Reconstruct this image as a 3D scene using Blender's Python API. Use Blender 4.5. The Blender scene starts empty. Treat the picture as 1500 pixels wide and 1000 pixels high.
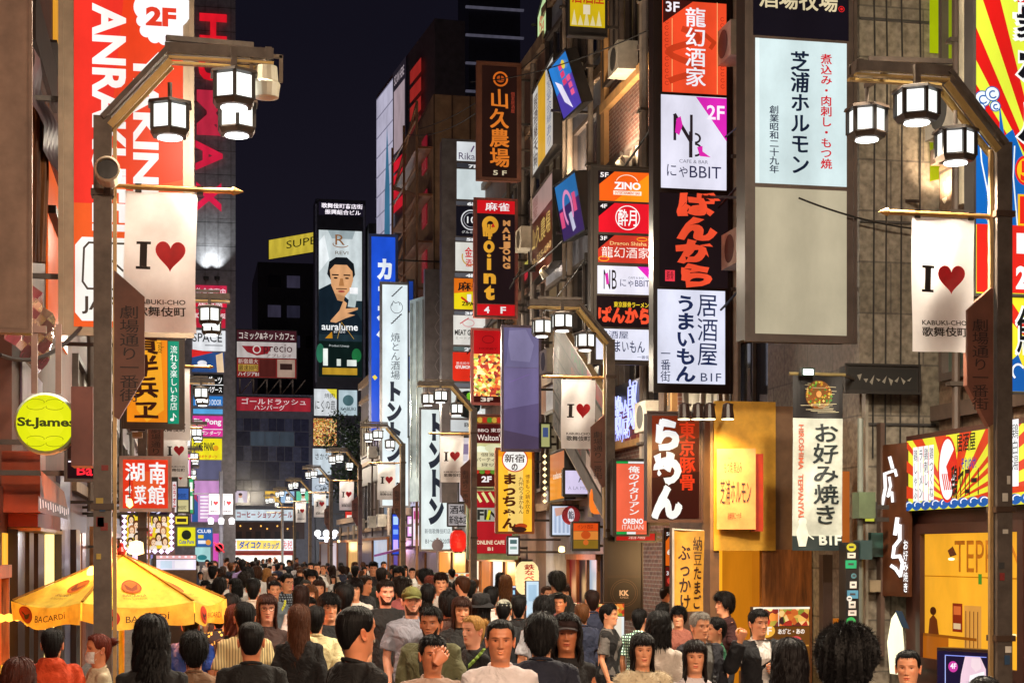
import bpy, bmesh, math, random
import numpy as np
from mathutils import Vector, Matrix, noise
R = math.radians
random.seed(7)
SC = bpy.context.scene
COL = SC.collection
# ---------------------------------------------------------------- camera, world, exposure
YAW, FPX, CZ, HOR = R(11.33), 2400.0, 2.05, 810.0
cam = bpy.data.cameras.new('camera'); camo = bpy.data.objects.new('camera', cam); COL.objects.link(camo)
camo.location = (0, 0, CZ); camo.rotation_euler = (R(90), 0, -YAW)
cam.sensor_width = 36; cam.lens = FPX / 1500 * 36
cam.shift_y = (HOR - 500) / 1500
cam.clip_start = .05; cam.clip_end = 2000
SC.camera = camo
SC.view_settings.view_transform = 'Standard'; SC.view_settings.look = 'None'
SC.view_settings.exposure = 0.0; SC.view_settings.gamma = 1
SC.render.engine = 'CYCLES'
SC.cycles.use_denoising = True
SC.cycles.max_bounces = 5; SC.cycles.diffuse_bounces = 3; SC.cycles.glossy_bounces = 2
SC.cycles.transmission_bounces = 2; SC.cycles.sample_clamp_indirect = 4
W = bpy.data.worlds.new('World'); SC.world = W; W.use_nodes = True
bg = W.node_tree.nodes['Background']
_n = W.node_tree; _tc = _n.nodes.new('ShaderNodeTexCoord'); _sx = _n.nodes.new('ShaderNodeSeparateXYZ'); _rp = _n.nodes.new('ShaderNodeValToRGB')
_n.links.new(_tc.outputs['Generated'], _sx.inputs[0]); _n.links.new(_sx.outputs[2], _rp.inputs[0]); _n.links.new(_rp.outputs[0], bg.inputs['Color'])
_e = _rp.color_ramp.elements; _e[0].position = .0; _e[0].color = (.06, .042, .05, 1); _e[1].position = .6; _e[1].color = (.005, .0045, .01, 1)
for _p, _c in ((.1, (.016, .0125, .02, 1)), (.16, (.0095, .008, .0145, 1)), (.3, (.006, .0053, .0105, 1))): _x = _e.new(_p); _x.color = _c
bg.inputs['Strength'].default_value = 1.0
# ---------------------------------------------------------------- pixel -> world (points of the measured photograph, at a known depth)
SA, CA = math.sin(YAW), math.cos(YAW)
def ray(px):
    t = (px - 750) / FPX
    return SA + t * CA, CA - t * SA
def at(px, py, Y):
    dx, dy = ray(px); s = Y / dy
    return Vector((s * dx, Y, CZ + s * (HOR - py) / FPX))
def atx(px, py, X):
    dx, dy = ray(px); s = X / dx
    return Vector((X, s * dy, CZ + s * (HOR - py) / FPX))
def depth(p): return p[0] * SA + p[1] * CA
# ---------------------------------------------------------------- materials
def lin(h):
    h = h.lstrip('#')
    c = [int(h[i:i + 2], 16) / 255 for i in (0, 2, 4)]
    return [x / 12.92 if x <= .04045 else ((x + .055) / 1.055) ** 2.4 for x in c]
MATS = {}
def nodes(name):
    m = bpy.data.materials.new(name); m.use_nodes = True
    nt = m.node_tree; b = nt.nodes['Principled BSDF']
    return m, nt, b
def N(nt, typ, **kw):
    n = nt.nodes.new(typ)
    for k, v in kw.items():
        if k in n.inputs: n.inputs[k].default_value = v
        else: setattr(n, k, v)
    return n
def coord(nt, out='Object', scale=(1, 1, 1)):
    tc = N(nt, 'ShaderNodeTexCoord'); mp = N(nt, 'ShaderNodeMapping')
    mp.inputs['Scale'].default_value = scale
    nt.links.new(tc.outputs[out], mp.inputs[0]); return mp.outputs[0]
def noise_mix(nt, c, lo, hi, scale, vec, detail=5, rough=.6):
    n = N(nt, 'ShaderNodeTexNoise', Scale=scale, Detail=detail, Roughness=rough); nt.links.new(vec, n.inputs['Vector'])
    r = N(nt, 'ShaderNodeValToRGB'); r.color_ramp.elements[0].position = .3; r.color_ramp.elements[1].position = .72
    r.color_ramp.elements[0].color = [x * lo for x in c] + [1]; r.color_ramp.elements[1].color = [min(1, x * hi) for x in c] + [1]
    nt.links.new(n.outputs['Fac'], r.inputs['Fac']); return r.outputs['Color'], n.outputs['Fac']
def bump(nt, b, fac, strength, dist=.01):
    u = N(nt, 'ShaderNodeBump', Strength=strength, Distance=dist)
    nt.links.new(fac, u.inputs['Height']); nt.links.new(u.outputs[0], b.inputs['Normal'])
def M(key):
    """'e:RRGGBB:strength' lit printed face, 'd:RRGGBB:rough[:metal]' solid surface with wear, 'g' glass, or a named material."""
    if key in MATS: return MATS[key]
    k = key.split(':'); m, nt, b = nodes(key.replace(':', '_'))
    if k[0] == 'e':
        c = lin(k[1]); s = float(k[2]) if len(k) > 2 else 1; s *= 1.18 if s < 1.35 else 1
        b.inputs['Base Color'].default_value = [x * .06 for x in c] + [1]; b.inputs['Roughness'].default_value = .3; b.inputs['Specular IOR Level'].default_value = .08
        col, f = noise_mix(nt, c, .76, 1.1, 1.1, coord(nt, scale=(1, 1, .6)), 6, .62)
        wv = N(nt, 'ShaderNodeTexWave', Scale=.45, Distortion=4.0, Detail=2); wv.inputs['Detail Scale'].default_value = .6; nt.links.new(coord(nt), wv.inputs['Vector'])
        mr = N(nt, 'ShaderNodeMapRange'); mr.inputs['To Min'].default_value = s * .93; mr.inputs['To Max'].default_value = s * 1.06; nt.links.new(wv.outputs['Fac'], mr.inputs['Value'])
        nt.links.new(col, b.inputs['Emission Color']); nt.links.new(mr.outputs[0], b.inputs['Emission Strength'])
    elif k[0] == 'd':
        c = lin(k[1]); b.inputs['Roughness'].default_value = float(k[2]) if len(k) > 2 else .6
        if len(k) > 3: b.inputs['Metallic'].default_value = float(k[3])
        col, f = noise_mix(nt, c, .62, 1.15, 3.2, coord(nt))
        nt.links.new(col, b.inputs['Base Color']); bump(nt, b, f, .15)
    elif key == 'glass':
        b.inputs['Base Color'].default_value = (.012, .013, .02, 1); b.inputs['Roughness'].default_value = .08
        b.inputs['IOR'].default_value = 1.6
    elif key == 'asphalt':
        v = coord(nt); col, f = noise_mix(nt, (.06, .055, .055), .5, 1.4, 30, v, 8)
        nt.links.new(col, b.inputs['Base Color']); b.inputs['Roughness'].default_value = .45; bump(nt, b, f, .4)
    elif key in ('brick', 'tile', 'stone', 'paver'):
        v = coord(nt)
        sx = N(nt, 'ShaderNodeSeparateXYZ'); nt.links.new(v, sx.inputs[0])
        ad = N(nt, 'ShaderNodeMath', operation='ADD'); nt.links.new(sx.outputs[0], ad.inputs[0]); nt.links.new(sx.outputs[1], ad.inputs[1])
        cx = N(nt, 'ShaderNodeCombineXYZ'); nt.links.new(ad.outputs[0], cx.inputs[0]); nt.links.new(sx.outputs[1 if key == 'paver' else 2], cx.inputs[1])
        if key == 'paver': nt.links.new(sx.outputs[0], cx.inputs[0])
        t = N(nt, 'ShaderNodeTexBrick'); nt.links.new(cx.outputs[0], t.inputs['Vector'])
        a = {'brick': ('8A5A4C', '5E3830', '9A9088', .01, .22, .075), 'tile': ('94897A', '7C7262', '645C52', .012, .85, .62),
             'stone': ('86705C', '6E5A48', '3A3028', .02, 1.2, .8), 'paver': ('6A6462', '58504E', '383432', .01, .4, .4)}[key]
        t.inputs['Color1'].default_value = lin(a[0]) + [1]; t.inputs['Color2'].default_value = lin(a[1]) + [1]; t.inputs['Mortar'].default_value = lin(a[2]) + [1]
        t.inputs['Scale'].default_value = 1; t.inputs['Mortar Size'].default_value = a[3]; t.inputs['Brick Width'].default_value = a[4]; t.inputs['Row Height'].default_value = a[5]
        n = N(nt, 'ShaderNodeTexNoise', Scale=14, Detail=8); nt.links.new(v, n.inputs['Vector'])
        mx = N(nt, 'ShaderNodeMixRGB', blend_type='MULTIPLY', Fac=.75); nt.links.new(t.outputs['Color'], mx.inputs[1])
        cr = N(nt, 'ShaderNodeValToRGB'); cr.color_ramp.elements[0].position = .3; cr.color_ramp.elements[0].color = (.22, .2, .18, 1); cr.color_ramp.elements[1].position = .68
        nt.links.new(n.outputs['Fac'], cr.inputs[0]); nt.links.new(cr.outputs[0], mx.inputs[2]); nt.links.new(mx.outputs[0], b.inputs['Base Color'])
        b.inputs['Roughness'].default_value = .6; bump(nt, b, t.outputs['Fac'], -.5, .006)
    elif key == 'wood':
        v = coord(nt, scale=(6, 6, .6)); col, f = noise_mix(nt, lin('8A5326'), .35, 1.4, 4, v, 8)
        nt.links.new(col, b.inputs['Base Color']); b.inputs['Roughness'].default_value = .5; bump(nt, b, f, .2)
    elif key == 'bronze':
        col, f = noise_mix(nt, lin('645A52'), .6, 1.15, 8, coord(nt))
        nt.links.new(col, b.inputs['Base Color']); b.inputs['Roughness'].default_value = .42; b.inputs['Metallic'].default_value = .25
    elif key == 'cloth':
        v = coord(nt); col, f = noise_mix(nt, lin('F4F2F4'), .86, 1.02, 5, v)
        nt.links.new(col, b.inputs['Base Color']); b.inputs['Roughness'].default_value = .55
        w = N(nt, 'ShaderNodeTexNoise', Scale=4, Detail=3, Distortion=1.5); nt.links.new(v, w.inputs['Vector']); bump(nt, b, w.outputs['Fac'], .22, .03)
        tr = N(nt, 'ShaderNodeBsdfTranslucent'); nt.links.new(col, tr.inputs['Color']); mxs = N(nt, 'ShaderNodeMixShader', Fac=.3); out = nt.nodes['Material Output']
        nt.links.new(b.outputs[0], mxs.inputs[1]); nt.links.new(tr.outputs[0], mxs.inputs[2]); nt.links.new(mxs.outputs[0], out.inputs['Surface'])
    elif key == 'canvas':
        v = coord(nt); col, f = noise_mix(nt, lin('E8DC58'), .42, 1.05, 4, v, 9)
        nt.links.new(col, b.inputs['Base Color']); b.inputs['Roughness'].default_value = .8
        bump(nt, b, f, .3, .03)
        tr = N(nt, 'ShaderNodeBsdfTranslucent'); nt.links.new(col, tr.inputs['Color']); mxs = N(nt, 'ShaderNodeMixShader', Fac=.3); out = nt.nodes['Material Output']
        nt.links.new(b.outputs[0], mxs.inputs[1]); nt.links.new(tr.outputs[0], mxs.inputs[2]); nt.links.new(mxs.outputs[0], out.inputs['Surface'])
    elif key in ('skin', 'hair', 'fabric', 'denim'):
        oi = N(nt, 'ShaderNodeObjectInfo'); v = coord(nt)
        mx = N(nt, 'ShaderNodeMixRGB', blend_type='MULTIPLY', Fac=1); nt.links.new(oi.outputs['Color'], mx.inputs[1])
        if key == 'skin':
            a = N(nt, 'ShaderNodeAttribute', attribute_name='tint'); nt.links.new(a.outputs['Color'], mx.inputs[2])
            b.inputs['Roughness'].default_value = .42; b.inputs['Subsurface Weight'].default_value = .12
            b.inputs['Subsurface Radius'].default_value = (.012, .005, .003); b.inputs['Subsurface Scale'].default_value = 1
            n = N(nt, 'ShaderNodeTexNoise', Scale=160, Detail=3); nt.links.new(v, n.inputs['Vector']); bump(nt, b, n.outputs['Fac'], .12, .003)
        elif key == 'hair':
            v = coord(nt, scale=(1, 1, .12)); col, f = noise_mix(nt, (1, 1, 1), .35, 1.5, 130, v, 4)
            nt.links.new(col, mx.inputs[2]); b.inputs['Roughness'].default_value = .55; bump(nt, b, f, .8, .006)
            b.inputs['Specular IOR Level'].default_value = .18
        else:
            col, f = noise_mix(nt, (1, 1, 1), .72, 1.06, 7, v, 6); nt.links.new(col, mx.inputs[2])
            b.inputs['Roughness'].default_value = .85
            n = N(nt, 'ShaderNodeTexNoise', Scale=9, Detail=3, Distortion=.8); nt.links.new(v, n.inputs['Vector']); bump(nt, b, n.outputs['Fac'], .8, .05)
        nt.links.new(mx.outputs[0], b.inputs['Base Color'])
    elif key in ('stripe', 'check'):
        oi = N(nt, 'ShaderNodeObjectInfo'); v = coord(nt); w1 = N(nt, 'ShaderNodeTexWave', Scale=14 if key == 'stripe' else 9, Distortion=.6); nt.links.new(v, w1.inputs['Vector'])
        fac = w1.outputs['Fac']
        if key == 'check':
            w2 = N(nt, 'ShaderNodeTexWave', Scale=9, Distortion=.5); w2.bands_direction = 'Z'; nt.links.new(v, w2.inputs['Vector']); ml = N(nt, 'ShaderNodeMath', operation='MULTIPLY'); nt.links.new(fac, ml.inputs[0]); nt.links.new(w2.outputs['Fac'], ml.inputs[1]); fac = ml.outputs[0]
        cr = N(nt, 'ShaderNodeValToRGB'); cr.color_ramp.elements[0].color = (.45, .42, .4, 1) if key == 'stripe' else (.5, .5, .55, 1); cr.color_ramp.elements[1].color = (1, 1, 1, 1) if key == 'stripe' else (6, 6, 6, 1); cr.color_ramp.elements[0].position = .3; cr.color_ramp.elements[1].position = .6
        mx = N(nt, 'ShaderNodeMixRGB', blend_type='MULTIPLY', Fac=1); nt.links.new(oi.outputs['Color'], mx.inputs[1]); nt.links.new(fac, cr.inputs[0]); nt.links.new(cr.outputs[0], mx.inputs[2]); nt.links.new(mx.outputs[0], b.inputs['Base Color']); b.inputs['Roughness'].default_value = .85
    elif key == 'floral':
        v = coord(nt); n = N(nt, 'ShaderNodeTexVoronoi', Scale=22); nt.links.new(v, n.inputs['Vector'])
        r = N(nt, 'ShaderNodeValToRGB'); r.color_ramp.interpolation = 'CONSTANT'; r.color_ramp.elements[0].color = (.7, .6, .12, 1); r.color_ramp.elements[1].position = .32; r.color_ramp.elements[1].color = (.01, .012, .02, 1)
        nt.links.new(n.outputs['Distance'], r.inputs[0]); nt.links.new(r.outputs[0], b.inputs['Base Color']); b.inputs['Roughness'].default_value = .8
    elif key == 'food':
        v = coord(nt); n = N(nt, 'ShaderNodeTexVoronoi', Scale=14); nt.links.new(v, n.inputs['Vector'])
        r = N(nt, 'ShaderNodeValToRGB'); e = r.color_ramp.elements; e[0].color = (.02, .01, .01, 1); e[1].position = .95; e[1].color = (.8, .6, .3, 1)
        for p, c in ((.25, (.35, .02, .01, 1)), (.45, (.6, .2, .03, 1)), (.6, (.1, .25, .03, 1)), (.75, (.7, .4, .08, 1))): x = e.new(p); x.color = c
        sp = N(nt, 'ShaderNodeSeparateColor'); nt.links.new(n.outputs['Color'], sp.inputs[0]); nt.links.new(sp.outputs[0], r.inputs[0])
        nt.links.new(r.outputs[0], b.inputs['Base Color']); nt.links.new(r.outputs[0], b.inputs['Emission Color']); b.inputs['Emission Strength'].default_value = .8
    MATS[key] = m; return m
# ---------------------------------------------------------------- mesh builder
def props(o, label=None, cat=None, group=None, kind=None):
    for k, v in (('label', label), ('category', cat), ('group', group), ('kind', kind)):
        if v: o[k] = v
    return o
def empty(name, loc, label, cat, group=None):
    o = bpy.data.objects.new(name, None); COL.objects.link(o); o.location = loc
    o.empty_display_size = .2
    return props(o, label, cat, group)
class MB:
    def __init__(s): s.v = []; s.f = []; s.m = []
    def poly(s, pts, key):
        n = len(s.v); s.v += [tuple(p) for p in pts]; s.f.append(tuple(range(n, n + len(pts)))); s.m.append(key)
    def add(s, vs, fs, key):
        n = len(s.v); s.v += [tuple(p) for p in vs]
        for f in fs: s.f.append(tuple(i + n for i in f)); s.m.append(key)
    def box(s, a, b, key):
        x0, y0, z0 = [min(a[i], b[i]) for i in range(3)]; x1, y1, z1 = [max(a[i], b[i]) for i in range(3)]
        s.add([(x0, y0, z0), (x1, y0, z0), (x1, y1, z0), (x0, y1, z0), (x0, y0, z1), (x1, y0, z1), (x1, y1, z1), (x0, y1, z1)],
              [(0, 3, 2, 1), (4, 5, 6, 7), (0, 1, 5, 4), (1, 2, 6, 5), (2, 3, 7, 6), (3, 0, 4, 7)], key)
    def bar(s, a, b, w, h, key, up=(0, 0, 1)):
        a = Vector(a); b = Vector(b); d = (b - a).normalized(); u = Vector(up)
        if abs(d.dot(u)) > .95: u = Vector((0, 1, 0))
        x = d.cross(u).normalized() * w / 2; y = x.cross(d).normalized() * h / 2
        s.add([a - x - y, a + x - y, a + x + y, a - x + y, b - x - y, b + x - y, b + x + y, b - x + y],
              [(3, 2, 1, 0), (4, 5, 6, 7), (0, 1, 5, 4), (1, 2, 6, 5), (2, 3, 7, 6), (3, 0, 4, 7)], key)
    def tube(s, pts, r, key, n=8):
        pts = [Vector(p) for p in pts]; rr = r if isinstance(r, (list, tuple)) else [r] * len(pts); rings = []
        for i, p in enumerate(pts):
            d = (pts[min(i + 1, len(pts) - 1)] - pts[max(i - 1, 0)]).normalized()
            u = Vector((0, 0, 1)) if abs(d.z) < .9 else Vector((0, 1, 0))
            x = d.cross(u).normalized(); y = x.cross(d)
            rings.append([p + (x * math.cos(k * 2 * math.pi / n) + y * math.sin(k * 2 * math.pi / n)) * rr[i] for k in range(n)])
        s.loft(rings, key)
    def loft(s, rings, key, cap=True):
        n = len(rings[0]); vs = [p for r in rings for p in r]; fs = []
        for i in range(len(rings) - 1):
            for k in range(n):
                a = i * n + k; b = i * n + (k + 1) % n; fs.append((a, b, b + n, a + n))
        if cap: fs.append(tuple(range(n - 1, -1, -1))); fs.append(tuple(range((len(rings) - 1) * n, len(rings) * n)))
        s.add(vs, fs, key)
    def lathe(s, prof, c, key, n=16, ph=0, axis='z'):
        rings = []
        for r, z in prof:
            ring = []
            for k in range(n):
                a = ph + k * 2 * math.pi / n; u, v = r * math.cos(a), r * math.sin(a)
                ring.append((c[0] + u, c[1] + v, c[2] + z) if axis == 'z' else ((c[0] + u, c[1] - z, c[2] + v) if axis == 'y' else (c[0] + z, c[1] + u, c[2] + v)))
            rings.append(ring)
        s.loft(rings, key)
    def build(s, name, parent=None, off=(0, 0, 0), smooth=False, bevel=0):
        me = bpy.data.meshes.new(name); off = Vector(off)
        me.from_pydata([(v[0] - off.x, v[1] - off.y, v[2] - off.z) for v in s.v], [], s.f)
        keys = list(dict.fromkeys(s.m)); idx = {k: i for i, k in enumerate(keys)}
        for k in keys: me.materials.append(M(k))
        me.polygons.foreach_set('material_index', [idx[k] for k in s.m])
        if smooth: me.polygons.foreach_set('use_smooth', [True] * len(s.f))
        o = bpy.data.objects.new(name, me); COL.objects.link(o)
        if parent: o.parent = parent
        else: o.location = off
        if bevel:
            md = o.modifiers.new('edge', 'BEVEL'); md.width = bevel; md.segments = 2; md.limit_method = 'ANGLE'
        return o
# ---------------------------------------------------------------- lettering
GL = {}
def glyph(s, bold=0):
    if any('\u4e00' <= ch <= '\u9fff' for ch in s): bold = min(bold, .002)
    k = (s, bold)
    if k not in GL:
        c = bpy.data.curves.new('letters', 'FONT'); c.body = s; c.resolution_u = 3; c.offset = bold; c.space_line = .9
        o = bpy.data.objects.new('letters', c); COL.objects.link(o)
        me = bpy.data.meshes.new_from_object(o.evaluated_get(bpy.context.evaluated_depsgraph_get()))
        vs = [(v.co.x, v.co.y) for v in me.vertices]; fs = [tuple(p.vertices) for p in me.polygons]
        bpy.data.objects.remove(o); bpy.data.curves.remove(c); bpy.data.meshes.remove(me)
        GL[k] = (vs, fs)
    return GL[k]
def wob(x, y, seed, amp):
    n = noise.noise_vector(Vector((x * 2.2 + seed, y * 2.2, seed * 1.7)))
    return x + n.x * amp, y + n.y * amp
def circ(cx, cy, rx, ry, n=28, a0=0, a1=360):
    full = a1 - a0 >= 360
    return [(cx + rx * math.cos(R(a0 + (a1 - a0) * i / (n if full else n - 1))), cy + ry * math.sin(R(a0 + (a1 - a0) * i / (n if full else n - 1)))) for i in range(n)]
def r(x0, y0, x1, y1, c): return ('p', [(x0, y0), (x1, y0), (x1, y1), (x0, y1)], c)
def p(c, *pts): return ('p', list(pts), c)
def e(cx, cy, rx, ry, c): return ('p', circ(cx, cy, rx, ry), c)
def o_(cx, cy, rx, ry, w, c, a0=0, a1=360): return ('o', (cx, cy, rx, ry, w, a0, a1), c)
def t(s, x0, y0, x1, y1, c, bold=.01, rot=0, br=0): return ('t', (s, x0, y0, x1, y1, bold, rot, br), c)
def v(s, x0, y0, x1, y1, c, bold=.01, br=0): return ('v', (s, x0, y0, x1, y1, bold, br), c)
def l(pts, w, c): return ('l', (pts, w), c)
def heart(cx, cy, w, h, c):
    pts = []
    for i in range(40):
        a = 2 * math.pi * i / 40
        pts.append((cx + w / 2 * math.sin(a) ** 3, cy - h / 2 * (13 * math.cos(a) - 5 * math.cos(2 * a) - 2 * math.cos(3 * a) - math.cos(4 * a) + 2.4) / 14.5))
    return ('p', pts, c)
def slab_i(cx, y0, y1, w, c):
    h = (y1 - y0); a = h * .1
    return [r(cx - w / 2, y0, cx + w / 2, y0 + a, c), r(cx - w * .25, y0 + a, cx + w * .25, y1 - a, c), r(cx - w / 2, y1 - a, cx + w / 2, y1, c)]
class Frame:
    """maps the pixels of a measured rectangle onto a flat rectangle standing in the world"""
    def __init__(s, rect, O, U, V):
        s.rect = rect; s.O = O; s.U = U; s.V = V; s.N = V.cross(U).normalized()
        if s.N.dot(Vector((0, 0, CZ)) - O) < 0: s.N = -s.N
    def P(s, x, y, d=0):
        x0, y0, x1, y1 = s.rect
        return s.O + s.U * ((x - x0) / (x1 - x0)) + s.V * ((y - y0) / (y1 - y0)) + s.N * d
    def center(s): return s.O + s.U / 2 + s.V / 2
def fy(rect, Y):
    x0, y0, x1, y1 = rect; a = at(x0, 0, Y).x; b = at(x1, 0, Y).x; z0 = at((x0 + x1) / 2, y0, Y).z; z1 = at((x0 + x1) / 2, y1, Y).z
    return Frame(rect, Vector((a, Y, z0)), Vector((b - a, 0, 0)), Vector((0, 0, z1 - z0)))
def f2(x0, Ya, x1, Yb, y0, y1, ref=0):
    """upright plane from pixel column x0 at depth Ya to column x1 at depth Yb; y0, y1 read at column x0 (or x1 if ref)"""
    A = at(x0, 0, Ya); B = at(x1, 0, Yb); q = (x1, Yb) if ref else (x0, Ya)
    z0 = at(q[0], y0, q[1]).z; z1 = at(q[0], y1, q[1]).z
    A.z = z0; B.z = z0
    return Frame((x0, y0, x1, y1), A, B - A, Vector((0, 0, z1 - z0)))
def fx(x0, x1, y0, y1, X, ref=0):
    A = atx(x0, 0, X); B = atx(x1, 0, X); return f2(x0, A.y, x1, B.y, y0, y1, ref)
def fq(rect, q):
    """leaning board from its corners, (px, py, Y) each: top left, top right, bottom left"""
    a, b, c = [at(*k) for k in q]
    return Frame(rect, a, b - a, c - a)
def draw(mb, F, elems, k='e', s=1.0, d0=.004, step=.0025):
    lay = 0; key = lambda c: (c if ':' in c or c in ('food', 'wood', 'glass') else (f'e:{c}:{s}' if k == 'e' else f'd:{c}:.6'))
    flat = []
    for el in elems: flat += el if isinstance(el, list) else [el]
    for i, (typ, a, c) in enumerate(flat):
        d = d0 + step * i
        if len(flat) > 14: d = d0 + step * 14 * i / len(flat)
        kk = key(c)
        if typ in 'tv' and (a[5] if typ == 't' else a[5]) > .02 and any('\u4e00' <= ch <= '\u9fff' for ch in a[0]):
            x0_, y0_, x1_, y1_ = a[1:5]; n_ = len(a[0]); em = ((y1_ - y0_) / n_, (x1_ - x0_)) if typ == 'v' else ((y1_ - y0_), (x1_ - x0_) / n_); q_ = (a[5] - .004) * .6
            for sx, sy, dd in ((-1, -.6, .0004), (1, -.6, .0008), (-1, .6, .0012), (1, .6, .0016)):
                ox, oy = sx * q_ * em[1], sy * q_ * em[0]
                if typ == 't' and a[6]: continue
                draw(mb, F, [(typ, (a[0], x0_ + ox, y0_ + oy, x1_ + ox, y1_ + oy, .002) + tuple(a[6:]), c)], k, s, d + dd, 0)
            continue
        if typ == 'p': mb.poly([F.P(x, y, d) for x, y in a], kk)
        elif typ == 'o':
            cx, cy, rx, ry, w, a0, a1 = a; out = circ(cx, cy, rx, ry, 32, a0, a1); inn = circ(cx, cy, rx - w, ry - w, 32, a0, a1); n = 32
            for j in range(n if a1 - a0 >= 360 else n - 1):
                j2 = (j + 1) % n; mb.poly([F.P(*out[j], d), F.P(*out[j2], d), F.P(*inn[j2], d), F.P(*inn[j], d)], kk)
        elif typ == 'l':
            pts, w = a
            for j in range(len(pts) - 1):
                (ax, ay), (bx, by) = pts[j], pts[j + 1]; L = math.hypot(bx - ax, by - ay) or 1; ux, uy = (bx - ax) / L, (by - ay) / L
                nx, ny = -uy * w / 2, ux * w / 2; ex, ey = ux * w * .3, uy * w * .3; dd = d + .0003 * j
                mb.poly([F.P(ax + nx - ex, ay + ny - ey, dd), F.P(bx + nx + ex, by + ny + ey, dd), F.P(bx - nx + ex, by - ny + ey, dd), F.P(ax - nx - ex, ay - ny - ey, dd)], kk)
        elif typ == 't':
            st, x0, y0, x1, y1, bold, rot, br = a; vs, fs = glyph(st, bold)
            if not vs: continue
            ax, bx = min(q[0] for q in vs), max(q[0] for q in vs); ay, by = min(q[1] for q in vs), max(q[1] for q in vs)
            if br: vs = [wob(q[0], q[1], i * 3.1, br) for q in vs]
            out = []
            for q in vs:
                u = (q[0] - ax) / (bx - ax or 1); w = (q[1] - ay) / (by - ay or 1)
                out.append(F.P(x1 - (1 - w) * (x1 - x0), y0 + u * (y1 - y0), d) if rot == 1 else F.P(x0 + u * (x1 - x0), y1 - w * (y1 - y0), d))
            mb.add(out, fs, kk)
        elif typ == 'v':
            st, x0, y0, x1, y1, bold, br = a; n = len(st); ch = (y1 - y0) / n
            for j, cc in enumerate(st):
                vs, fs = glyph(cc, bold)
                if not vs: continue
                wc = max(q[0] for q in vs) if ord(cc) < 256 else 1.0
                out = []
                for q in vs:
                    qx, qy = q
                    if cc in 'ー〜~': qx, qy = .5 + (q[1] - .38), .38 - (q[0] - .5)
                    if br: qx, qy = wob(qx, qy, j * 7.3 + i, br)
                    out.append(F.P(x0 + qx / wc * (x1 - x0), y0 + ch * j + ch * (1 - (qy + .1) / .98), d))
                mb.add(out, fs, kk)
def slab(mb, F, key, thick, grow=0, back=0):
    """box behind a frame: front at -back, grown by `grow` metres all round"""
    u = F.U.normalized() * grow; w = F.V.normalized() * grow
    c = [F.O - u - w, F.O + F.U + u - w, F.O + F.U + F.V + u + w, F.O + F.V - u + w]
    mb.add([q - F.N * back for q in c] + [q - F.N * (back + thick) for q in c], [(0, 1, 2, 3), (7, 6, 5, 4), (0, 4, 5, 1), (1, 5, 6, 2), (2, 6, 7, 3), (3, 7, 4, 0)], key)
def rim(mb, F, key, w=.03, pr=.025):
    """raised lip round a frame"""
    u = F.U.normalized(); q = F.V.normalized(); O = F.O; U = F.U; V = F.V; n = F.N * (pr / 2)
    for a, b in ((O - u * w / 2, O + V - u * w / 2), (O + U + u * w / 2, O + U + V + u * w / 2)): mb.bar(a - q * w + n, b + q * w + n, w, pr, key, up=F.N)
    for a, b in ((O - q * w / 2, O + U - q * w / 2), (O + V + q * w / 2, O + U + V + q * w / 2)): mb.bar(a + n, b + n, w, pr, key, up=F.N)
def sign(label, F, faces, s=1.0, k='e', case='d:2A2624:.45', depth_=.22, arms=None, name='lightbox_sign', cat='sign', group=None, lip=.025, legs=0):
    """a sign: thing > case, panel(s), bracket. faces: [(rect, background, elements)]; arms: x of the wall its brackets reach"""
    c = F.center(); base = Vector((c.x, c.y, (F.O + F.V).z)); th = empty(name, base, label, cat, group)
    mb = MB(); slab(mb, F, case, depth_)
    if lip: rim(mb, F, case, lip)
    mb.build('case', th, base)
    for rect, back, el in faces:
        m = MB(); draw(m, F, [r(*rect, back)] + list(el), k, s); m.build('panel', th, base)
    if arms is not None:
        for fz in (.12, .5, .88) if F.V.length > 2 else (.15, .85):
            m = MB(); q = F.O + F.V * fz - F.N * depth_ / 2; q.x = max((F.O + F.U).x, F.O.x) if arms > c.x else min((F.O + F.U).x, F.O.x)
            m.bar(q, Vector((arms, q.y, q.z)), .05, .05, 'd:4A4440:.5:.6')
            m.build('bracket', th, base)
    return th
# ---------------------------------------------------------------- ground
def sheet(name, x0, y0, x1, y1, z, key, kind='structure'):
    m = MB(); m.poly([(x0, y0, z), (x1, y0, z), (x1, y1, z), (x0, y1, z)], key); return props(m.build(name), kind=kind)
sheet('ground', -150, -60, 250, 600, -.012, 'asphalt')
sheet('street', -.2, -30, 6.4, 128, -.004, 'paver')
for nm, x0, x1 in (('pavement', -6, -.35), ('pavement', 6.55, 12)):
    m = MB(); m.box((x0, -30, -.01), (x1, 125, .1), 'paver'); props(m.build(nm), kind='structure')
for x0 in (-.35, 6.4):
    m = MB(); m.box((x0, -30, -.01), (x0 + .15, 125, .105), 'd:8A8480:.7'); props(m.build('kerb'), kind='structure')
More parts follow.
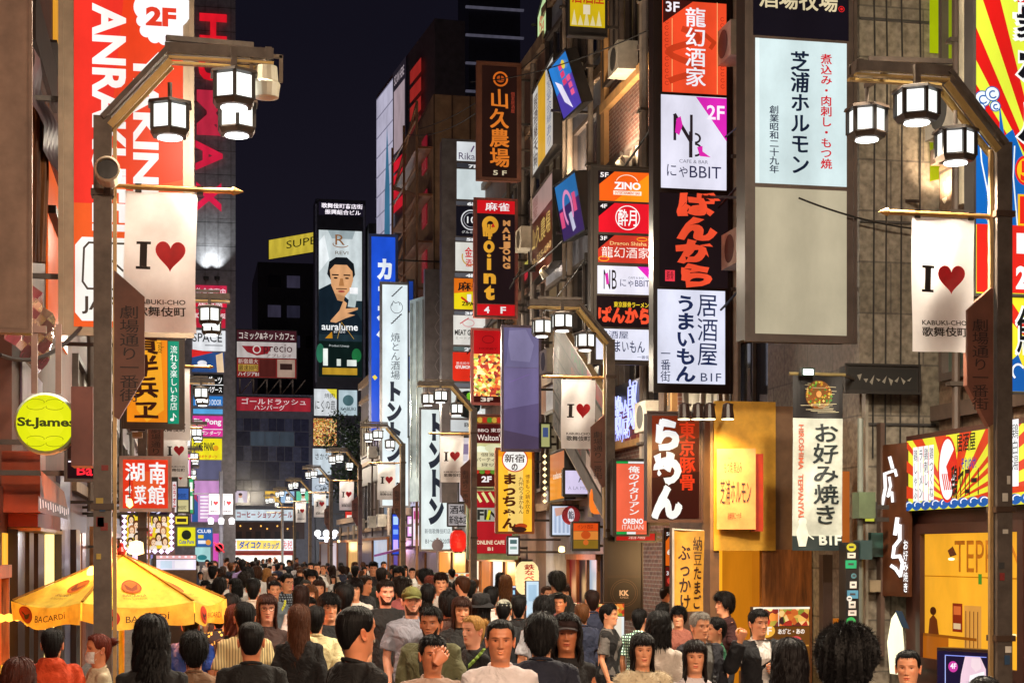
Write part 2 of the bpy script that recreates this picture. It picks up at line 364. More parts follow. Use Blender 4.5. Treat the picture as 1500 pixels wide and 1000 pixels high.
# ---------------------------------------------------------------- buildings
def window(th, base, F, lit=None, mull=1, frame='d:5A504A:.5'):
    m = MB(); rim(m, F, frame, .09, .1)
    sx0, sy0, sx1, sy1 = F.rect
    for i in range(1, mull + 1):
        x = sx0 + (sx1 - sx0) * i / (mull + 1); m.bar(F.P(x, sy0, .04), F.P(x, sy1, .04), .05, .05, frame, up=F.N)
    m.poly([F.P(sx0, sy0, .012), F.P(sx1, sy0, .012), F.P(sx1, sy1, .012), F.P(sx0, sy1, .012)], lit or 'glass')
    return m.build('window', th, base)
def wf(side, X, Y, a0, a1, z0, z1):
    """window frame on a wall: side 'x' plane at X, from Y a0 to a1; side 'y' plane at Y, from X a0 to a1"""
    if side == 'x': return Frame((0, 0, 1, 1), Vector((X, a1, z1)), Vector((0, a0 - a1, 0)), Vector((0, 0, z0 - z1)))
    return Frame((0, 0, 1, 1), Vector((a0, Y, z1)), Vector((a1 - a0, 0, 0)), Vector((0, 0, z0 - z1)))
def building(label, x0, x1, y0, y1, z1, key, z0=0, face='x0', floors=(), bays=0, fbays=0, lit={}, trim='d:8A7058:.6', name='building', fh=3.1, w0=3.6, cornice=True):
    base = Vector(((x0 + x1) / 2, (y0 + y1) / 2, z0)); th = empty(name, base, label, 'building')
    m = MB(); m.box((x0, y0, z0), (x1, y1, z1), key); m.build('wall', th, base)
    X = x0 if face == 'x0' else x1; sg = -1 if face == 'x0' else 1
    if cornice:
        z = w0 - .55
        while z < z1 - .4 and bays: m = MB(); m.box((X, y0, z), (X + sg * .12, y1, z + .18), trim); m.build('ledge', th, base); z += fh
        m = MB(); m.box((x0 - .15, y0 - .15, z1), (x1 + .15, y1, z1 + .3), trim); m.build('roof', th, base)
    z = w0; fl = 0; rs = random.Random(int(y0 * 10))
    if bays:
        for k in range(3):
            m = MB(); yy = rs.uniform(y0 + .2, y1 - .2); rr = rs.uniform(.04, .08); m.tube([(X + sg * .16, yy, max(z0, 2.8)), (X + sg * .16, yy, z1 - .2)], rr, rs.choice(('d:8A8078:.5', 'd:B0A090:.45', 'd:5A4A40:.5')), 8)
            for zz in range(4, int(z1), 2): m.box((X, yy - rr * 1.3, zz), (X + sg * .26, yy + rr * 1.3, zz + .05), 'd:5A5048:.5')
            m.build('drainpipe', th, base)
    while z + 1.7 < z1:
        for i in range(bays):
            a = y0 + (y1 - y0) * (i + .14) / bays; b = y0 + (y1 - y0) * (i + .86) / bays
            window(th, base, wf('x', X + sg * .002, 0, *((a, b) if sg < 0 else (b, a)), z, z + 1.65), lit.get((fl, i)) or rs.choice((None, None, 'd:8A8478:.7', 'e:5A4430:.5', 'd:3A3E48:.2', 'e:7A6448:.55')), mull=rs.choice((1, 2, 1)))
            if rs.random() < .45:
                m = MB(); yc = rs.uniform(a + .4, b - .4); xa, xb = sorted((X + sg * .08, X + sg * .46)); m.box((xa, yc - .36, z - .42), (xb, yc + .36, z + .1), 'd:C8C0B0:.5'); xf = X + sg * .465; m.lathe([(.0, .012), (.2, .012), (.21, 0)], (xf, yc, z - .16), 'd:4A4844:.5', 16, axis='x'); m.build('air_conditioner', th, base)
        for i in range(fbays):
            a = x0 + (x1 - x0) * (i + .14) / fbays; b = x0 + (x1 - x0) * (i + .86) / fbays
            window(th, base, wf('y', 0, y0 - .002, a, b, z, z + 1.65), lit.get(('f', fl, i)))
        z += fh; fl += 1
    return th, base
# right-hand side of the street, near to far
th, base = building('single-storey grill shop with amber window and dark brown frontage', 8.5, 13, 13.2, 18.35, 3.45, 'd:4A2A22:.5', cornice=False, name='grill_shop')
win = MB(); F = fx(1357, 1500, 782, 962, 8.495)
draw(win, F, [r(1357, 782, 1500, 962, 'e:E8A228:1.0'), r(1357, 842, 1500, 843.5, 'e:B06808:1'), t('TEPPAN BAR', 1405, 792, 1560, 836, 'd:B8700E:.4', .0), r(1402, 880, 1417, 920, 'e:8A2A10:.8'), r(1420, 882, 1445, 955, 'e:C88A3A:1'),
    r(1404, 884, 1415, 896, 'e:D86A30:.8'), r(1404, 908, 1415, 916, 'e:E0C090:.8'), [l([(1423 + i * 6, 890), (1423 + i * 6, 948)], 1.2, 'd:6A3A10') for i in range(4)], p('d:5A2A0C', (1396, 806), (1404, 800), (1410, 812), (1400, 815)), e(1402, 818, 5, 2, 'e:FFE8A0:3'), r(1357, 926, 1440, 930, 'e:8A4A0C:.9'), r(1357, 930, 1398, 962, 'e:A85A10:.9'), p('e:6A2E0A:.8', (1366, 926), (1368, 905), (1374, 898), (1380, 905), (1383, 926)), e(1374, 893, 5, 6, 'e:4A1E08:.7'), r(1455, 842, 1500, 844, 'e:B06808:1'), r(1462, 880, 1480, 900, 'e:F8D080:1.2'), r(1458, 915, 1496, 918, 'e:FFE0A0:1.3'), t('禁煙', 1462, 938, 1490, 952, 'd:C82818:.5', .03), r(1444, 838, 1449, 852, 'e:4A8A2A:.8')], d0=.02)
rim(win, F, 'd:3A1E18:.4', .12, .08); win.build('window', th, base)
# hiroshima panels on the frontage
F = f2(1290, 18.5, 1331, 17.95, 652, 872); m = MB(); slab(m, F, 'd:5A3420:.35', .05)
draw(m, F, [[l([(1304, 671), (1308, 686)], 5, 'FFFFFF'), l([(1297, 694), (1312, 690), (1314, 698)], 4, 'FFFFFF'), l([(1297, 694), (1298, 715), (1292, 744)], 5, 'FFFFFF'), l([(1304, 700), (1306, 712), (1302, 727), (1308, 722), (1309, 735)], 4, 'FFFFFF')],
    [l([(1316, 760), (1313, 782)], 6, 'FFFFFF'), l([(1313, 782), (1320, 770), (1320, 790), (1312, 800), (1310, 815), (1320, 814), (1324, 824), (1321, 842), (1314, 832), (1308, 828)], 5, 'FFFFFF')], v('お好み焼き', 1325, 790, 1332, 866, 'FFFFFF', .02)], 'e', 1.3)
m.build('fascia', th, base)
F = f2(1298, 18.4, 1325, 18.0, 893, 985); m = MB(); draw(m, F, [p('e:FFF0C8:1.6', (1304, 985), (1300, 940), (1306, 905), (1314, 893), (1322, 910), (1325, 945), (1320, 985)), p('e:3A4A58:.6', (1312, 893), (1322, 893), (1333, 918), (1322, 916))]); m.build('wall_lamp', th, base)
F = fx(1329, 1540, 646, 748, 8.35); m = MB(); slab(m, F, 'd:302018:.5', .14)
el = [r(1329, 646, 1540, 748, 'E8E43A')]
for i in range(13):
    a = R(i * 15 + 4); b = R(i * 15 + 11); c0 = (1405, 740)
    q = [(c0[0] + 150 * math.cos(-x), c0[1] + 150 * math.sin(-x)) for x in (a, b)]
    q = [(min(1540, max(1329, x)), min(748, max(646, y))) for x, y in q]; el.append(p('D8401E', c0, *q))
for i in range(14):
    x = 1332 + i * 15; el += [e(x, 741, 8, 7, '1A5AA8'), o_(x + 2, 740, 6, 5, 1.6, 'FFFFFF', 150, 330)]
for i, s_ in enumerate(('鶏しゃぶ', 'ラーメン', '鶏刺し', '鶏つくね')): el += [r(1343 + i * 9, 657, 1351 + i * 9, 735, 'FFFFFF'), v(s_, 1344 + i * 9, 660, 1350.5 + i * 9, 660 + 18 * len(s_), '222222', .0)]
el += [e(1400, 694, 15, 46, 'D8281E'), e(1400, 694, 13, 42, 'FFFFFF'), p('D8281E', (1398, 690), (1412, 664), (1416, 690), (1404, 712)), [l([(1392 + i * 3, 700), (1396 + i * 3, 722)], 1.6, 'D8281E') for i in range(5)],
       t('居酒屋', 1415, 648, 1443, 672, '151515', .03), t('それゆけ!', 1422, 681, 1444, 697, '2040A0', .02), t('鶏ヤロー!', 1407, 690, 1448, 735, '151515', .05), r(1494, 640, 1503, 725, 'FFFFFF'), v('鶏白湯', 1494, 645, 1503, 705, '222222', 0)]
draw(m, F, el, 'e', .95); m.build('awning_sign', th, base)
th, base = building('grey upper storeys above the grill shop with dim windows', 9.0, 15, 12.5, 18.5, 22, 'stone', z0=3.46, bays=3, w0=4.2, lit={(1, 2): 'e:8A9A10:.8', (2, 2): 'e:A0B010:.9', (0, 2): 'd:4A5A50:.3'}, trim='d:5A4A40:.7')
m = MB(); m.tube([atx(1416, 300, 8.9), atx(1416, -20, 8.9)], .09, 'd:C8C0A8:.4', 12); m.build('drainpipe', th, base)
th, base = building('grey tiled tower standing out into the street', 8.02, 15, 18.62, 21.8, 24, 'tile', cornice=False, name='tower')
m = MB()
for px in (1278, 1296, 1318, 1345):
    x = at(px, 0, 18.6).x; m.tube([(x, 18.59, 3.2), (x + .02, 18.57, 8), (x - .03, 18.59, 12)], .012, 'd:2A2624:.6', 6)
for z in (3.6, 6.05, 8.5, 11): m.box((8.02, 18.585, z), (9.0, 18.62, z + .03), 'd:3A3634:.6')
m.build('cable', th, base)
F = fy((1372, -10, 1384, 206), 18.55); m = MB(); draw(m, F, [r(1360, -10, 1384, 80, 'e:A8B80C:.8'), r(1388, 0, 1406, 96, 'e:A8B010:.7'), r(1400, 20, 1405, 66, 'e:B02010:.8'), p('e:9AAA10:.6', (1360, 182), (1386, 150), (1386, 260), (1360, 268))], d0=.03); m.build('neon_strip', th, base)
for k_, (x0_, x1_, y0_, y1_, c_, n_) in enumerate(((1232, 1243, 690, 806, 'e:C86A28:.55', 'lit_strip'), (1262, 1266, 560, 960, 'd:8A8478:.4', 'conduit'), (1284, 1290, 620, 960, 'd:5A463C:.5', 'conduit'), (1268, 1284, 849, 866, 'd:9A8A70:.5', 'nameplate'), (1270, 1288, 780, 815, 'd:2A4A44:.4', 'meter_box'), (1220, 1236, 905, 935, 'e:D87818:.6', 'poster'), (1200, 1214, 812, 960, 'd:2E1C18:.5', 'dark_panel'))):
    F = fy((x0_, y0_, x1_, y1_), 18.6 - .006 * (k_ + 1)); m = MB(); slab(m, F, c_, .12, back=-.12 if n_ != 'lit_strip' else -.03)
    if n_ == 'poster': draw(m, F, [r(x0_ + 2, y0_ + 3 + i * 7, x1_ - 2, y0_ + 5.5 + i * 7, '3A1A0A') for i in range(4)], 'e', .7, d0=.13)
    m.build(n_, th, base)
# corner annex with the yellow wall
th, base = building('small corner annex with golden lit wall over a glowing doorway', 6.62, 8.0, 20.1, 21.9, 3.95, 'd:7A5A40:.6', z0=2.1, cornice=False, name='annex')
F = fy((1045, 588, 1135, 806), 20.08); m = MB(); slab(m, F, 'd:D8A030:.5', .03, back=-.03); m.build('panel', th, base)
F = f2(1050, 19.92, 1107, 19.75, 657, 775); m = MB(); slab(m, F, 'd:D08A50:.45', .06)
draw(m, F, [v('もつ焼 煮込み', 1066, 670, 1072, 672, 'd:8A2A10:.5'), t('もつ焼 煮込み', 1061, 676, 1087, 693, 'd:9A2A10:.5', .01), t('芝浦ホルモン', 1055, 702, 1100, 738, 'd:2A1410:.5', .01), t('創業昭和二十九年', 1066, 750, 1086, 760, 'd:5A2410:.5', 0)], 'd'); m.build('plaque', th, base)
m = MB(); m.box((at(1100, 0, 19.9).x, 19.8, at(0, 775, 20).z), (at(1114, 0, 19.9).x, 19.95, at(0, 652, 20).z), 'd:B03010:.5'); m.build('plaque_edge', th, base)
m = MB()
m.box((6.62, 20.1, 0), (6.74, 21.9, 2.1), 'd:6A4A34:.6'); m.box((7.32, 20.1, 0), (8.0, 20.3, 2.1), 'wood'); m.box((6.74, 21.4, 0), (7.32, 21.45, 2.1), 'e:F0A020:1.3'); m.box((7.22, 20.2, 0), (7.32, 21.4, 2.1), 'e:B86A10:.9'); m.build('doorway', th, base)
LAMPS = []
for i, px in enumerate((1008, 1028, 1045, 1072)):
    lt = empty('spotlight', at(px, 592, 19.4), f"black arm spotlight over the ramen sign and golden wall, number {'one two three four'.split()[i]} from the street side", 'spotlight', 'spotlights on the annex')
    b0 = Vector(lt.location); m = MB(); ta = at(px - 6, 592, 19.35); hd = ta + Vector((.02, -.02, -.12)); m.bar((b0.x + .25, 20.1, b0.z + .06), ta, .03, .03, 'd:301810:.5')
    m.lathe([(.02, .0), (.06, -.02), (.085, -.2)], (ta.x, ta.y, ta.z + .02), 'd:2A1610:.4', 12); m.build('arm', lt, b0)
    m = MB(); m.lathe([(.075, 0), (.075, -.02)], (ta.x, ta.y, ta.z - .17), 'e:FFE8B0:6', 12); m.build('bulb', lt, b0)
    sp = bpy.data.lights.new('spotlight', 'SPOT'); sp.energy = 150; sp.color = (1, .68, .25); sp.spot_size = R(100); sp.spot_blend = .6; sp.shadow_soft_size = .06
    so = bpy.data.objects.new('spotlight_beam', sp); COL.objects.link(so); so.parent = lt; so.location = ta + Vector((0, 0, -.21)) - b0
    tgt = Vector((ta.x + (.0 if i > 1 else -.05), 20.4, 2.4)); so.rotation_euler = (tgt - (ta + Vector((0, 0, -.21)))).to_track_quat('-Z', 'Y').to_euler()
building('brown block behind the tall black sign tower', 8.35, 15, 21.95, 26.8, 24, 'd:A87650:.6', bays=2, lit={(1, 0): 'e:5A2A12:.8'})
th, base = building('old brick block with gold stone cornices', 8.3, 15, 26.95, 31.9, 22, 'brick', bays=3, trim='d:C89A60:.6', fh=3.4, w0=4.6, lit={(2, 0): 'e:3A3848:.7'})
m = MB()
for y in (26.98, 31.6): m.box((8.2, y, 3), (8.3, y + .28, 22), 'd:B08452:.6')
m.build('pilaster', th, base)
building('pale blue-grey panelled block with metal window bays', 8.35, 15, 32, 37.6, 17, 'd:8E94A4:.4', bays=2, fh=2.9, lit={(0, 1): 'e:6A5A40:.6'})
building('dark brown block with narrow floors behind the yellow signs', 8.4, 15, 37.7, 45.8, 14, 'd:7A5846:.6', bays=3, lit={(1, 1): 'e:6A4020:.7', (0, 2): 'e:7A6A50:.7'})
building('low grey block behind the numbered sign stack', 8.45, 15, 45.9, 54.8, 9.5, 'd:8A8480:.5', bays=3, lit={(0, 0): 'e:6A8A90:.6'})
th, base = building('tall brown ribbed block with a steel fire escape', 8.3, 16, 55, 62, 17.6, 'd:A07C5E:.6', trim='d:6A5040:.6', cornice=False)
m = MB()
for i in range(12): m.box((8.3 + i * .62, 54.97, 0), (8.3 + i * .62 + .05, 55, 17.6), 'd:5A4232:.6')
m.build('rib', th, base)
m = MB()
for k in range(9):
    z = 3 + k * 1.6; m.box((7.75, 55.2, z), (8.3, 61.8, z + .08), 'd:8A5A40:.5'); m.bar((7.8, 55.4 if k % 2 else 61.4, z), (7.8, 61.4 if k % 2 else 55.4, z + 1.6), .06, .14, 'd:9A6A48:.5'); m.bar((7.76, 55.2, z + 1), (7.76, 61.8, z + 1), .05, .05, 'd:9A6A48:.5')
for y in (55.2, 58.5, 61.8): m.box((7.72, y - .05, 0), (7.8, y + .05, 17.4), 'd:8A6248:.5')
m.build('fire_escape', th, base)
for z in range(7): m = MB(); m.box((8.26, 56.4, 4 + z * 1.9), (8.3, 57.5, 5.2 + z * 1.9), 'e:7A1420:.7'); m.build('window', th, base)
building('plain mid-rise block beyond the fire escape', 8.5, 16, 62.2, 80, 10, 'd:6A6468:.5', bays=4, lit={(0, 1): 'e:7A8A9A:.6', (1, 2): 'e:6A5A7A:.6'})
building('dark low corner block near the square', 8.9, 16, 80.2, 96, 3.7, 'd:3A3436:.5', bays=4, lit={(0, 3): 'e:8A8AA0:.7'})
# far tower with the advertising wall (code left blank), angled to the street
F = f2(552, 98, 637, 83.3, 118, 800, 0); F2 = f2(583, 92, 637, 83.3, 5, 800, 1)
base = Vector((F.center().x, F.center().y, 0)); th = empty('advert_tower', base, 'tall grey tower with silver advert wall and red windows against the night sky', 'tower')
A, B = at(552, 0, 98), at(637, 0, 83.3); A.z = B.z = 0; H = 29.5; D = (B - A); nb = Vector((D.y, -D.x, 0)).normalized() * -1.6
if nb.x < 0: nb = -nb
m = MB(); m.loft([[A, B, B + nb, A + nb], [q + Vector((0, 0, H)) for q in (A, B, B + nb, A + nb)]], 'd:4A4248:.6'); m.build('wall', th, base)
G = Frame((0, 0, 100, 100), A + Vector((0, 0, H)), D, Vector((0, 0, -H))); m = MB()
draw(m, G, [r(1, 1, 34, 60, 'e:A8A4B8:1'), [r(1, 1 + i * 4, 34, 1.3 + i * 4, 'e:7A768C:.8') for i in range(14)], p('e:3A7090:.8', (20, 22), (24, 9), (29, 22), (31, 58), (15, 58)), r(35, .5, 58, 17, 'e:1E1A22:1'), r(37, 4.4, 56, 16.4, 'e:B09CA4:.7'), t('SCAN HERE', 38, 1.6, 55, 3.4, 'e:B8A8B0:.8'),
    [r(37, 18 + i * 2.6, 56, 20 + i * 2.6, 'e:C01828:.9') for i in range(4)], [r(66, 4.5 + i * 3.4, 84, 7 + i * 3.4, 'e:A82A24:.65' if i != 3 else 'e:6A2420:.6') for i in range(9)]], d0=.05, step=.012); m.build('advert', th, base)
# stepped dark tower far behind
base = at(722, 800, 150); base.z = 0; th = empty('office_tower', base, 'dark office tower far away with thin pale floor edges', 'tower')
m = MB(); m.box((base.x - 2.3, 150, 0), (base.x + 2.6, 156, 60), 'd:343640:.4'); m.build('wall', th, base)
m = MB()
for i in range(20): m.box((base.x - 2.6, 149.7, 24 + i * 2.6), (base.x + 2.9, 150, 24.18 + i * 2.6), 'e:5A5868:.55')
m.build('floor_edge', th, base)
# ---------------------------------------------------------------- end of the street
YE = 130
def endx(px): return at(px, 0, YE).x
def endz(py, px=430): return at(px, py, YE).z
x0, x1 = endx(340), endx(462)
for px_, nm_ in ((478, 'nearer the tenant panels'), (536, 'nearer the dark right corner')):
    q = at(px_, 782, 113); m = MB(); m.tube([(q.x, 113, 0), (q.x, 113, q.z - .3)], .1, 'd:7A7A80:.4'); m.tube([q + Vector((-.6, 0, -.25)), q + Vector((.6, 0, -.25))], .05, 'd:7A7A80:.4')
    for dx in (-.6, 0, .6): m.lathe([(.05, -.25), (.22, -.1), (.22, .12), (.08, .25)], q + Vector((dx, 0, .05)), 'e:F8F8FF:2', 10)
    props(m.build('lamp_post', None, (q.x, 113, 0)), f'tall far lamp post with white globe lamps at the square, {nm_}', 'lamp post', 'globe lamp posts at the square')
    ld = bpy.data.lights.new('globe_light', 'POINT'); ld.energy = 3000; ld.color = (.9, .92, 1); ld.shadow_soft_size = .4; lo = bpy.data.objects.new('globe_light', ld); COL.objects.link(lo); lo.location = q + Vector((0, -.6, -.2))
base = Vector(((x0 + x1) / 2, YE, 0)); th = empty('end_building', base, 'dark glass-grid building closing the street under a red billboard', 'building')
m = MB(); m.box((x0, YE, 0), (x1, YE + 12, endz(578)), 'd:4A4858:.45'); m.build('wall', th, base)
F = fy((343, 612, 455, 752), YE - .01); m = MB()
for j, (a, b) in enumerate(((613, 631), (632, 653), (654, 675), (676, 702), (703, 718), (719, 740))):
    n = 5 if j % 2 else 9
    for i in range(n):
        xa = 345 + i * 108 / n; xb = xa + 108 / n - .7
        c = 'e:46505C:.55' if (j == 1 and 1 <= i <= 3) else ('d:34364E:.15' if (i + j) % 3 else 'd:464A66:.2')
        m.poly([F.P(xa, a, .03), F.P(xb, a, .03), F.P(xb, b, .03), F.P(xa, b, .03)], c)
for i, c in ((0, 'D8C8D8'), (2, 'F0C050'), (3, 'A8CCF0'), (4, '6AD0A8')):
    xa = 342 + i * 23; draw(m, F, [r(xa, 719, xa + 20, 736, c), p('F8F0E8', (xa + 6, 736), (xa + 7, 729), (xa + 13, 729), (xa + 15, 736)), e(xa + 10, 726, 2.6, 3.2, 'E0A888'), e(xa + 10, 724, 2.8, 2, '402820')], 'e', .85, d0=.05)
m.build('window', th, base)
F = fy((344, 582, 455, 602), YE - .2); m = MB(); slab(m, F, 'd:4A1A1E:.5', .3); draw(m, F, [r(344, 582, 455, 602, 'A02834'), t('ゴールドラッシュ', 354, 583.5, 448, 592.5, 'F0D8D8', .01), t('ハンバーグ', 372, 593, 417, 600.5, 'F0D8D8', .01)], 'e', .75); m.build('fascia', th, base)
F = fy((338, 746, 448, 762), YE - .35); m = MB(); slab(m, F, 'd:3A3A40:.5', .5); draw(m, F, [r(338, 746, 448, 762, 'C8D4DC'), t('コーヒー ショップ クール', 347, 748.5, 428, 758.5, '8A2A30', .03)], 'e', .9); m.build('fascia', th, base)
m = MB(); F = fy((338, 764, 448, 790), YE - .02); draw(m, F, [r(340, 764, 446, 789, '2A1812'), [e(352 + i * 13 + (i % 3) * 2, 770 + (i % 2) * 4, 1.2, 1.2, 'e:FFB050:2') for i in range(7)], [r(346 + i * 14, 778, 354 + i * 14, 789, '160C0A') for i in range(7)]], 'e', .9, d0=.03); m.build('window', th, base)
F = fy((334, 789, 430, 806), YE - .5); m = MB(); slab(m, F, 'd:3A3A40:.5', .5); draw(m, F, [r(334, 789, 430, 806, 'F0F4F8'), r(347, 791, 411, 804, 'F8D868'), t('ダイコク', 350, 792, 382, 803, '2858B0', .04), t('ドラッグ', 386, 794, 409, 803, '2858B0', .03), t('薬', 336, 791, 346, 804, 'D83030', .03), t('免税', 413, 791, 428, 804, 'D83030', .02)], 'e', 1.05); m.build('fascia', th, base)
m = MB(); F = fy((336, 805, 428, 824), YE - .05); draw(m, F, [r(336, 811, 428, 830, 'FFF4E8')], 'e', 1.6, d0=.03); m.build('shopfront', th, base); m = MB(); a = F.P(334, 806); b = F.P(430, 811); m.add([(a.x, YE - .5, a.z), (b.x, YE - .5, a.z), (b.x, YE - 1.2, b.z), (a.x, YE - 1.2, b.z), (a.x, YE - .5, a.z - .1), (b.x, YE - .5, a.z - .1), (b.x, YE - 1.2, b.z - .1), (a.x, YE - 1.2, b.z - .1)], [(0, 1, 2, 3), (7, 6, 5, 4), (3, 2, 6, 7), (0, 3, 7, 4), (1, 5, 6, 2)], 'd:D02020:.6'); m.build('awning', th, base)
F = fy((346, 483, 435, 554), YE + 1)
sign('red and white net-cafe billboard on the roof of the end building', F, [((347, 484, 434, 500), '4A2028', [t('コミック&ネットカフェ', 350, 486.5, 431, 497.5, 'E8D8D0', .02)]), ((347, 501, 434, 524), 'D8CCC8', [p('A02830', (354, 507), (398, 507), (392, 518), (376, 521), (362, 516)), t('precio', 386, 504, 428, 519, '4A2024', .0), t('アプレシオ', 390, 518, 427, 523, '5A2A2C', 0), o_(376, 512, 6, 6, 1.6, 'F0E8E0')]), ((347, 524.5, 434, 553), '8A2A28', [t('新宿最大', 349, 526, 378, 533, 'F0D8C8', .02), r(349, 534, 378, 544, 'C8A048'), t('最速30円', 350, 535, 377, 543, '2A1410', .02), t('ハイジアB1', 349, 545, 379, 551, 'F0E0D8', .02), r(380, 526, 404, 552, '5A2420'), r(406, 526, 432, 552, 'B89A88'), r(410, 532, 428, 541, '3A2420')])], .62, arms=None, cat='billboard', name='billboard')
m = MB(); a, b = endz(578), endz(554)
for px in (352, 372, 392, 412, 430):
    X = endx(px); m.bar((X, YE + 1.1, a), (X, YE + 1.1, b), .12, .12, 'd:7A6A60:.5:.5'); m.bar((X, YE + 1.1, a), (X + 1, YE + 1.1, b), .08, .08, 'd:7A6A60:.5:.5')
props(m.build('billboard_truss', None, (endx(392), YE + 1.1, a)), 'steel truss holding the red net-cafe billboard on the roof', 'truss')
x0, x1 = endx(458), endx(540)
base = Vector(((x0 + x1) / 2, YE, 0)); th = empty('advert_building', base, 'slim dark building with tall skincare advert and lit tenant panels', 'building')
m = MB(); m.box((x0 + .2, YE - .6, 0), (x1 - .3, YE + 2, endz(292)), 'd:26242E:.4'); m.build('wall', th, base)
m = MB()
for px in (462, 532): m.box((endx(px) - .08, YE - .75, endz(560)), (endx(px) + .08, YE - .6, endz(300)), 'd:5A5868:.5')
m.build('mullion', th, base)
F = fy((466, 297, 533, 318), YE - .62); m = MB(); draw(m, F, [r(467, 297, 532, 316, '16121E'), t('歌舞伎町商店街', 471, 298.5, 531, 305.5, 'FFF0FF', .03), t('振興組合ビル', 476, 307.5, 528, 314.5, 'FFF0FF', .03)], 'e', 1.1, d0=.03); m.build('name_sign', th, base)
F = fy((467, 338, 531, 552), YE - .64); m = MB()
SKN = 'D8A070'
draw(m, F, [r(467, 338, 530, 552, '203038'), p('C8D2D4', (467, 338), (530, 338), (530, 440), (467, 440)), p('E8EEF0', (467, 355), (475, 345), (482, 380), (467, 400)), p('9AA8AC', (480, 338), (520, 338), (516, 350), (486, 350)),
    t('R', 491, 344, 505, 359, '8A5A30', .0), o_(499, 358, 12, 5, 1.2, '8A5A30', 20, 200), t('REVI', 491, 368, 510, 373, '6A5A48', 0),
    p('14202A', (467, 425), (484, 416), (492, 424), (512, 440), (530, 470), (530, 490), (467, 490)), p('14181C', (479, 402), (482, 384), (492, 377), (508, 377), (518, 386), (520, 402), (515, 410), (484, 410)),
    p(SKN, (483, 396), (490, 388), (508, 388), (516, 397), (517, 410), (513, 424), (505, 434), (498, 436), (490, 430), (485, 418)), p('C08A5C', (490, 430), (505, 434), (503, 442), (494, 440)),
    r(486, 402, 496, 404, '2A1A14'), r(503, 402, 513, 404, '2A1A14'), e(491.5, 407.5, 3, 1.3, '241410'), e(508, 407.5, 3, 1.3, '241410'), p('B07848', (498, 408), (502, 408), (504, 419), (496, 419)), r(492, 422.5, 508, 424, '5A3A28'), e(500, 427, 5, 1.6, 'A84A40'),
    p(SKN, (484, 470), (497, 455), (503, 440), (508, 444), (506, 452), (524, 450), (524, 453), (508, 459), (520, 461), (506, 466), (492, 473), (484, 472)), r(512, 421, 524, 430, 'F4F4F8'), p('B8C4C4', (512, 430), (523, 432), (520, 450), (509, 449)),
    t('auralume', 471, 473.5, 524, 484, 'F4F8FA', .02), t('BY REVI', 489, 484.5, 505, 488, 'E8E8E8', 0), p('C88A20', (476, 496), (486, 486), (487, 496)), [l([(494, 496), (500, 472), (518, 496)], .6, 'D0A040')],
    r(467, 500, 530, 552, '0E1C1A'), t('Product Lineup', 482, 505, 511, 509, 'C8D0D0', 0), e(469, 518, 6, 14, '2A6A50'), e(522, 520, 7, 10, '1E6A3A'), r(472, 539, 523, 549, 'B8902A'), r(473, 511, 480, 536, 'E8F0E8'), r(493, 526, 499, 536, 'D8E0D8'), r(508, 527, 522, 536, 'E0E8E0')], 'e', .9, d0=.05, step=.006); m.build('advert', th, base)
F = fy((458, 568, 526, 745), YE - .66); m = MB()
def tenant(x0, y0, x1, y1, c, *el): draw(m, F, [r(x0, y0, x1, y1, c)] + list(el), 'e', .85, d0=.05, step=.006)
tenant(460, 570, 493, 609, 'D8DCE0', p('E8D83A', (478, 570), (493, 570), (493, 585)), t('焼肉', 475, 576, 490, 583, '2A2A2A', 0), t('にくの音', 462, 586, 491, 600, '2A2A2A', 0, 0, .05))
tenant(496, 571, 523, 608, 'B8CCD4', e(510, 586, 8, 8, '4A6A70'), t('KABUKI', 499, 596, 521, 601, '3A4A50'))
tenant(459, 613, 493, 653, '5A2A22', r(459, 613, 493, 653, 'food')); tenant(458, 657, 485, 695, 'C8D4DC', t('さかな', 462, 664, 482, 673, '2A2A2A', 0, 0, .05)); tenant(457, 700, 481, 740, 'C0CCD8', t('AXX', 459, 720, 480, 731, '6A7A88', 0), o_(469, 714, 8, 4, .8, '6A7A88'))
m.build('tenant_panels', th, base)
building('black block right of the skincare advert', endx(536), endx(640), YE - 2, YE + 10, endz(330), 'd:16141A:.5', cornice=False)
# yellow banner between
F = f2(393, 165, 459, 160, 352, 380); sign('yellow lit roof sign far behind the end building', F, [((394, 352, 459, 380), 'D8C040', [t('SUPER', 420, 358, 476, 369, '2A2A10', 0)])], .7, cat='sign', arms=None)
th, base = building('dark office block far behind the end of the street', F.O.x - 1, F.O.x + 14, 166, 180, F.O.z - 2, 'd:2E2C3A:.5', cornice=False)
rs = random.Random(9)
for i in range(7):
    for j in range(9):
        if rs.random() < .7: m = MB(); x_ = F.O.x + i * 1.9; z_ = F.O.z - 4.5 - j * 3; m.box((x_, 165.9, z_), (x_ + 1.3, 165.98, z_ + 1.2), rs.choice(('e:2A2838:.6', 'e:3A3648:.6', 'd:14141C:.2', 'e:4A4438:.6'))); m.build('window', th, base)  # dim glowing windows added to lift the block out of plain black
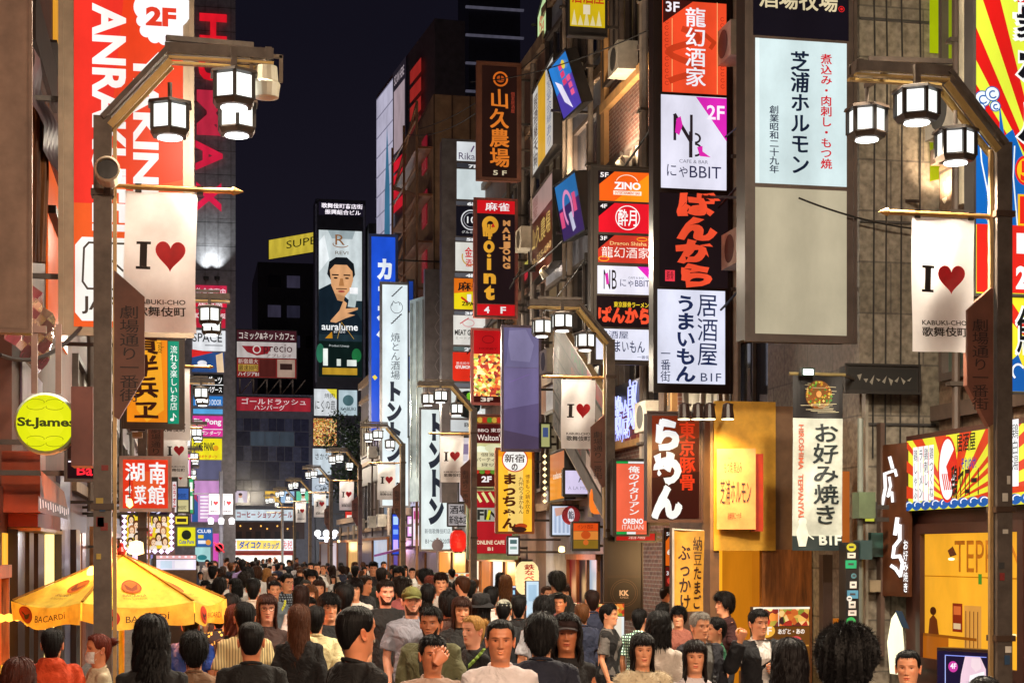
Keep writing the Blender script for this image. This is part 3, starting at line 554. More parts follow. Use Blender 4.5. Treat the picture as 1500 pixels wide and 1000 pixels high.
# tower on the far left with red letters
x0, x1 = at(262, 0, 105).x, at(345, 0, 105).x
base = Vector(((x0 + x1) / 2, 105, 0)); th = empty('cinema_tower', base, 'tall grey panelled tower with red vertical letters and floodlit base', 'tower')
m = MB(); m.box((x0 - 3, 105, 0), (x1, 118, 42), 'd:8A8690:.5'); m.build('wall', th, base)
F = fy((262, 0, 345, 440), 104.98); m = MB()
for i in range(5): m.poly([F.P(262 + i * 19, -80, .02), F.P(262.5 + i * 19, -80, .02), F.P(262.5 + i * 19, 430, .02), F.P(262 + i * 19, 430, .02)], 'd:26242A:.6')
for j in range(14): m.poly([F.P(262, -60 + j * 35, .02), F.P(345, -60 + j * 35, .02), F.P(345, -59.3 + j * 35, .02), F.P(262, -59.3 + j * 35, .02)], 'd:26242A:.6')
m.build('joint', th, base)
m = MB(); draw(m, F, [t('H', 292, 22, 332, 66, 'E01828', .04, 1), t('U', 290, 80, 331, 120, 'D81828', .04, 1), t('M', 288, 134, 330, 200, 'B82840', .04, 1), t('A', 286, 208, 326, 252, 'D02040', .04, 1), t('X', 287, 268, 324, 312, 'D82048', .04, 1)], 'e', .85, d0=.3); m.build('letter', th, base)
for i, px in enumerate((302, 318)):
    q = at(px, 404, 104.4); sp = bpy.data.lights.new('floodlight', 'SPOT'); sp.energy = 800; sp.color = (.9, 1, .9); sp.spot_size = R(75); sp.spot_blend = 1; so = bpy.data.objects.new('floodlight_beam', sp); COL.objects.link(so); so.location = q
    so.rotation_euler = (Vector((0, .5, 2.5))).to_track_quat('-Z', 'Y').to_euler()
    m = MB(); m.lathe([(.05, -.3), (.16, -.2), (.18, 0)], (q.x, q.y, q.z - .05), 'd:222222:.5', 10); m.bar((q.x, q.y, q.z - .3), (q.x, 105, q.z - .3), .06, .06, 'd:222222:.5'); props(m.build('floodlight', None, q), f"small floodlight washing up the grey tower, {'nearer the letters' if i == 0 else 'nearer the tower edge'}", 'floodlight', 'floodlights on the grey tower')
m = MB()
def tp(x0, y0, x1, y1, c, *el): draw(m, F, [r(x0, y0, x1, y1, c)] + list(el), 'e', .9, d0=.06, step=.008)
tp(284, 418, 332, 436, 'C02848', t('飲食店案内', 287, 422, 330, 433, 'F8E8F0', .02)); tp(284, 440, 332, 450, 'D01838', t('居酒屋', 290, 441, 326, 449, 'FFFFFF', .02)); tp(284, 452, 330, 480, 'B82038', t('MO-MO-PARADISE', 284, 459, 330, 466, 'F8E8E8', .02))
tp(282, 484, 330, 514, 'E4E6EA', t('SPACE', 282, 488, 325, 501, '2A2A30', .01), r(300, 505, 326, 506.5, '8A8A90')); tp(281, 516, 328, 545, '2A4A80', p('D82A28', (281, 512), (312, 516), (281, 524)), p('E8C8A0', (316, 520), (326, 516), (328, 545), (318, 545)), e(296, 532, 7, 4, 'E8E8F0'))
tp(283, 548, 327, 577, '121212', t('ダーツ', 304, 551, 325, 562, 'FFFFFF', .02), r(283, 563, 327, 564, 'FFFFFF'), t('バグース', 304, 566, 325, 575, 'FFFFFF', .02)); tp(283, 580, 326, 594, '2A7AC8', t('DOOR TO DOOR', 286, 585, 324, 593, 'F0F8FF', .01)); tp(283, 599, 326, 606, '5AA8E0')
tp(282, 609, 326, 639, 'E0389A', t('Pia Pong', 284, 613, 324, 624, 'FFFFFF', .03), r(282, 628, 326, 629, 'FFFFFF'), t('ピアポン ダーツ', 284, 631, 323, 637, 'FFFFFF', .02))
tp(281, 642, 325, 673, 'F0E020', t('GAME PANIC', 283, 648, 314, 660, '202020', .03), e(316, 656, 4, 4, 'E8A020'), t('カラオケ ダーツ', 286, 666, 318, 671, 'D02020', .02))
tp(280, 674, 324, 702, '5A5A78'); tp(280, 704, 322, 764, 'C890C8', r(281, 726, 290, 764, '2A5A98'), [r(293, 726 + i * 5, 305, 729 + i * 5, 'F8E8F4') for i in range(7)], p('B03060', (281, 726), (288, 724), (290, 736)))
tp(260, 772, 286, 799, 'E8E020', e(273, 783, 7, 7, '20281A'), t('Cute Pure', 262, 790, 284, 796, '2A4AA0', .02)); tp(288, 773, 311, 800, '2A60A8', t('CLUB', 289, 775, 309, 780, 'FFFFFF', .02), r(290, 783, 298, 788, 'E8D040'), e(305, 794, 4, 4, 'E89A40'), r(290, 791, 301, 796, 'E8E8F0')); tp(286, 801, 308, 822, 'A8D8D8', e(296, 816, 7, 4, '2A7A80')); tp(312, 781, 321, 822, 'D050B0')
m.build('tenant_panels', th, base)
x0, x1 = at(328, 0, 118).x, at(346, 0, 118).x
F = fy((328, 523, 346, 720), 112); sign('slim column of small tenant signs beside the grey tower', F, [((330, y, 344, y + 14), c, [t(s_, 332, y + 4, 342, y + 9, d, .01)]) for y, c, s_, d in ((527, 'B03058', 'Pavilion', 'FFFFFF'), (544, 'D8E8F0', 'GK', '4A5A68'), (561, 'D82028', 'MOMO', 'FFFFFF'), (579, 'E8E0F0', 'Suite', 'B04A7A'), (597, '4A4A68', 'Lounge', 'E0E0F0'), (614, '7ACC40', 'ミュージック', '101010'), (631, 'F0E8F0', '・', 'D03030'), (648, 'E0409A', '歌舞伎', 'FFFFFF'), (666, 'F0DC28', '☺', '303030'), (700, 'E0E4F0', 'GK', '5A6A78'))], .85, arms=None)
# ---------------------------------------------------------------- left-hand side
building('dark block at the left edge behind the beige signboard', -9, -2.0, 9, 17.6, 14, 'd:6A2E20:.6', face='x1', cornice=False)
th, base = building('narrow bar building with orange wall and golden shopfront', -9, -1.75, 17.7, 27, 13, 'd:5A2A16:.6', face='x1', cornice=False)
m = MB(); XL = -1.74
def lp(x0, x1, y0, y1, key, d=.02, thick=.03):
    F = fx(x0, x1, y0, y1, XL); c = [F.P(x0, y0, d), F.P(x1, y0, d), F.P(x1, y1, d), F.P(x0, y1, d)]; b = [q - F.N * (d + .005) for q in c]
    m.add(c + b, [(0, 1, 2, 3), (7, 6, 5, 4), (0, 4, 5, 1), (1, 5, 6, 2), (2, 6, 7, 3), (3, 7, 4, 0)], key)
lp(78, 97, -20, 58, 'e:E8A030:.8'); lp(100, 105, -20, 60, 'e:D8D010:.9', .08); lp(68, 97, 165, 470, 'e:E85A10:.8'); lp(30, 60, 525, 600, 'd:8A7AA0:.4'); m.build('lit_panel', th, base)
m = MB(); lp(72, 96, 58, 62, 'd:3A2A24:.5', .1); lp(46, 78, -20, 58, 'd:4A3A34:.5', .05); lp(68, 97, 300, 312, 'd:2A1A14:.5', .12); lp(40, 104, 142, 150, 'd:6A4038:.5', .2); m.build('window_frame', th, base)
m = MB()
for i in range(14):
    a = atx(41 + i * 2, 152, XL + .1 + .05 * (i % 3)); b = atx(40 + i * 1.7, 384, XL + .1 + .04 * ((i * 7) % 3)); m.tube([a, (a + b) / 2 + Vector((.02 * math.sin(i * 3), 0, 0)), b], .035, 'wood', 6)
m.build('bamboo_screen', th, base)
F = fx(44, 100, 62, 143, XL + .3); m = MB(); n = 10
for i in range(n):
    for j in range(8):
        q = [F.P(44 + 56 * (i + a) / n, 62 + 81 * (j + b) / 8, .05 * math.sin((i + a) * 1.3 + (j + b) * .7)) for a, b in ((0, 0), (1, 0), (1, 1), (0, 1))]; m.poly(q, 'd:6A5458:.35')
m.build('tarpaulin', th, base, smooth=True)
F = fx(30, 88, 380, 468, XL + .35); m = MB()
for i in range(n):
    for j in range(8):
        q = [F.P(30 + 58 * (i + a) / n, 380 + 88 * (j + b) / 8, .04 * math.sin((i + a) * 1.9 - (j + b) * .9) - .03 * (j + b)) for a, b in ((0, 0), (1, 0), (1, 1), (0, 1))]; m.poly(q, 'd:9A4A5A:.2')
m.build('plastic_curtain', th, base, smooth=True)
m = MB()
lp(-60, 130, 690, 1000, 'd:3A1408:.5', .012, .01)
for x_, w_, c_ in ((-30, 12, 'e:C87414:.9'), (1, 6, 'e:E8A030:1.3'), (20, 5, 'e:E0A028:1.1'), (34, 4, 'e:D89020:1'), (50, 6, 'e:7A2A0C:.7'), (57, 3, 'e:D08020:.8'), (64, 12, 'e:FFDC88:2.0'), (108, 8, 'e:B87838:.7'), (118, 5, 'e:7A3A20:.6')): lp(x_, x_ + w_, 780, 1000, c_, .03)
lp(83, 98, 690, 1000, 'd:6A6C88:.3', .05); m.build('shop_window', th, base)
m = MB()
for x, w_ in ((8, 11), (26, 7), (40, 9), (77, 5), (100, 6)): m = MB(); lp(x, x + w_, 775, 1000, 'd:1E0A08:.3', .12); m.build('post', th, base)
m = MB(); lp(10, 50, 690, 738, 'd:1A0E0C:.6', .3); lp(10, 50, 739, 771, 'd:7A2410:.5', .3); lp(10, 50, 772, 777, 'd:A87838:.4', .33); m.build('fascia', th, base); m = MB()
lp(3, 13, 660, 750, 'd:7A3018:.4', .36); m.build('post', th, base)
F = fx(52, 96, 692, 748, XL + .5); m = MB(); draw(m, F, [p('d:7A4A34:.6', (55, 686), (90, 700), (96, 726), (60, 726)), r(52, 726, 96, 748, 'd:3A1410:.5'), [l([(54 + i * 3.1, 729 + (i * 5) % 4), (54.6 + i * 3.1, 743 - (i * 7) % 5)], 1.3, 'e:E8D0C8:.8') for i in range(13)]], d0=.02); m.build('awning', th, base)
F = fx(0, 130, 880, 940, XL + .2); 
for i in range(18): m = MB(); q = F.P(i * 7.2, 905 + (i % 3) * 4); m.lathe([(.0, -.04), (.04, -.025), (.04, .025), (0, .04)], q, 'e:FFB040:3', 8); m.build('string_lamp', th, base)
building('tall plain block behind the red grill sign', -9, -1.8, 27.1, 45, 12, 'd:5A3230:.6', face='x1', bays=3, lit={(0, 1): 'e:8A5A7A:.7', (1, 0): 'e:A06A30:.7'})
building('low shop block behind the portrait billboard', -9, -1.85, 45.1, 75, 8, 'd:5A3E44:.6', face='x1', bays=4, lit={(0, 2): 'e:9A7A9A:.8'})
building('dim block at the far left corner', -9, -1.9, 75.1, 103, 9, 'd:38343E:.6', face='x1', bays=4)
# ---------------------------------------------------------------- street lamps and banners
ORD = ['nearest', 'second', 'third', 'fourth', 'fifth', 'sixth', 'seventh']
def lantern(th, base, c, sc=1.0):
    """hexagonal lantern hanging from c (its cap's top)"""
    x, y, z = c; m = MB(); ph = R(30)
    m.lathe([(.03, .0), (.19 * sc, -.045), (.2 * sc, -.07), (.16 * sc, -.08)], c, 'd:3A2E26:.4', 6, ph)
    m.lathe([(.165 * sc, -.265), (.175 * sc, -.28), (.15 * sc, -.32), (.11 * sc, -.325)], c, 'd:3A2E26:.4', 6, ph)
    for k in range(6):
        a = ph + k * math.pi / 3; q = (x + .163 * sc * math.cos(a), y + .163 * sc * math.sin(a))
        m.bar((q[0], q[1], z - .07), (q[0], q[1], z - .275), .03, .03, 'd:2A221C:.4')
    m.tube([(x, y, z), (x, y, z + .12)], .018, 'bronze', 8)
    o = m.build('lantern', th, base)
    g = MB(); g.lathe([(.152 * sc, -.078), (.152 * sc, -.268)], c, 'e:FBFFF4:1.7', 6, ph); g.lathe([(.1 * sc, -.32), (.1 * sc, -.335)], c, 'e:FFFFF6:5', 12)
    gl = g.build('glass', o, base)
def lamp(Y, X, sg, i, side):
    base = Vector((X, Y, .1)); th = empty('street_lamp', base, f"bronze street lamp with hexagonal lit lanterns, {ORD[i]} along the {side} kerb", 'street lamp', 'street lamps along the street')
    P = lambda dx, z, dy=0: Vector((X + sg * dx, Y + dy, z + (.2 if z > .5 else 0)))
    m = MB(); m.box(P(-.07, .1, -.07), P(.07, 5.36, .07), 'bronze'); m.box(P(.08, .12, -.02), P(.11, 5.3, .02), 'd:B89868:.35:.5'); m.box(P(-.14, .1, -.14), P(.14, .45, .14), 'bronze'); m.build('pole', th, base)
    m = MB()
    for dy in (-.075, .075):
        pts = [P(0, 5.34, dy), P(.52, 5.93, dy), P(1.36, 5.93, dy)]
        m.bar(pts[0], pts[1], .04, .085, 'bronze', up=(0, 1, 0)); m.bar(pts[1] - (pts[2] - pts[1]).normalized() * .03, pts[2], .04, .085, 'bronze')
        m.bar(pts[0] + Vector((sg * .06, 0, -.06)), pts[1] + Vector((sg * .02, 0, -.1)), .055, .025, 'd:C8A868:.35:.4', up=(0, 1, 0)); m.bar(pts[1] + Vector((0, 0, -.078)), pts[2] + Vector((0, 0, -.078)), .055, .02, 'd:C8A868:.35:.4')
    m.bar(P(.5, 6.0, -.1), P(1.2, 6.02, .02), .05, .04, 'bronze'); m.bar(P(1.32, 5.93, -.1), P(1.32, 5.93, .1), .05, .1, 'bronze')
    m.bar(P(1.04 if sg > 0 else .83, 5.95, -.12), P(1.04 if sg > 0 else .83, 5.8, -.12), .05, .05, 'bronze'); m.bar(P(1.06, 5.9, .0), P(1.06, 5.9, .4), .04, .04, 'bronze'); m.build('arm', th, base)
    for dx, z, dy, k in (((.53, 5.55, 0, 1), (1.04, 5.79, -.12, 1.08), (1.08, 5.7, .42, 1)) if sg > 0 else ((.83, 5.79, -.12, 1.08), (.42, 5.5, 0, 1), (1.06, 5.76, .38, 1))): lantern(th, base, P(dx, z, dy), k)
    for z in (1.1, 2.2, 4.72): m = MB(); m.box(P(-.09, z, -.09), P(.09, z + .05, .09), 'd:4A3628:.4'); m.build('clamp', th, base)
    if i == 0 and Y > 3:
        rs = random.Random(int(Y)); st = MB()
        for k in range(7): xx = rs.uniform(-.055, .01); zz = rs.uniform(.9, 2.6); st.box(P(xx, zz, -.082), P(xx + rs.uniform(.03, .06), zz + rs.uniform(.03, .08), -.08), 'd:' + rs.choice(('D8D4C8', '8A2A24', '2A4A6A', 'C8B050', '3A3A3A')) + ':.5')
        st.build('sticker', th, base)
    zr = 4.81 if sg > 0 else 4.73; m = MB(); m.tube([P(.08, zr), P(1.02, zr), P(1.04, zr), P(1.12, zr)], [.022, .022, .035, .003], 'd:C89858:.35:.5', 8)
    for dx in (.28, .77): m.bar(P(dx, zr + .03), P(dx, zr - .04), .05, .02, 'd:30241C:.5')
    m.build('banner_rod', th, base)
    if i < 6:
        m = MB(); pl = [(.09, 4.13), (.09, 2.95), (.13, 2.93), (.33, 3.28), (.33, 3.92)]
        a = [P(x, z, -.035) for x, z in pl]; b = [P(x, z, .035) for x, z in pl]; m.loft([a, b], 'd:7A4A38:.45')
        F = Frame((0, 0, 1, 1), P(.13 if sg > 0 else .29, 3.85, -.037), Vector((.16, 0, 0)), Vector((0, 0, -.78)))
        draw(m, F, [v('劇場通り一番街', 0, .0, 1, 1, 'd:2A1410:.5', .0)], d0=.002); m.build('name_plate', th, base)
    sd = bpy.data.lights.new('lantern_down', 'SPOT'); sd.spot_size = R(168); sd.spot_blend = .35; sd.energy = (1500 if i == 0 else 850) * (.5 if sg > 0 else 1) if Y > 3 else 1700; sd.color = (1, .86, .66) if Y > 3 else (1, .72, .5); sd.shadow_soft_size = .15
    so = bpy.data.objects.new('lantern_down', sd); COL.objects.link(so); so.parent = th; so.location = P(.95, 5.25, .14) - base
    ld = bpy.data.lights.new('lantern_or_fill_light', 'POINT'); ld.energy = .8 * ((1400 if i == 0 else 620) * (.6 if sg > 0 else 1) if Y > 3 else 1000); ld.color = (1, .86, .66) if Y > 3 else (1, .72, .5); ld.shadow_soft_size = .15
    lo = bpy.data.objects.new('lantern_or_fill_light', ld); COL.objects.link(lo); lo.parent = th; lo.location = P(.9, 6.75, 0) - base  # bare fill point above the arm, added to brighten the upper facades
    return th
def banner(Y, X, sg, i, side, both=False):
    """cloth banner hung from the rod; gentle folds"""
    w, h = .57, 1.14; o2 = -.08 if sg > 0 else 0; xa = X + sg * (.25 + o2); xb = X + sg * (.82 + o2); x0, x1 = min(xa, xb), max(xa, xb); z1 = 4.98 if sg > 0 else 4.9
    base = Vector(((x0 + x1) / 2, Y, z1 - h)); rs = random.Random(i * 7 + (3 if sg > 0 else 11)); a, b, c = rs.uniform(0, 6), rs.uniform(5, 9), rs.uniform(2, 4)
    def D(u, v_): return Vector((x0 + w * u + .008 * math.sin(v_ * 5 + a), Y + .012 * math.sin(u * b + a + v_ * c) * (.3 + v_) + .012 * math.sin(u * 3.14) * math.sin(v_ * 9 + a) - .008 * math.exp(-((u - .5) / .2) ** 2 - ((v_ - .12) / .1) ** 2), z1 - h * v_))
    m = MB(); n, k = 24, 40
    vs = [D(i2 / n, j / k) for j in range(k + 1) for i2 in range(n + 1)]
    m.add(vs, [(j * (n + 1) + i2, j * (n + 1) + i2 + 1, (j + 1) * (n + 1) + i2 + 1, (j + 1) * (n + 1) + i2) for j in range(k) for i2 in range(n)], 'cloth')
    class FF:
        rect = (0, 0, 1, 1)
        def P(s, x, y, d=0): return D(x, y) + Vector((0, -.006 - d, 0))
    f = FF(); H = heart(.645, .46, .42, .215, 'd:E81424:.5')[1]
    draw(m, f, slab_i(.27, .36, .555, .2, 'd:2A2020:.6') + [t('KABUKI-CHO', .16, .765, .86, .80, 'd:2A2020:.6', .015), t('歌舞伎町', .16, .815, .86, .885, 'd:2A2020:.6', .03)], d0=.001, step=.0003)
    hc = (.645, .45)
    for q in range(len(H)): m.poly([f.P(*hc, .003), f.P(*H[q], .003), f.P(*H[(q + 1) % len(H)], .003)], 'd:E81424:.5')
    o = m.build('banner', None, base, smooth=True)
    props(o, f"white banner with red heart on the {ORD[i]} lamp along the {side} kerb", 'banner', 'heart banners on the lamps')
LY = [13.6, 26.5, 39.4, 52.3, 65.2, 78.1, 91]; RY = [12.95, 26.1, 39, 52, 65, 78, 91, 104, 117]
ORD += ['eighth', 'ninth']
for i in range(7):
    lamp(LY[i], -.64, 1, i, 'left'); banner(LY[i], -.64, 1, i, 'left')
    lamp(RY[i], 6.87, -1, i, 'right'); banner(RY[i], 6.87, -1, i, 'right')
for i in (7, 8): lamp(RY[i], 6.87, -1, i, 'right')  # further posts added to throw light on the end building
for Y in (.75, -12.2):
    for X, sg, sd in ((-.64, 1, 'left'), (6.87, -1, 'right')):
        lamp(Y, X, sg, 0, sd)['label'] = f"bronze street lamp on the {sd} kerb {'level with' if Y > 0 else 'behind'} the viewer, out of the picture"
for k_ in range(7):
    y0_, y1_, z_ = ((18.9, 31, 8.6), (22.5, 37, 7.4), (27, 45, 9.3), (32, 54, 8.0), (20.5, 30, 6.6), (38, 60, 8.8), (45, 70, 7.2))[k_]; A = Vector((7.95, y0_, z_)); B = Vector((8.1, y1_, z_ + .5 - .2 * k_)); m = MB()
    m.tube([A + (B - A) * i / 14 - Vector((.06 * (k_ % 3), 0, (.5 + .1 * k_) * 4 * (i / 14) * (1 - i / 14))) for i in range(15)], .014 + .004 * (k_ % 3), 'd:0E0C0C:.6', 6); m.box(A - Vector((.05, .05, .08)), A + Vector((.3, .05, .08)), 'd:3A3634:.5')
    props(m.build('facade_cable', None, A), f"black cable sagging along the right-hand facades, {('first', 'second', 'third', 'fourth', 'fifth', 'sixth', 'seventh')[k_]} strung", 'cable', 'cables along the facades')
# things on the near left post
q = at(158, 252, 13.3); m = MB(); m.lathe([(.0, -.2), (.09, -.19), (.1, -.1), (.1, .12), (.085, .13), (.08, .07), (0, .06)], q, 'd:C8B8A0:.35', 18, axis='y'); m.build
th = empty('security_camera', q, 'round cream security camera clamped to the nearest lamp post above its banner', 'camera')
m.build('body', th, q); m = MB(); m.lathe([(0, 0), (.078, .0), (.078, .01), (0, .01)], (q.x, q.y - .075, q.z), 'd:1A1614:.2', 18, axis='y'); m.build('lens', th, q); m = MB(); m.bar(q, (q.x - .02, 13.55, q.z - .12), .05, .05, 'd:4A3A30:.5'); m.build('bracket', th, q)
q = at(390, 120, 13.55); th = empty('floodlight', q, 'round white floodlight on the tip of the nearest left lamp arm', 'floodlight')
m = MB(); m.lathe([(.0, .14), (.09, .12), (.1, .0), (.115, -.02), (.1, -.13), (.06, -.14)], q, 'd:D8D0B8:.35', 16); m.build('body', th, q); m = MB(); m.bar(q + Vector((-.12, 0, .0)), q + Vector((-.12, 0, .22)), .03, .03, 'd:8A7A68:.5'); m.bar(q + Vector((-.13, 0, .21)), q + Vector((.13, 0, .21)), .03, .03, 'd:8A7A68:.5'); m.bar(q + Vector((.12, 0, .0)), q + Vector((.12, 0, .22)), .03, .03, 'd:8A7A68:.5'); m.build('bracket', th, q)
# overhead wires
m = MB()
for a, b, sag in (((1010, 288, 24), (1345, 295, 18.4), .0),): m.bar(at(*a), at(*b), .04, .04, 'd:2A1C18:.5')
props(m.build('sign_beam', None, at(1010, 288, 24)), 'thin dark horizontal beam crossing in front of the blank cream sign', 'beam')
for i, (a, b, sag) in enumerate((((1065, 80, 24.4), (1100, 30, 22), .1), ((590, 195, 56), (705, 160, 40), .3), ((610, 190, 56), (800, 70, 36), .3), ((690, 120, 41), (960, 40, 26), .2), ((1170, 290, 18.4), (1340, 335, 18.4), .05), ((0, 520, 15), (118, 480, 17), .15))):
    A, B = at(*a), at(*b); m = MB(); m.tube([A + (B - A) * k / 12 - Vector((0, 0, sag * 4 * (k / 12) * (1 - k / 12))) for k in range(13)], .012 if i < 5 else .02, 'd:14100E:.6', 6)
    props(m.build('overhead_wire', None, A), ('thin wire beside the dragon sign', 'wire from the fire escape to the black farm sign', 'higher wire running from the fire escape past the black farm sign', 'wire along the brick block near the top', 'thin wire slanting across the tiled tower', 'thick black cable by the beige signboard')[i], 'wire')
# ---------------------------------------------------------------- projecting signs, right-hand side (near to far)
K = '141012'
# sunburst sign at the right edge
F = fy((1428, -150, 1530, 432), 14.5); el = []
for i in range(18):
    a = R(196 + i * 9.2); b = R(196 + i * 9.2 + 4.6); c0 = (1540, 300); L = 900
    P1 = [(c0[0] + L * math.cos(x), c0[1] + L * math.sin(x)) for x in (a, b)]
    q = [c0]
    for X, Y in P1:
        s_ = min(1, (1428 - c0[0]) / (X - c0[0]) if X < 1428 else 1, (-150 - c0[1]) / (Y - c0[1]) if Y < -150 else 1); q.append((c0[0] + (X - c0[0]) * s_, c0[1] + (Y - c0[1]) * s_))
    el.append(p('D81C18', *q))
el += [p('1464B8', (1428, 190), (1440, 165), (1452, 180), (1462, 215), (1470, 260), (1480, 331), (1428, 331)), p('1464B8', (1462, 150), (1470, 200), (1482, 190), (1498, 230), (1510, 331), (1466, 331))]
for cx, cy, rr in ((1438, 148, 12), (1452, 140, 11), (1434, 162, 8), (1456, 158, 8)): el += [e(cx, cy, rr, rr, '1A5AA8'), e(cx, cy, rr - 1.5, rr - 1.5, 'E8F4FF'), o_(cx + 1, cy + 1, rr * .55, rr * .55, 2, '1A5AA8', 30, 300)]
el += [l([(1432, 190), (1436, 240), (1446, 290), (1462, 331)], 2, 'E8F4FF'), l([(1444, 185), (1449, 240), (1462, 300), (1472, 331)], 2, 'E8F4FF'), l([(1484, 215), (1482, 260), (1488, 331)], 2, 'E8F4FF')]
for s_, y in (('大', -60), ('衆', 0), ('ホ', 65), ('ル', 150)): el += [t(s_, 1484, y, 1545, y + 62, 'FFFFFF', .11), t(s_, 1488, y + 3, 1541, y + 58, '101018', .05)]
el += [e(1500, 250, 16, 22, 'E8281C'), e(1500, 250, 13, 18, 'F8C020'), t('5', 1492, 236, 1508, 266, 'E8281C', .05), r(1488, 285, 1530, 331, 'F8C020'), r(1491, 288, 1530, 328, 'E8281C'), r(1428, 331, 1530, 430, 'E42A20'), t('1', 1486, 342, 1498, 372, 'FFFFFF', .05), t('2', 1485, 390, 1502, 424, 'FFFFFF', .05)]
sign('tall sunburst sign in yellow and red rays with blue curling waves', F, [((1428, -150, 1530, 431), 'E0EC40', el)], .95, arms=8.9)
F = fy((1478, 436, 1560, 575), 14.2); sign('smaller sunburst sign with blue waves under the tall sunburst sign', F, [((1479, 437, 1560, 574), 'F0E030', [p('D8301E', (1560, 560), (1479, 440), (1479, 470)), p('D8301E', (1560, 560), (1500, 437), (1520, 437)), t('魚', 1487, 450, 1520, 520, 'FFFFFF', .08), t('魚', 1489, 453, 1518, 517, '181818', .03), p('1A5AA8', (1479, 530), (1490, 520), (1500, 545), (1515, 530), (1530, 574), (1479, 574)), o_(1490, 545, 10, 12, 3, 'FFFFFF', 120, 330)])], .95, arms=8.9)
# cream blank + shibaura stack
F = fy((1095, -170, 1250, 497), 18.5)
dr = []
sign('tall sign stack with pale blue-white brush-lettered panel above a blank cream panel', F, [((1103, -165, 1243, 56), '141018', [t('酒場牧場', 1112, -16, 1226, 15, 'D8C8A0', .03, 0, .03), o_(1232, 10, 4.5, 4.5, 1, 'D82020'), e(1232, 10, 2, 2, 'D82020')]),
    ((1106, 60, 1240, 271), 'CFE2E4', [r(1106, 60, 1112, 271, 'E4F2F2'), v('芝浦ホルモン', 1157, 75, 1185, 256, '142036', .045, .05), v('煮込み・肉刺し・もつ焼', 1201, 77, 1218, 246, 'C81E2A', .035, .04), v('創業昭和二十九年', 1126, 157, 1140, 256, '182038', .025, .03)]),
    ((1106, 277, 1240, 490), 'e:CEC2A4:.68', [])], .93, case='d:4A3E38:.4', depth_=.4, arms=8.05, lip=.04)
F = fy((1240, 536, 1345, 574), 18.3); sign('black weathered signboard with peeling print on steel arms', F, [((1242, 540, 1343, 571), 'd:16120E:.7', [[p('d:8A8478:.7', (1255 + i * 9, 550 + (i * 5) % 11), (1262 + i * 9, 548 + (i * 7) % 13), (1259 + i * 9, 558 + (i * 3) % 8)) for i in range(9)]])], .5, k='d', case='d:1E1814:.6', arms=8.05)
# okonomiyaki banner
F = fy((1161, 548, 1234, 806), 17.9); base = F.center(); m = MB(); n = 14; k = 36
class BF:
    rect = F.rect
    def P(s, x, y, d=0):
        u = (x - 1161) / 73; w = (y - 548) / 258; return F.P(x, y, d) + Vector((0, -.014 * math.sin(w * 17 + u * 4) * math.sin(u * 3.1) - .01 * math.sin(u * 7 + w * 5), 0))
f = BF()
for i in range(n):
    for j in range(k):
        q = [f.P(1161 + 73 * (i + a) / n, 548 + 258 * (j + b) / k) for a, b in ((0, 0), (1, 0), (1, 1), (0, 1))]
        m.poly(q, 'd:121014:.6' if j < 9 else ('d:1A2A2C:.6' if j > 32 else 'd:C4CCC4:.6'))
rs = random.Random(4)
draw(m, f, [[l([(1170 + rs.uniform(0, 50), y), (1200 + rs.uniform(0, 30), y + rs.uniform(-1, 1))], .7, 'd:C8C0A0') for y in range(562, 606, 2)]], d0=.008, step=.0004)
fo = []
for i in range(110):
    a = rs.uniform(0, 6.28); q = rs.uniform(0, 1) ** .5; cx, cy = 1199 + 19 * q * math.cos(a), 578 + 19 * q * math.sin(a); s_ = rs.uniform(1, 2.4)
    fo.append(p('d:' + rs.choice(('C8A030', '5A9A30', '3A7A28', '8AB040', 'B05A20', 'D8C070')), (cx - s_, cy), (cx, cy - s_), (cx + s_, cy), (cx, cy + s_)))
draw(m, f, [e(1199, 578, 20, 21, 'd:7A4A18:.5')] + fo + [e(1199, 577, 4, 4.5, 'd:E8A060:.5')], d0=.012, step=.0012)
draw(m, f, [v('お好み焼き', 1190, 618, 1228, 768, 'd:1E2A2E:.6', .028, .05), t('HIROSHIMA  TEPPANYAKI', 1169, 622, 1177, 765, 'd:C86A50:.6', .02, 1), p('d:E0E8E0', (1170, 800), (1166, 780), (1170, 768), (1180, 768), (1184, 782), (1180, 800)), e(1175, 764, 6, 6.5, 'd:E0E8E0'), l([(1182, 782), (1191, 789)], 2, 'd:E0E8E0'), t('B1F', 1199, 783, 1232, 798, 'd:E0E8E0', .04)], d0=.01, step=.001)
th = empty('cloth_banner', base, 'long white cloth banner with dark brush lettering and a pancake photo on black', 'banner'); m.build('cloth', th, base, smooth=True)
m = MB(); m.tube([F.P(1156, 548), F.P(1238, 548)], .02, 'd:8A7A50:.4'); m.bar(F.P(1236, 548), Vector((8.02, 18.6, F.O.z)), .03, .03, 'd:4A4038:.5'); m.build('rod', th, base)
q = at(1183, 545, 17.75); m = MB(); m.box(q + Vector((-.08, -.02, -.04)), q + Vector((.08, .06, .05)), 'd:2A3A34:.5'); m.box(q + Vector((-.06, -.026, -.03)), q + Vector((.06, -.02, .03)), 'e:E8FFF0:6'); props(m.build('clamp_lamp', None, q), 'small bright white lamp clipped above the long cloth banner', 'lamp')
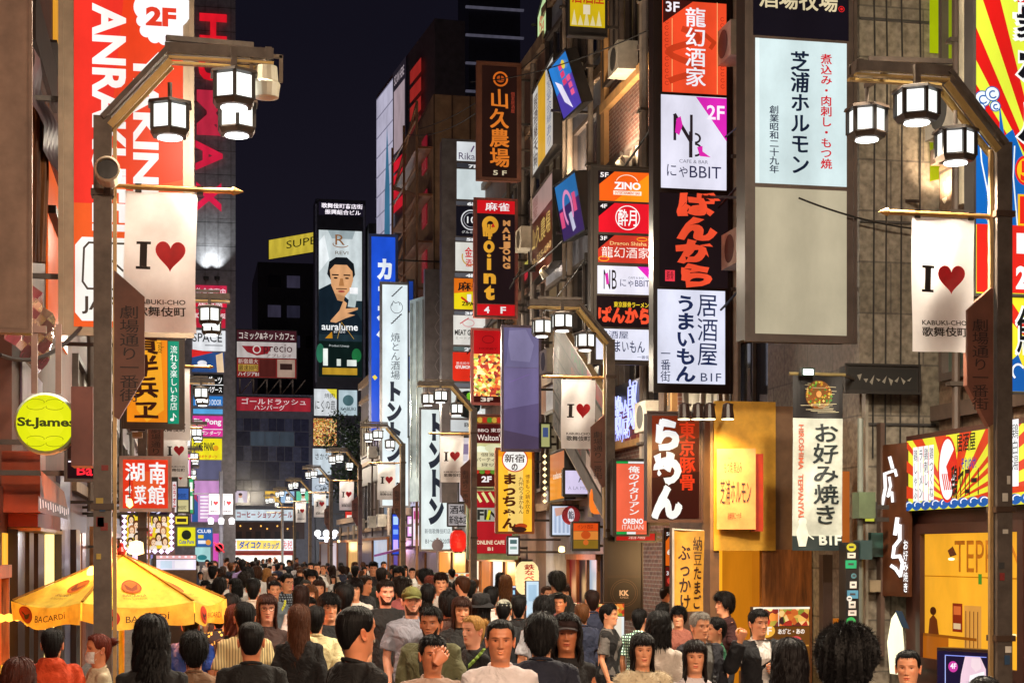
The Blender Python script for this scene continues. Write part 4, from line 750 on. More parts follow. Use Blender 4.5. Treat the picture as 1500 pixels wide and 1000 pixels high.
# ramen sign
F = fy((950, 605, 1026, 762), 20.4)
RM = [v('らめん', 953, 610, 997, 760, 'FFFFFF', .05, .07), v('らめん', 955, 611, 999, 761, 'FFFFFF', .05, .07), v('らめん', 954, 612, 998, 758, 'FFFFFF', .05, .07)]
sign('dark brown ramen sign with large white brush characters and red ones beside', F, [((955, 609, 1024, 759), '5A1E10', [p('7A2A12', (955, 609), (1024, 609), (1024, 640), (955, 660)), p('3A120C', (955, 700), (1024, 690), (1024, 759), (955, 759)), v('東京豚骨', 994, 617, 1018, 718, 'D83818', .05, .03)] + RM)], .85, case='d:3A1E16:.45', arms=8.05)
# flag
F = fy((988, 777, 1031, 895), 19.3); m = MB(); base = F.center()
class WF:
    rect = F.rect
    def P(s, x, y, d=0): u = (x - 988) / 43; return F.P(x, y, d) + Vector((0, .03 * math.sin(u * 5 + (y - 777) * .03), 0))
f = WF()
for i in range(10):
    for j in range(16): m.poly([f.P(988 + 4.3 * (i + a), 777 + 118 * (j + b) / 16) for a, b in ((0, 0), (1, 0), (1, 1), (0, 1))], 'd:E8A838:.7')
draw(m, f, [v('納豆たまご', 1014, 785, 1028, 892, 'd:3A1A08:.6', .02, .04), v('ぶっかけ', 994, 797, 1011, 892, 'd:3A1A08:.6', .02, .04)], d0=.008, step=.001)
th = empty('flag_banner', (base.x, base.y, 0), 'yellow upright flag with brown brush lettering in front of the noodle shop', 'flag'); m.build('cloth', th, (base.x, base.y, 0), smooth=True); m = MB(); m.tube([F.P(986, 1000), F.P(986, 773)], .015, 'd:D8D0C0:.4'); m.tube([F.P(986, 775), F.P(1031, 777)], .01, 'd:D8D0C0:.4'); m.build('pole', th, (base.x, base.y, 0))
# dragon stack
F = fy((960, -60, 1069, 572), 23.6)
drag = [l([(1000 + 22 * math.sin(i * .55), 45 + i * 4) for i in range(20)], 9, 'C03A1C'), l([(1030, 50), (1045, 62), (1040, 70)], 6, 'B83818')]
key_ = lambda x: [[o_(x, 26 + i * 9, 3, 3, .8, 'A82818', 20, 320)] for i in range(12)]
sign('tall black sign tower with four panels, red dragon panel on top', F, [((970, 3, 1064, 137), 'E84A28', [[x[0] for x in key_(1058)], [x[0] for x in key_(976)], r(983, 30, 984, 137, 'F8B070'), r(1049, 3, 1050, 137, 'F8B070')] + drag + [p('3A1410', (970, 3), (1015, 3), (970, 38)), t('3F', 974, 6, 994, 21, 'F0E8F0', .02), v('龍幻酒家', 1002, 12, 1033, 128, 'F4F0F8', .025)]),
    ((968, 141, 1064, 277), 'E0DEEE', [p('D828B0', (1019, 142), (1064, 142), (1064, 205)), t('2F', 1035, 153, 1061, 174, 'F8E8F8', .02), l([(988, 170), (988, 206)], 4, '2A2024'), l([(988, 170), (1010, 206)], 5, '2A2024'), l([(1012, 170), (1012, 206)], 4, '2A2024'), l([(1011, 195), (1011, 230)], 5, '2A2024'), o_(1017, 203, 9, 8, 3, '2A2024', -90, 90), o_(1017, 220, 11, 10, 3, '2A2024', -90, 90), p('D828A8', (990, 176), (996, 172), (999, 185), (994, 200), (988, 196)), p('D828A8', (1020, 216), (1028, 214), (1028, 222), (1040, 230), (1024, 229)), t('CAFE & BAR', 994, 235, 1036, 240, '6A6878', 0), t('にゃ', 976, 243, 1006, 261, '28284A', 0), t('BBIT', 1009, 244, 1055, 261, '28284A', .0)]),
    ((966, 284, 1066, 421), '1C1214', [v('ばんから', 990, 282, 1048, 420, 'F05030', .075, .09), r(974, 397, 988, 413, 'E83848'), t('豚骨', 976, 399, 986, 411, '1C1214', .02)]),
    ((963, 425, 1062, 562), 'DEE0F2', [v('居酒屋', 1020, 428, 1052, 535, '202A50', .02, .05), v('うまいもん', 989, 432, 1019, 560, '202A50', .035, .06), t('B1F', 1026, 546, 1056, 558, '30385A', .0), v('一番街', 967, 510, 982, 560, '202A50', .01, .03)])], .95, case='d:2A1A16:.4', depth_=.35, arms=8.3, lip=.04)
# zino stack
F = fy((868, 247, 957, 531), 27.3)
cut = lambda y: p('1A1012', (876, y), (900, y), (876, y + 21))
sign('broad black sign tower with six short panels, orange one at the top', F, [((878, 252, 953, 295), 'F06018', [p('F89018', (953, 252), (953, 295), (900, 295)), cut(252), t('5F', 879, 254, 891, 261, 'F0E8E8', .02), t('ZINO', 899, 267, 938, 278, 'FFFFFF', .04), o_(918, 270, 17, 14, 1, 'FFE8D0', 200, 340), r(898, 280, 939, 286, 'FFF0E0'), t('ENTERTAINMENT BAR', 900, 281, 937, 285, 'E86018', .02)]),
    ((877, 298, 953, 341), 'E01828', [cut(298), t('4F', 879, 300, 889, 306, 'F0E8E8', .02), o_(919, 319, 18, 18, 1.3, 'FFFFFF'), t('酔月', 905, 307, 932, 331, 'FFFFFF', .03)]),
    ((876, 345, 953, 385), 'C83828', [cut(345), t('3F', 879, 347, 889, 353, 'F0E8E8', .02), t('Dragon Shisha', 893, 354, 947, 361, 'F0C080', .02), t('龍幻酒家', 881, 362, 951, 378, 'F8E8E0', .01), o_(884, 380, 8, 4, 1.4, 'F0A020'), o_(940, 350, 8, 3, 1.2, 'F0A020')]),
    ((875, 390, 953, 431), 'E2E0F0', [p('D828B0', (933, 390), (953, 390), (953, 410)), t('NB', 884, 396, 903, 424, '2A2024', .0), p('C8289A', (886, 402), (890, 400), (892, 416), (888, 418)), t('にゃBBIT', 908, 409, 951, 420, '30305A', 0), t('CAFE & BAR', 920, 405, 943, 408, '6A6878', 0)]),
    ((874, 434, 953, 479), '1C1012', [t('東京豚骨ラーメン', 899, 442, 950, 450, 'F0D030', .03), t('ばんから', 876, 449, 952, 474, 'F05030', .06, 0, .08)]),
    ((873, 482, 953, 527), 'E0E2F4', [t('居酒屋', 876, 485, 920, 496, '28305A', 0, 0, .04), t('うまいもん', 888, 499, 944, 516, '202850', .01, 0, .05), t('一番街', 933, 520, 951, 525, '28305A', 0)])], .95, case='d:2A2420:.4', depth_=.35, arms=8.32, lip=.04)
# further part-hidden panels between the dragon tower and the cream sign
F = fy((1066, 385, 1086, 455), 25.4); sign('white side panel with brush script half hidden behind the dragon tower', F, [((1066, 388, 1085, 425), 'D8D8E8', [t('うま', 1067, 412, 1083, 420, '303858', 0, 0, .05)]), ((1066, 428, 1085, 452), 'C8C0D0', [r(1066, 446, 1085, 449, 'B03040')])], .8, arms=8.35)
F = fy((1066, 484, 1084, 532), 25.4); sign('small white panel low behind the dragon tower', F, [((1066, 486, 1083, 529), 'D8DCF0', [o_(1075, 513, 5, 7, 1, '303858'), t('一番', 1067, 522, 1077, 528, '303858', 0)])], .85, arms=8.35)
F = fy((1070, 14, 1088, 120), 24.6); sign('orange and white upright sign strip beside the dragon panel', F, [((1071, 15, 1087, 118), 'C87A2A', [r(1073, 24, 1078, 84, 'E85020'), r(1073, 24, 1078, 40, 'F8F0E8'), t('北', 1072, 98, 1079, 110, 'E8E0D8', 0)])], .7, arms=8.35)
F = fy((1150, 440, 1160, 480), 21); 
# neon sign & italian sign
F = fx(901, 945, 566, 655, 8.2); NE = 'e:A8B0FF:2.2'
th = empty('neon_sign', F.center(), 'blue-white neon script sign over red brick on the wall below the broad sign tower', 'neon sign')
m = MB(); slab(m, F, 'd:4A1E1A:.5', .06); draw(m, F, [r(902, 567, 944, 600, 'd:3A4048:.4'), r(902, 602, 944, 654, 'd:5A1A14:.5'), [r(902 + (j % 2) * 5 + i * 10, 604 + j * 8, 910 + (j % 2) * 5 + i * 10, 610 + j * 8, 'd:8A2A1A:.6') for i in range(4) for j in range(6)], r(939, 604, 944, 636, 'e:FFC8D8:1.6'), v('豚骨', 939, 606, 944, 634, 'd:A03050', 0)]); m.build('backboard', th, F.center())
m = MB()
for s_, x0_, x1_, y0_, y1_ in (('鍛', 903, 915, 578, 640), ('冶', 914, 925, 588, 640), ('郎', 923, 938, 560, 636)):
    vs, fs = glyph(s_, 0)
    el = []
    ed = {}
    for fc in fs:
        for a, b in zip(fc, fc[1:] + fc[:1]): ed[frozenset((a, b))] = ed.get(frozenset((a, b)), 0) + 1
    for k2, c in ed.items():
        if c == 1:
            a, b = [vs[i] for i in k2]; m.tube([F.P(x0_ + q[0] * (x1_ - x0_), y1_ - (q[1] + .08) * (y1_ - y0_), .05) for q in (a, b)], .011, NE, 4)
draw(m, F, [t('TAN JI RO', 903, 634, 927, 651, NE, .03)], d0=.05); m.build('neon_tube', th, F.center())
F = fy((899, 674, 949, 783), 25.6); sign('salmon upright sign with white kana and a green white red stripe', F, [((903, 679, 947, 778), 'F06848', [v('俺のイタリアン', 920, 682, 937, 754, 'FFF4F0', .04, .04), t('ORENO', 912, 759, 942, 767, 'FFFFFF', .04), t('ITALIAN', 911, 768, 942, 775, 'FFE8E0', 0)]), ((903, 675.5, 947, 678.5), 'F0F0F0', [r(903, 675.5, 920, 678.5, '18A048')]), ((903, 778.5, 947, 782), 'F0F0F0', [r(903, 778.5, 918, 782, '18A048'), r(931, 778.5, 947, 782, 'E86848')])], .92, arms=8.35)
F = fy((886, 788, 940, 906), 26); sign('tall black menu board with a round emblem beside the salmon sign', F, [((890, 846, 938, 896), 'd:1A1416:.5', [[o_(914, 868, 20 - i * 3, 20 - i * 3, .6, 'd:5A4030:.5') for i in range(2)], t('KK', 907, 864, 921, 872, 'd:E8D8D0:.5', .05), t('KINGS', 908, 873, 920, 876, 'd:C8B8B0:.5', .0)]), ((890, 792, 938, 842), 'd:221A20:.5', [])], .5, k='d', case='d:2A1C1C:.5', lip=.02, depth_=.1)
F = fy((902, 780, 960, 792), 25.9); sign('red fascia board under the salmon sign', F, [((903, 781, 959, 791), 'C01818', [t('酒場', 920, 783, 945, 789, 'F8D0C0', .02)])], .8, arms=8.35, depth_=.3)
F = fy((974, 775, 988, 860), 24.6); sign('orange floor guide strip with numbers beside the yellow flag', F, [((975, 777, 987, 828), 'E86A18', [p('2A1414', (975, 777), (987, 777), (975, 792)), t('5F', 976, 779, 983, 784, 'F0F0F0', .02), t('60', 977, 804, 987, 812, 'FFF0E0', .04)]), ((975, 830, 987, 858), '6A1A14', [t('3F', 976, 836, 984, 842, 'F0F0F0', .02), e(981, 850, 4, 5, 'D84030')])], .85, arms=8.35, depth_=.15)
# right side, further
F = fy((757, 470, 757.1, 470.1), 37)
F = fy((699, 93, 762, 264), 38.6); sign('dark brown hanging sign with orange brush characters under a round crest', F, [((706, 97, 757, 260), '24120E', [o_(733, 116, 11, 11, 2.6, 'D86A20'), e(733, 116, 6, 5, 'B85018'), t('山', 726, 110, 740, 119, '24120E', .03), v('山久農場', 717, 130, 746, 245, 'E07A28', .04, .05), v('個室居酒屋', 748, 134, 754, 165, '9A3A28', .0), t('5 F', 722, 250, 742, 257, 'D8C8A8', .02)])], .85, case='d:6A4030:.4', arms=8.4)
F = fy((695, 292, 757, 465), 39.4)
gold = 'E0A030'
sign('black mahjong parlour sign with golden letters and red bands, 4F at its foot', F, [((699, 294, 754, 313), 'C8141C', [t('麻雀', 711, 297, 746, 309, 'F0E8E8', .03)]), ((699, 313.5, 754, 445), '1E1214', [o_(718, 330, 12, 13, 7, gold), [l([(708 + i * 4, 330), (709 + i * 3.4, 346)], 3, gold) for i in range(4)], l([(717, 338), (717, 350)], 4, gold), p('C82020', (722, 327), (725, 333), (719, 333)), o_(716, 362, 8, 9, 5, gold), e(716, 375, 3, 2.4, gold), r(713, 379, 719, 396, gold), t('n', 708, 401, 726, 416, gold, .05), t('t', 709, 418, 724, 440, gold, .06), v('MAHJONG', 736, 321, 747, 394, 'C88A50', .05)]), ((699, 446, 754, 462), 'C8141C', [t('4', 709, 449, 717, 459, 'F0E8E8', .03), t('F', 733, 449, 741, 459, 'F0E8E8', .03)])], .9, case='d:8A4A40:.4', arms=8.4)
F = fy((736, 478, 791, 660), 36.6); sign('tall faded blank purple sign panel with stains', F, [((738, 480, 789, 538), '8078A0', [p('948CB4', (741, 485), (770, 482), (782, 505), (776, 530), (748, 528)), p('706890', (738, 480), (746, 480), (742, 530), (738, 538))]), ((738, 538.5, 789, 657), '7E729E', [p('6A5C84', (738, 600), (789, 590), (789, 657), (738, 657)), p('5A4A64', (738, 630), (789, 640), (789, 657), (738, 657)), l([(746, 560), (775, 548)], 1, '8A70B0')])], .7, case='d:8A7A90:.4', arms=8.4)
F = fy((691, 482, 735, 592), 41); sign('dark red sign with a photo of grilled food, 3F at the foot', F, [((694, 484, 733, 518), 'B81418', [o_(715, 497, 9, 6, 1, '7A0A10'), t('HONEY', 702, 509, 728, 512, '5A0A0C', .0)]), ((694, 518.5, 733, 580), '5A1410', [r(694, 518.5, 733, 580, 'food')]), ((694, 580.5, 733, 589), '3A0E0C', [t('3F', 704, 582, 722, 588, 'E8D8C8', .04)])], .8, case='d:7A3A34:.4', arms=8.4)
F = fy((727, 657, 781, 780), 37); sign('yellow-orange sign with brown brush kana and a white speech bubble', F, [((730, 659, 779, 778), 'F8B830', [r(744, 659, 766, 778, 'FAD070'), p('E89018', (730, 659), (779, 659), (779, 672), (730, 668)), e(754, 673, 19, 18, 'C83018'), e(754, 673, 17.5, 16.5, 'FFF8F0'), t('新宿', 739, 665, 768, 677, '3A1A10', .03), t('の', 749, 679, 758, 689, '3A1A10', .03), v('まっちゃん', 735, 693, 757, 774, '4A1E0C', .05, .04), v('博多もつ鍋水炊き', 769, 694, 776, 752, '5A2A14', .01), v('九州のうまかもん', 759, 698, 767, 752, '5A2A14', .01), e(763, 770, 9, 4, 'B04018'), e(760, 775, 11, 4, '3A2018')])], .98, case='d:B0602A:.4', arms=8.4)
F = fy((689, 608, 739, 716), 40.4); sign('barbecue restaurant sign with white lettering between food photos, 2F at the foot', F, [((692, 610, 737, 620), '8A4A20', [[e(696 + i * 7, 615, 4, 4, ('4A8A2A', 'C8A040', 'B83020')[i % 3]) for i in range(6)]]), ((692, 621, 737, 648), '4A1414', [t('BBQ 東京', 700, 627, 735, 633, 'F0E0D8', .02), t("Walton's", 699, 636, 736, 645, 'F0E0D8', .01)]), ((692, 649, 737, 688), 'C8C890', [e(704, 660, 12, 7, 'E8F0D8'), e(722, 656, 12, 6, 'D8D8B0'), r(698, 662, 730, 684, 'D8D0A8'), t('個室', 704, 663, 726, 668, '3A2A1A', .01), t('パーティー', 698, 670, 732, 676, '3A2A1A', .01), t('貸切', 704, 678, 726, 683, '3A2A1A', .01)]), ((692, 688.5, 737, 714), '4A1812', [[e(698 + i * 8, 691, 4, 3, ('B83020', '5A8A2A')[i % 2]) for i in range(5)], t('2F', 705, 697, 720, 706, 'F8F0F0', .04)])], .85, case='d:6A3A30:.4', arms=8.4)
F = fy((685, 714, 757, 818), 39.9); sign('red net-cafe sign in a pale green case with a grey word panel', F, [((692, 719, 750, 743), 'A01420', [[l([(697 + i * 10, 722), (704 + i * 10, 734)], 4, 'D8D890') for i in range(4)]]), ((692, 743.5, 750, 763), 'A8A898', [t('FINE', 699, 746, 742, 761, '2A2A24', .04), l([(717, 748), (714, 760)], 4, 'D8D020')]), ((692, 763.5, 750, 810), 'B01C24', [t('ONLINE CAFE', 698, 791, 739, 797, 'F0D8B8', .03), t('B1', 714, 801, 722, 806, 'F0D8B8', .03)])], .9, case='d:98A880:.4', arms=8.4)
F = fy((648, 206, 718, 735), 45.8)
def fl(y, n_, b, *el): return [((668, y - 8, 716, y - 1), '3A3A3E', [t(n_, 688, y - 7, 700, y - 2, 'E8E8E8', .04)]), b]
sign('tall steel sign tower with stacked floor panels, white blank one near the top', F, [((669, 208, 712, 236), 'DCE0E4', [t('Rikari', 672, 224, 704, 234, '4A3A5A', .0, 0, .02), l([(694, 214), (690, 222)], 2, '5A3A6A')]), ((669, 239, 716, 246), '34343A', [t('7F', 686, 241, 700, 246, 'E8E8E8', .04)]), ((669, 248, 716, 292), 'CFDADC', []), ((668, 295, 716, 301), '4A4A50', [t('6F', 684, 296, 698, 301, 'F0F0F0', .05)]), ((668, 302, 716, 346), '14121A', [o_(690, 322, 15, 15, 1.6, 'E0E0E4'), o_(690, 322, 11, 11, .8, 'B8B8C0'), t('10', 684, 317, 697, 327, 'F0F0F0', .01), t('グルミナモ', 676, 338, 704, 342, 'D8D8D8', .01)]), ((667, 348, 715, 353), '5A5A60', [t('5F', 683, 348.5, 697, 353, 'F0F0F0', .05)]), ((667, 355, 715, 397), 'DEDCD4', [o_(688, 376, 12, 13, 2, 'C8A050', 60, 200), t('金魚', 681, 362, 702, 377, 'D02028', .04), t('酒場', 682, 379, 700, 391, 'D02028', .03)]), ((666, 400, 715, 406), '5A5A60', [t('4F', 682, 401, 696, 406, 'F0F0F0', .05)]), ((665, 408, 714, 453), 'E8D018', [p('E07018', (665, 408), (714, 408), (714, 424), (665, 430)), t('麻雀', 671, 413, 708, 426, '181818', .04), r(684, 431, 690, 442, 'F8F8F0'), l([(676, 436), (684, 442)], 3, 'C82818'), t('ZIPANG', 676, 442, 706, 448, '181818', .03)]), ((665, 456, 714, 461), '5A5A60', [t('3F', 681, 456.5, 695, 461, 'F0F0F0', .05)]), ((664, 462, 714, 505), 'E0DCD4', [t('MEAT GARDEN', 666, 483, 711, 491, '2A2420', .03), t('ミートガーデン', 667, 493, 709, 497, '8A8078', .0), o_(686, 473, 9, 6, 1.4, 'D8A0A0'), l([(674, 474), (686, 466)], 1.5, 'C05050')]), ((664, 508, 713, 514), '5A6A68', [t('2F', 680, 509, 694, 514, 'F0F0F0', .05)]), ((663, 516, 713, 558), 'E0301C', [t('GYUMON', 667, 535, 690, 540, 'FFF0E8', .04), t('黒毛和牛', 668, 530, 688, 534, 'FFE0D8', .02)]), ((662, 561, 712, 567), '6A6A70', []), ((661, 569, 711, 612), 'D8DCD8', [e(685, 592, 19, 20, '1A1C1A'), e(690, 580, 7, 6, '7AC830'), l([(682, 580), (684, 600)], 3, '2A3A28'), t('be', 692, 598, 706, 608, 'F0F0F0', .02)]), ((660, 615, 711, 632), 'D0D4D4', [t('B1', 680, 619, 692, 625, '6A6A6A', .03)])], .88, case='d:7A7478:.35:.4', depth_=.5, arms=8.45)
F = fy((646, 270, 666, 600), 49.5); sign('narrow sign strip with blue and white panels behind the steel sign tower', F, [((652, 272, 666, 328), '1E5AC0', [v('酒場', 658, 285, 667, 325, 'F0F4FF', .05)]), ((651, 332, 665, 388), 'DCDCE4', [l([(659, 338), (663, 352), (658, 358)], 2, 'D03038'), e(662, 370, 5, 5, 'D03038'), r(660, 378, 665, 386, '2A9A50')]), ((651, 392, 665, 446), 'C8D0E4', [v('こだわり', 658, 398, 664, 440, '8A94B0', 0)]), ((650, 450, 664, 505), '1A3AA8', [t('ROUND', 650, 472, 664, 476, 'E8F0FF', .02), t('1st', 657, 479, 664, 482, 'E8F0FF', .01)]), ((648, 509, 663, 560), 'D8DCE8', [v('楊媽媽', 650, 511, 662, 550, '2A2A30', .02)]), ((647, 563, 662, 598), 'D8D4D8', [e(656, 578, 6, 8, 'D84838')])], .88, case='d:6A5048:.4', arms=8.5)
F = fy((656, 736, 686, 770), 47); sign('grey signboard with two rows of black characters above a red lantern', F, [((657, 738, 685, 769), 'B8B0B0', [t('酒場', 659, 740, 684, 752, '1A1618', .03), t('新宿本店', 658, 755, 685, 767, '1A1618', .03)])], .75, arms=8.45)
TN = lambda x0_, x1_, ys, c: [v('トントン', x0_, ys[0], x1_, ys[1], c, .09)]
F = fy((615, 598, 664, 806), 50.8); sign('white lit sign with heavy black kana running down and small address lines', F, [((617, 600, 662, 804), 'E0EAE8', [v('トントン', 627, 604, 650, 768, '2A2E38', .075), v('焼とん酒場', 654, 680, 661, 750, '5A6468', 0), t('新宿歌舞伎町店', 622, 774, 660, 781, '4A5058', .0), t('B1〜2F 全20席', 623, 788, 660, 796, '3A4048', .01)])], .95, case='d:8A8A90:.35:.4', arms=8.3)
F = fy((557, 414, 600, 742), 54.2); sign('tallest white lit sign with a pig line drawing above heavy black kana', F, [((560, 417, 598, 740), 'DCE8EC', [o_(581, 450, 9, 9, .8, '3A4048', -60, 230), l([(574, 448), (576, 441), (579, 444), (584, 442), (586, 447)], .8, '3A4048'), [l([(574 + i * 3, 434 - i * 3), (577 + i * 3, 432 - i * 3)], 1.6, '2A2A30') for i in range(5)], [l([(573 + i * 3, 474 - i * 3), (576 + i * 3, 472 - i * 3)], 1.6, '2A2A30') for i in range(5)], v('焼とん酒場', 572, 487, 586, 556, '4A525A', 0), v('トントン', 566, 558, 588, 676, '2A2E3A', .075), t('2F', 580, 706, 590, 716, '2A2E3A', .04)])], .95, case='d:7A7A80:.35:.4', arms=8.4)
F = fy((541, 344, 582, 640), 54.8); sign('bright blue karaoke sign with large white kana', F, [((544, 347, 579, 638), '1E50D0', [v('カラオケ', 552, 378, 576, 505, 'E8F0FF', .06), p('F0D840', (545, 552), (549, 549), (553, 553), (549, 557)), p('E0E8F8', (560, 520), (579, 505), (579, 575), (566, 560))])], .9, case='d:3A4A80:.4', arms=8.5)
m = MB(); F = f2(600, 53.8, 625, 52.6, 440, 735); slab(m, F, 'd:A8B4B8:.25:.6', .3); m2 = at(611, 735, 55)
for i in range(3): m.tube([F.P(603 + i * 9, 445, .03), F.P(603 + i * 9, 700, .03)], .02, 'd:D0D8D8:.2:.8')
props(m.build('blank_lightbox', None, F.center()), 'plain silver back of a blank lightbox between the two white kana signs', 'sign')
m = MB(); F = fy((622, 394, 650, 600), 52.5); slab(m, F, 'd:6A6468:.4:.3', .25); draw(m, F, [l([(640, 430 + i * 14), (645 - (i % 2) * 8, 437 + i * 14), (640, 444 + i * 14)], 1, 'd:8A8488:.4') for i in range(11)], 'd'); props(m.build('sign_back', None, F.center()), 'dull grey sign back with pale scribbles left of the blue and white strip', 'sign')
F = fy((598, 410, 606, 640), 54); sign('very thin blue and white sign strip beside the tallest white sign', F, [((599, 412, 605, 455), '1A3A90', []), ((599, 458, 605, 520), 'D0D8E8', []), ((599, 522, 605, 555), '1A48A0', []), ((599, 558, 605, 638), 'B8C4D0', [])], .85, arms=8.4)
F = fy((594, 678, 616, 742), 56); sign('two small white notice boards beside the white kana sign', F, [((595, 690, 608, 708), 'D8D4E8', [[r(597, 693 + i * 4, 606, 694.5 + i * 4, '8A8498') for i in range(4)]]), ((595, 712, 615, 742), 'D8D4F0', [[r(597 + i * 4, 715, 599 + i * 4, 738, '8A8498') for i in range(4)]])], .85, arms=8.3)
F = fy((596, 755, 614, 786), 58); sign('glowing pink square sign near the purple awning', F, [((597, 756, 613, 785), 'F0B0F0', [r(599, 760, 611, 781, 'FFE8FF')])], 1.1, arms=8.4)
# leaning screens and wall boards
F = fq((0, 0, 100, 100), ((803, 102, 33.5), (829, 72, 31.5), (826, 176, 33.2)))
sign('leaning blue screen with pink lettering high on the grey block', F, [((2, 2, 98, 98), '2878C8', [p('4A3AA0', (2, 55), (98, 40), (98, 98), (2, 98)), p('E8E0F8', (14, 30), (40, 45), (58, 95), (30, 75)), [r(48, 12 + i * 14, 66, 22 + i * 14, 'E04070') for i in range(3)], [r(70, 40 + i * 13, 86, 50 + i * 13, 'E85A88') for i in range(3)], e(74, 18, 8, 8, 'E8D040')])], .95, arms=8.4)
F = fq((0, 0, 100, 100), ((812, 274, 33.2), (843, 250, 31.2), (826, 355, 33)))
sign('leaning screen with a pink figure swirl on blue, lower on the grey block', F, [((2, 2, 98, 98), '2A70B0', [p('3A2460', (2, 45), (98, 40), (98, 98), (2, 98)), o_(45, 50, 22, 32, 7, 'E890C0', 120, 400), p('C8C8E0', (44, 60), (58, 58), (64, 88), (50, 92)), r(6, 50, 22, 78, 'E05080'), r(70, 30, 84, 62, 'E05080')])], .85, arms=8.4)
F = f2(779, 38.6, 812, 35.2, 140, 262); sign('yellow and white slanting sign on the wall with vertical brush lettering', F, [((781, 142, 810, 260), 'D8D4CC', [r(789, 142, 800, 260, 'E8B030'), v('居酒屋天狗', 782, 150, 789, 255, '3A2A24', .03, .05), v('個室宴会場あり', 802, 146, 809, 255, '5A6A90', .0)])], .75, arms=8.4)
F = f2(775, 39, 811, 35.4, 298, 420); sign('brown wall sign with gold brush lettering and a telephone number', F, [((777, 300, 809, 335), 'B09088', [v('個室', 781, 302, 789, 332, '7A4A40', 0)]), ((777, 335.5, 809, 418), '4A2018', [t('山久農場', 779, 345, 807, 375, 'D8B868', .02, 0, .05), t('03-355-090', 779, 388, 808, 398, 'C8A870', .02)])], .7, arms=8.4)
F = f2(762, 40.5, 778, 39, 345, 425); sign('small dark wall sign with yellow lettering beside the gold brush sign', F, [((763, 347, 777, 423), '2A1A14', [t('Point', 764, 372, 776, 400, 'E8D860', .03), e(770, 412, 4, 6, 'C82838')])], .75, arms=8.4)
F = f2(787, 39.5, 801, 37, 28, 92); sign('pale green sign on the wall above the black farm sign', F, [((788, 30, 800, 90), 'C8E8A8', [v('焼肉', 790, 40, 798, 80, 'C05030', .03)])], .85, arms=8.4)
F = fy((833, -60, 888, 52), 30.4); sign('yellow sign at the top edge behind the brick block', F, [((835, -58, 886, 40), 'D8B818', [[p('E8D8A0', (837 + i * 9, 38), (841 + i * 9, 15 + (i % 2) * 8), (845 + i * 9, 38)) for i in range(5)], t('居酒屋', 838, -20, 884, 6, 'C04018', .03), r(854, 8, 864, 22, 'F0E0C0')])], .8, arms=8.4)
# numbered slanting sign stack
F = fq((0, 0, 100, 100), ((812, 462, 34), (884, 575, 30.3), (812, 625, 34)))
el = []
for i, n_ in enumerate('54321'): el += [r(0, i * 17, 100, i * 17 + 15.5, 'd:6A605A:.6'), t(n_, 5, i * 17 + 3, 13, i * 17 + 13, 'd:2A2420:.5', .02), t(('FAN', 'SNACK', 'BAR', 'CLUB', 'TOYBRY')[i], 38, i * 17 + 3, 62, i * 17 + 13, 'd:' + ('1A6A3A', 'A05040', '3A3A50', '6A2A3A', 'B02A2A')[i] + ':.5', .02), r(70, i * 17 + 1, 98, i * 17 + 14, 'd:' + ('C02828', '9A8A80', 'B8A898', 'C03030', 'D8C0B8')[i] + ':.5')]
el += [r(0, 85, 100, 99, 'd:6A605A:.6'), t('B1', 4, 87, 14, 98, 'd:2A2420:.5', .02)]
sign('slanting directory board numbered five down to one and basement', F, [((0, 0, 100, 100), 'd:3A322C:.5', el)], .7, k='d', case='d:C8A880:.4', arms=8.4, depth_=.12)
F = f2(805, 35.2, 828, 33.2, 665, 735); sign('orange wall sign edged with round bulbs', F, [((806, 667, 827, 733), 'C06018', [p('E88A20', (806, 700), (827, 700), (827, 733), (806, 733)), t('celano', 811, 694, 824, 704, 'F8E0D0', .02)])], .85, arms=8.4)
m = MB()
for i in range(8): m.lathe([(0, -.05), (.05, 0), (0, .05)], F.P(803, 667 + i * 9.5, .08), 'e:FFE0A0:2.5', 8)
props(m.build('bulb_string', None, F.center()), 'row of small round bulbs along the edge of the orange wall sign', 'bulbs')
F = fy((826, 687, 876, 726), 33); sign('pale lilac sign with a single large letter', F, [((828, 689, 872, 723), 'D8CCEC', [t('A', 847, 694, 856, 706, '30304A', 0), t('A LA MODE', 832, 712, 870, 717, '9A92B0', 0)])], .95, arms=8.4)
F = fy((839, 765, 877, 805), 31.6); sign('orange striped sign with a round crest on a thin post', F, [((840, 766, 876, 777), 'E05018', [t('イント西荻', 846, 768, 869, 774, '8A1A0A', .01)]), ((840, 777.5, 876, 790), 'E08838', [e(858, 783, 7, 6, 'C8501C')]), ((840, 790.5, 876, 803), '8A6A20', [e(858, 794, 4, 4, 'D86A28')])], .85, arms=8.4)
F = fy((808, 740, 846, 784), 33.8); sign('bluish-white lit tenant board behind the orange striped sign', F, [((809, 741, 840, 783), 'C8D4E8', [[r(812 + i * 6, 744, 815 + i * 6, 780, 'A0B0CC') for i in range(4)], p('C89888', (812, 744), (830, 742), (828, 752), (814, 756))])], 1.0, arms=8.4)
F = fy((830, 741, 843, 768), 33.5); th = empty('round_sign', F.center(), 'small round red and white hanging sign by the tenant board', 'sign'); m = MB(); m.lathe([(0, .03), (.18, .03), (.2, 0), (.18, -.03), (0, -.03)], F.center(), 'd:B02030:.5', 20, axis='y'); m.build('disc', th, F.center()); m = MB(); draw(m, F, [e(836, 754, 5, 10, 'F0E8F0'), t('鮨', 832, 748, 840, 760, '2A1A3A', .03)], 'e', .8, d0=.04); m.build('face', th, F.center())
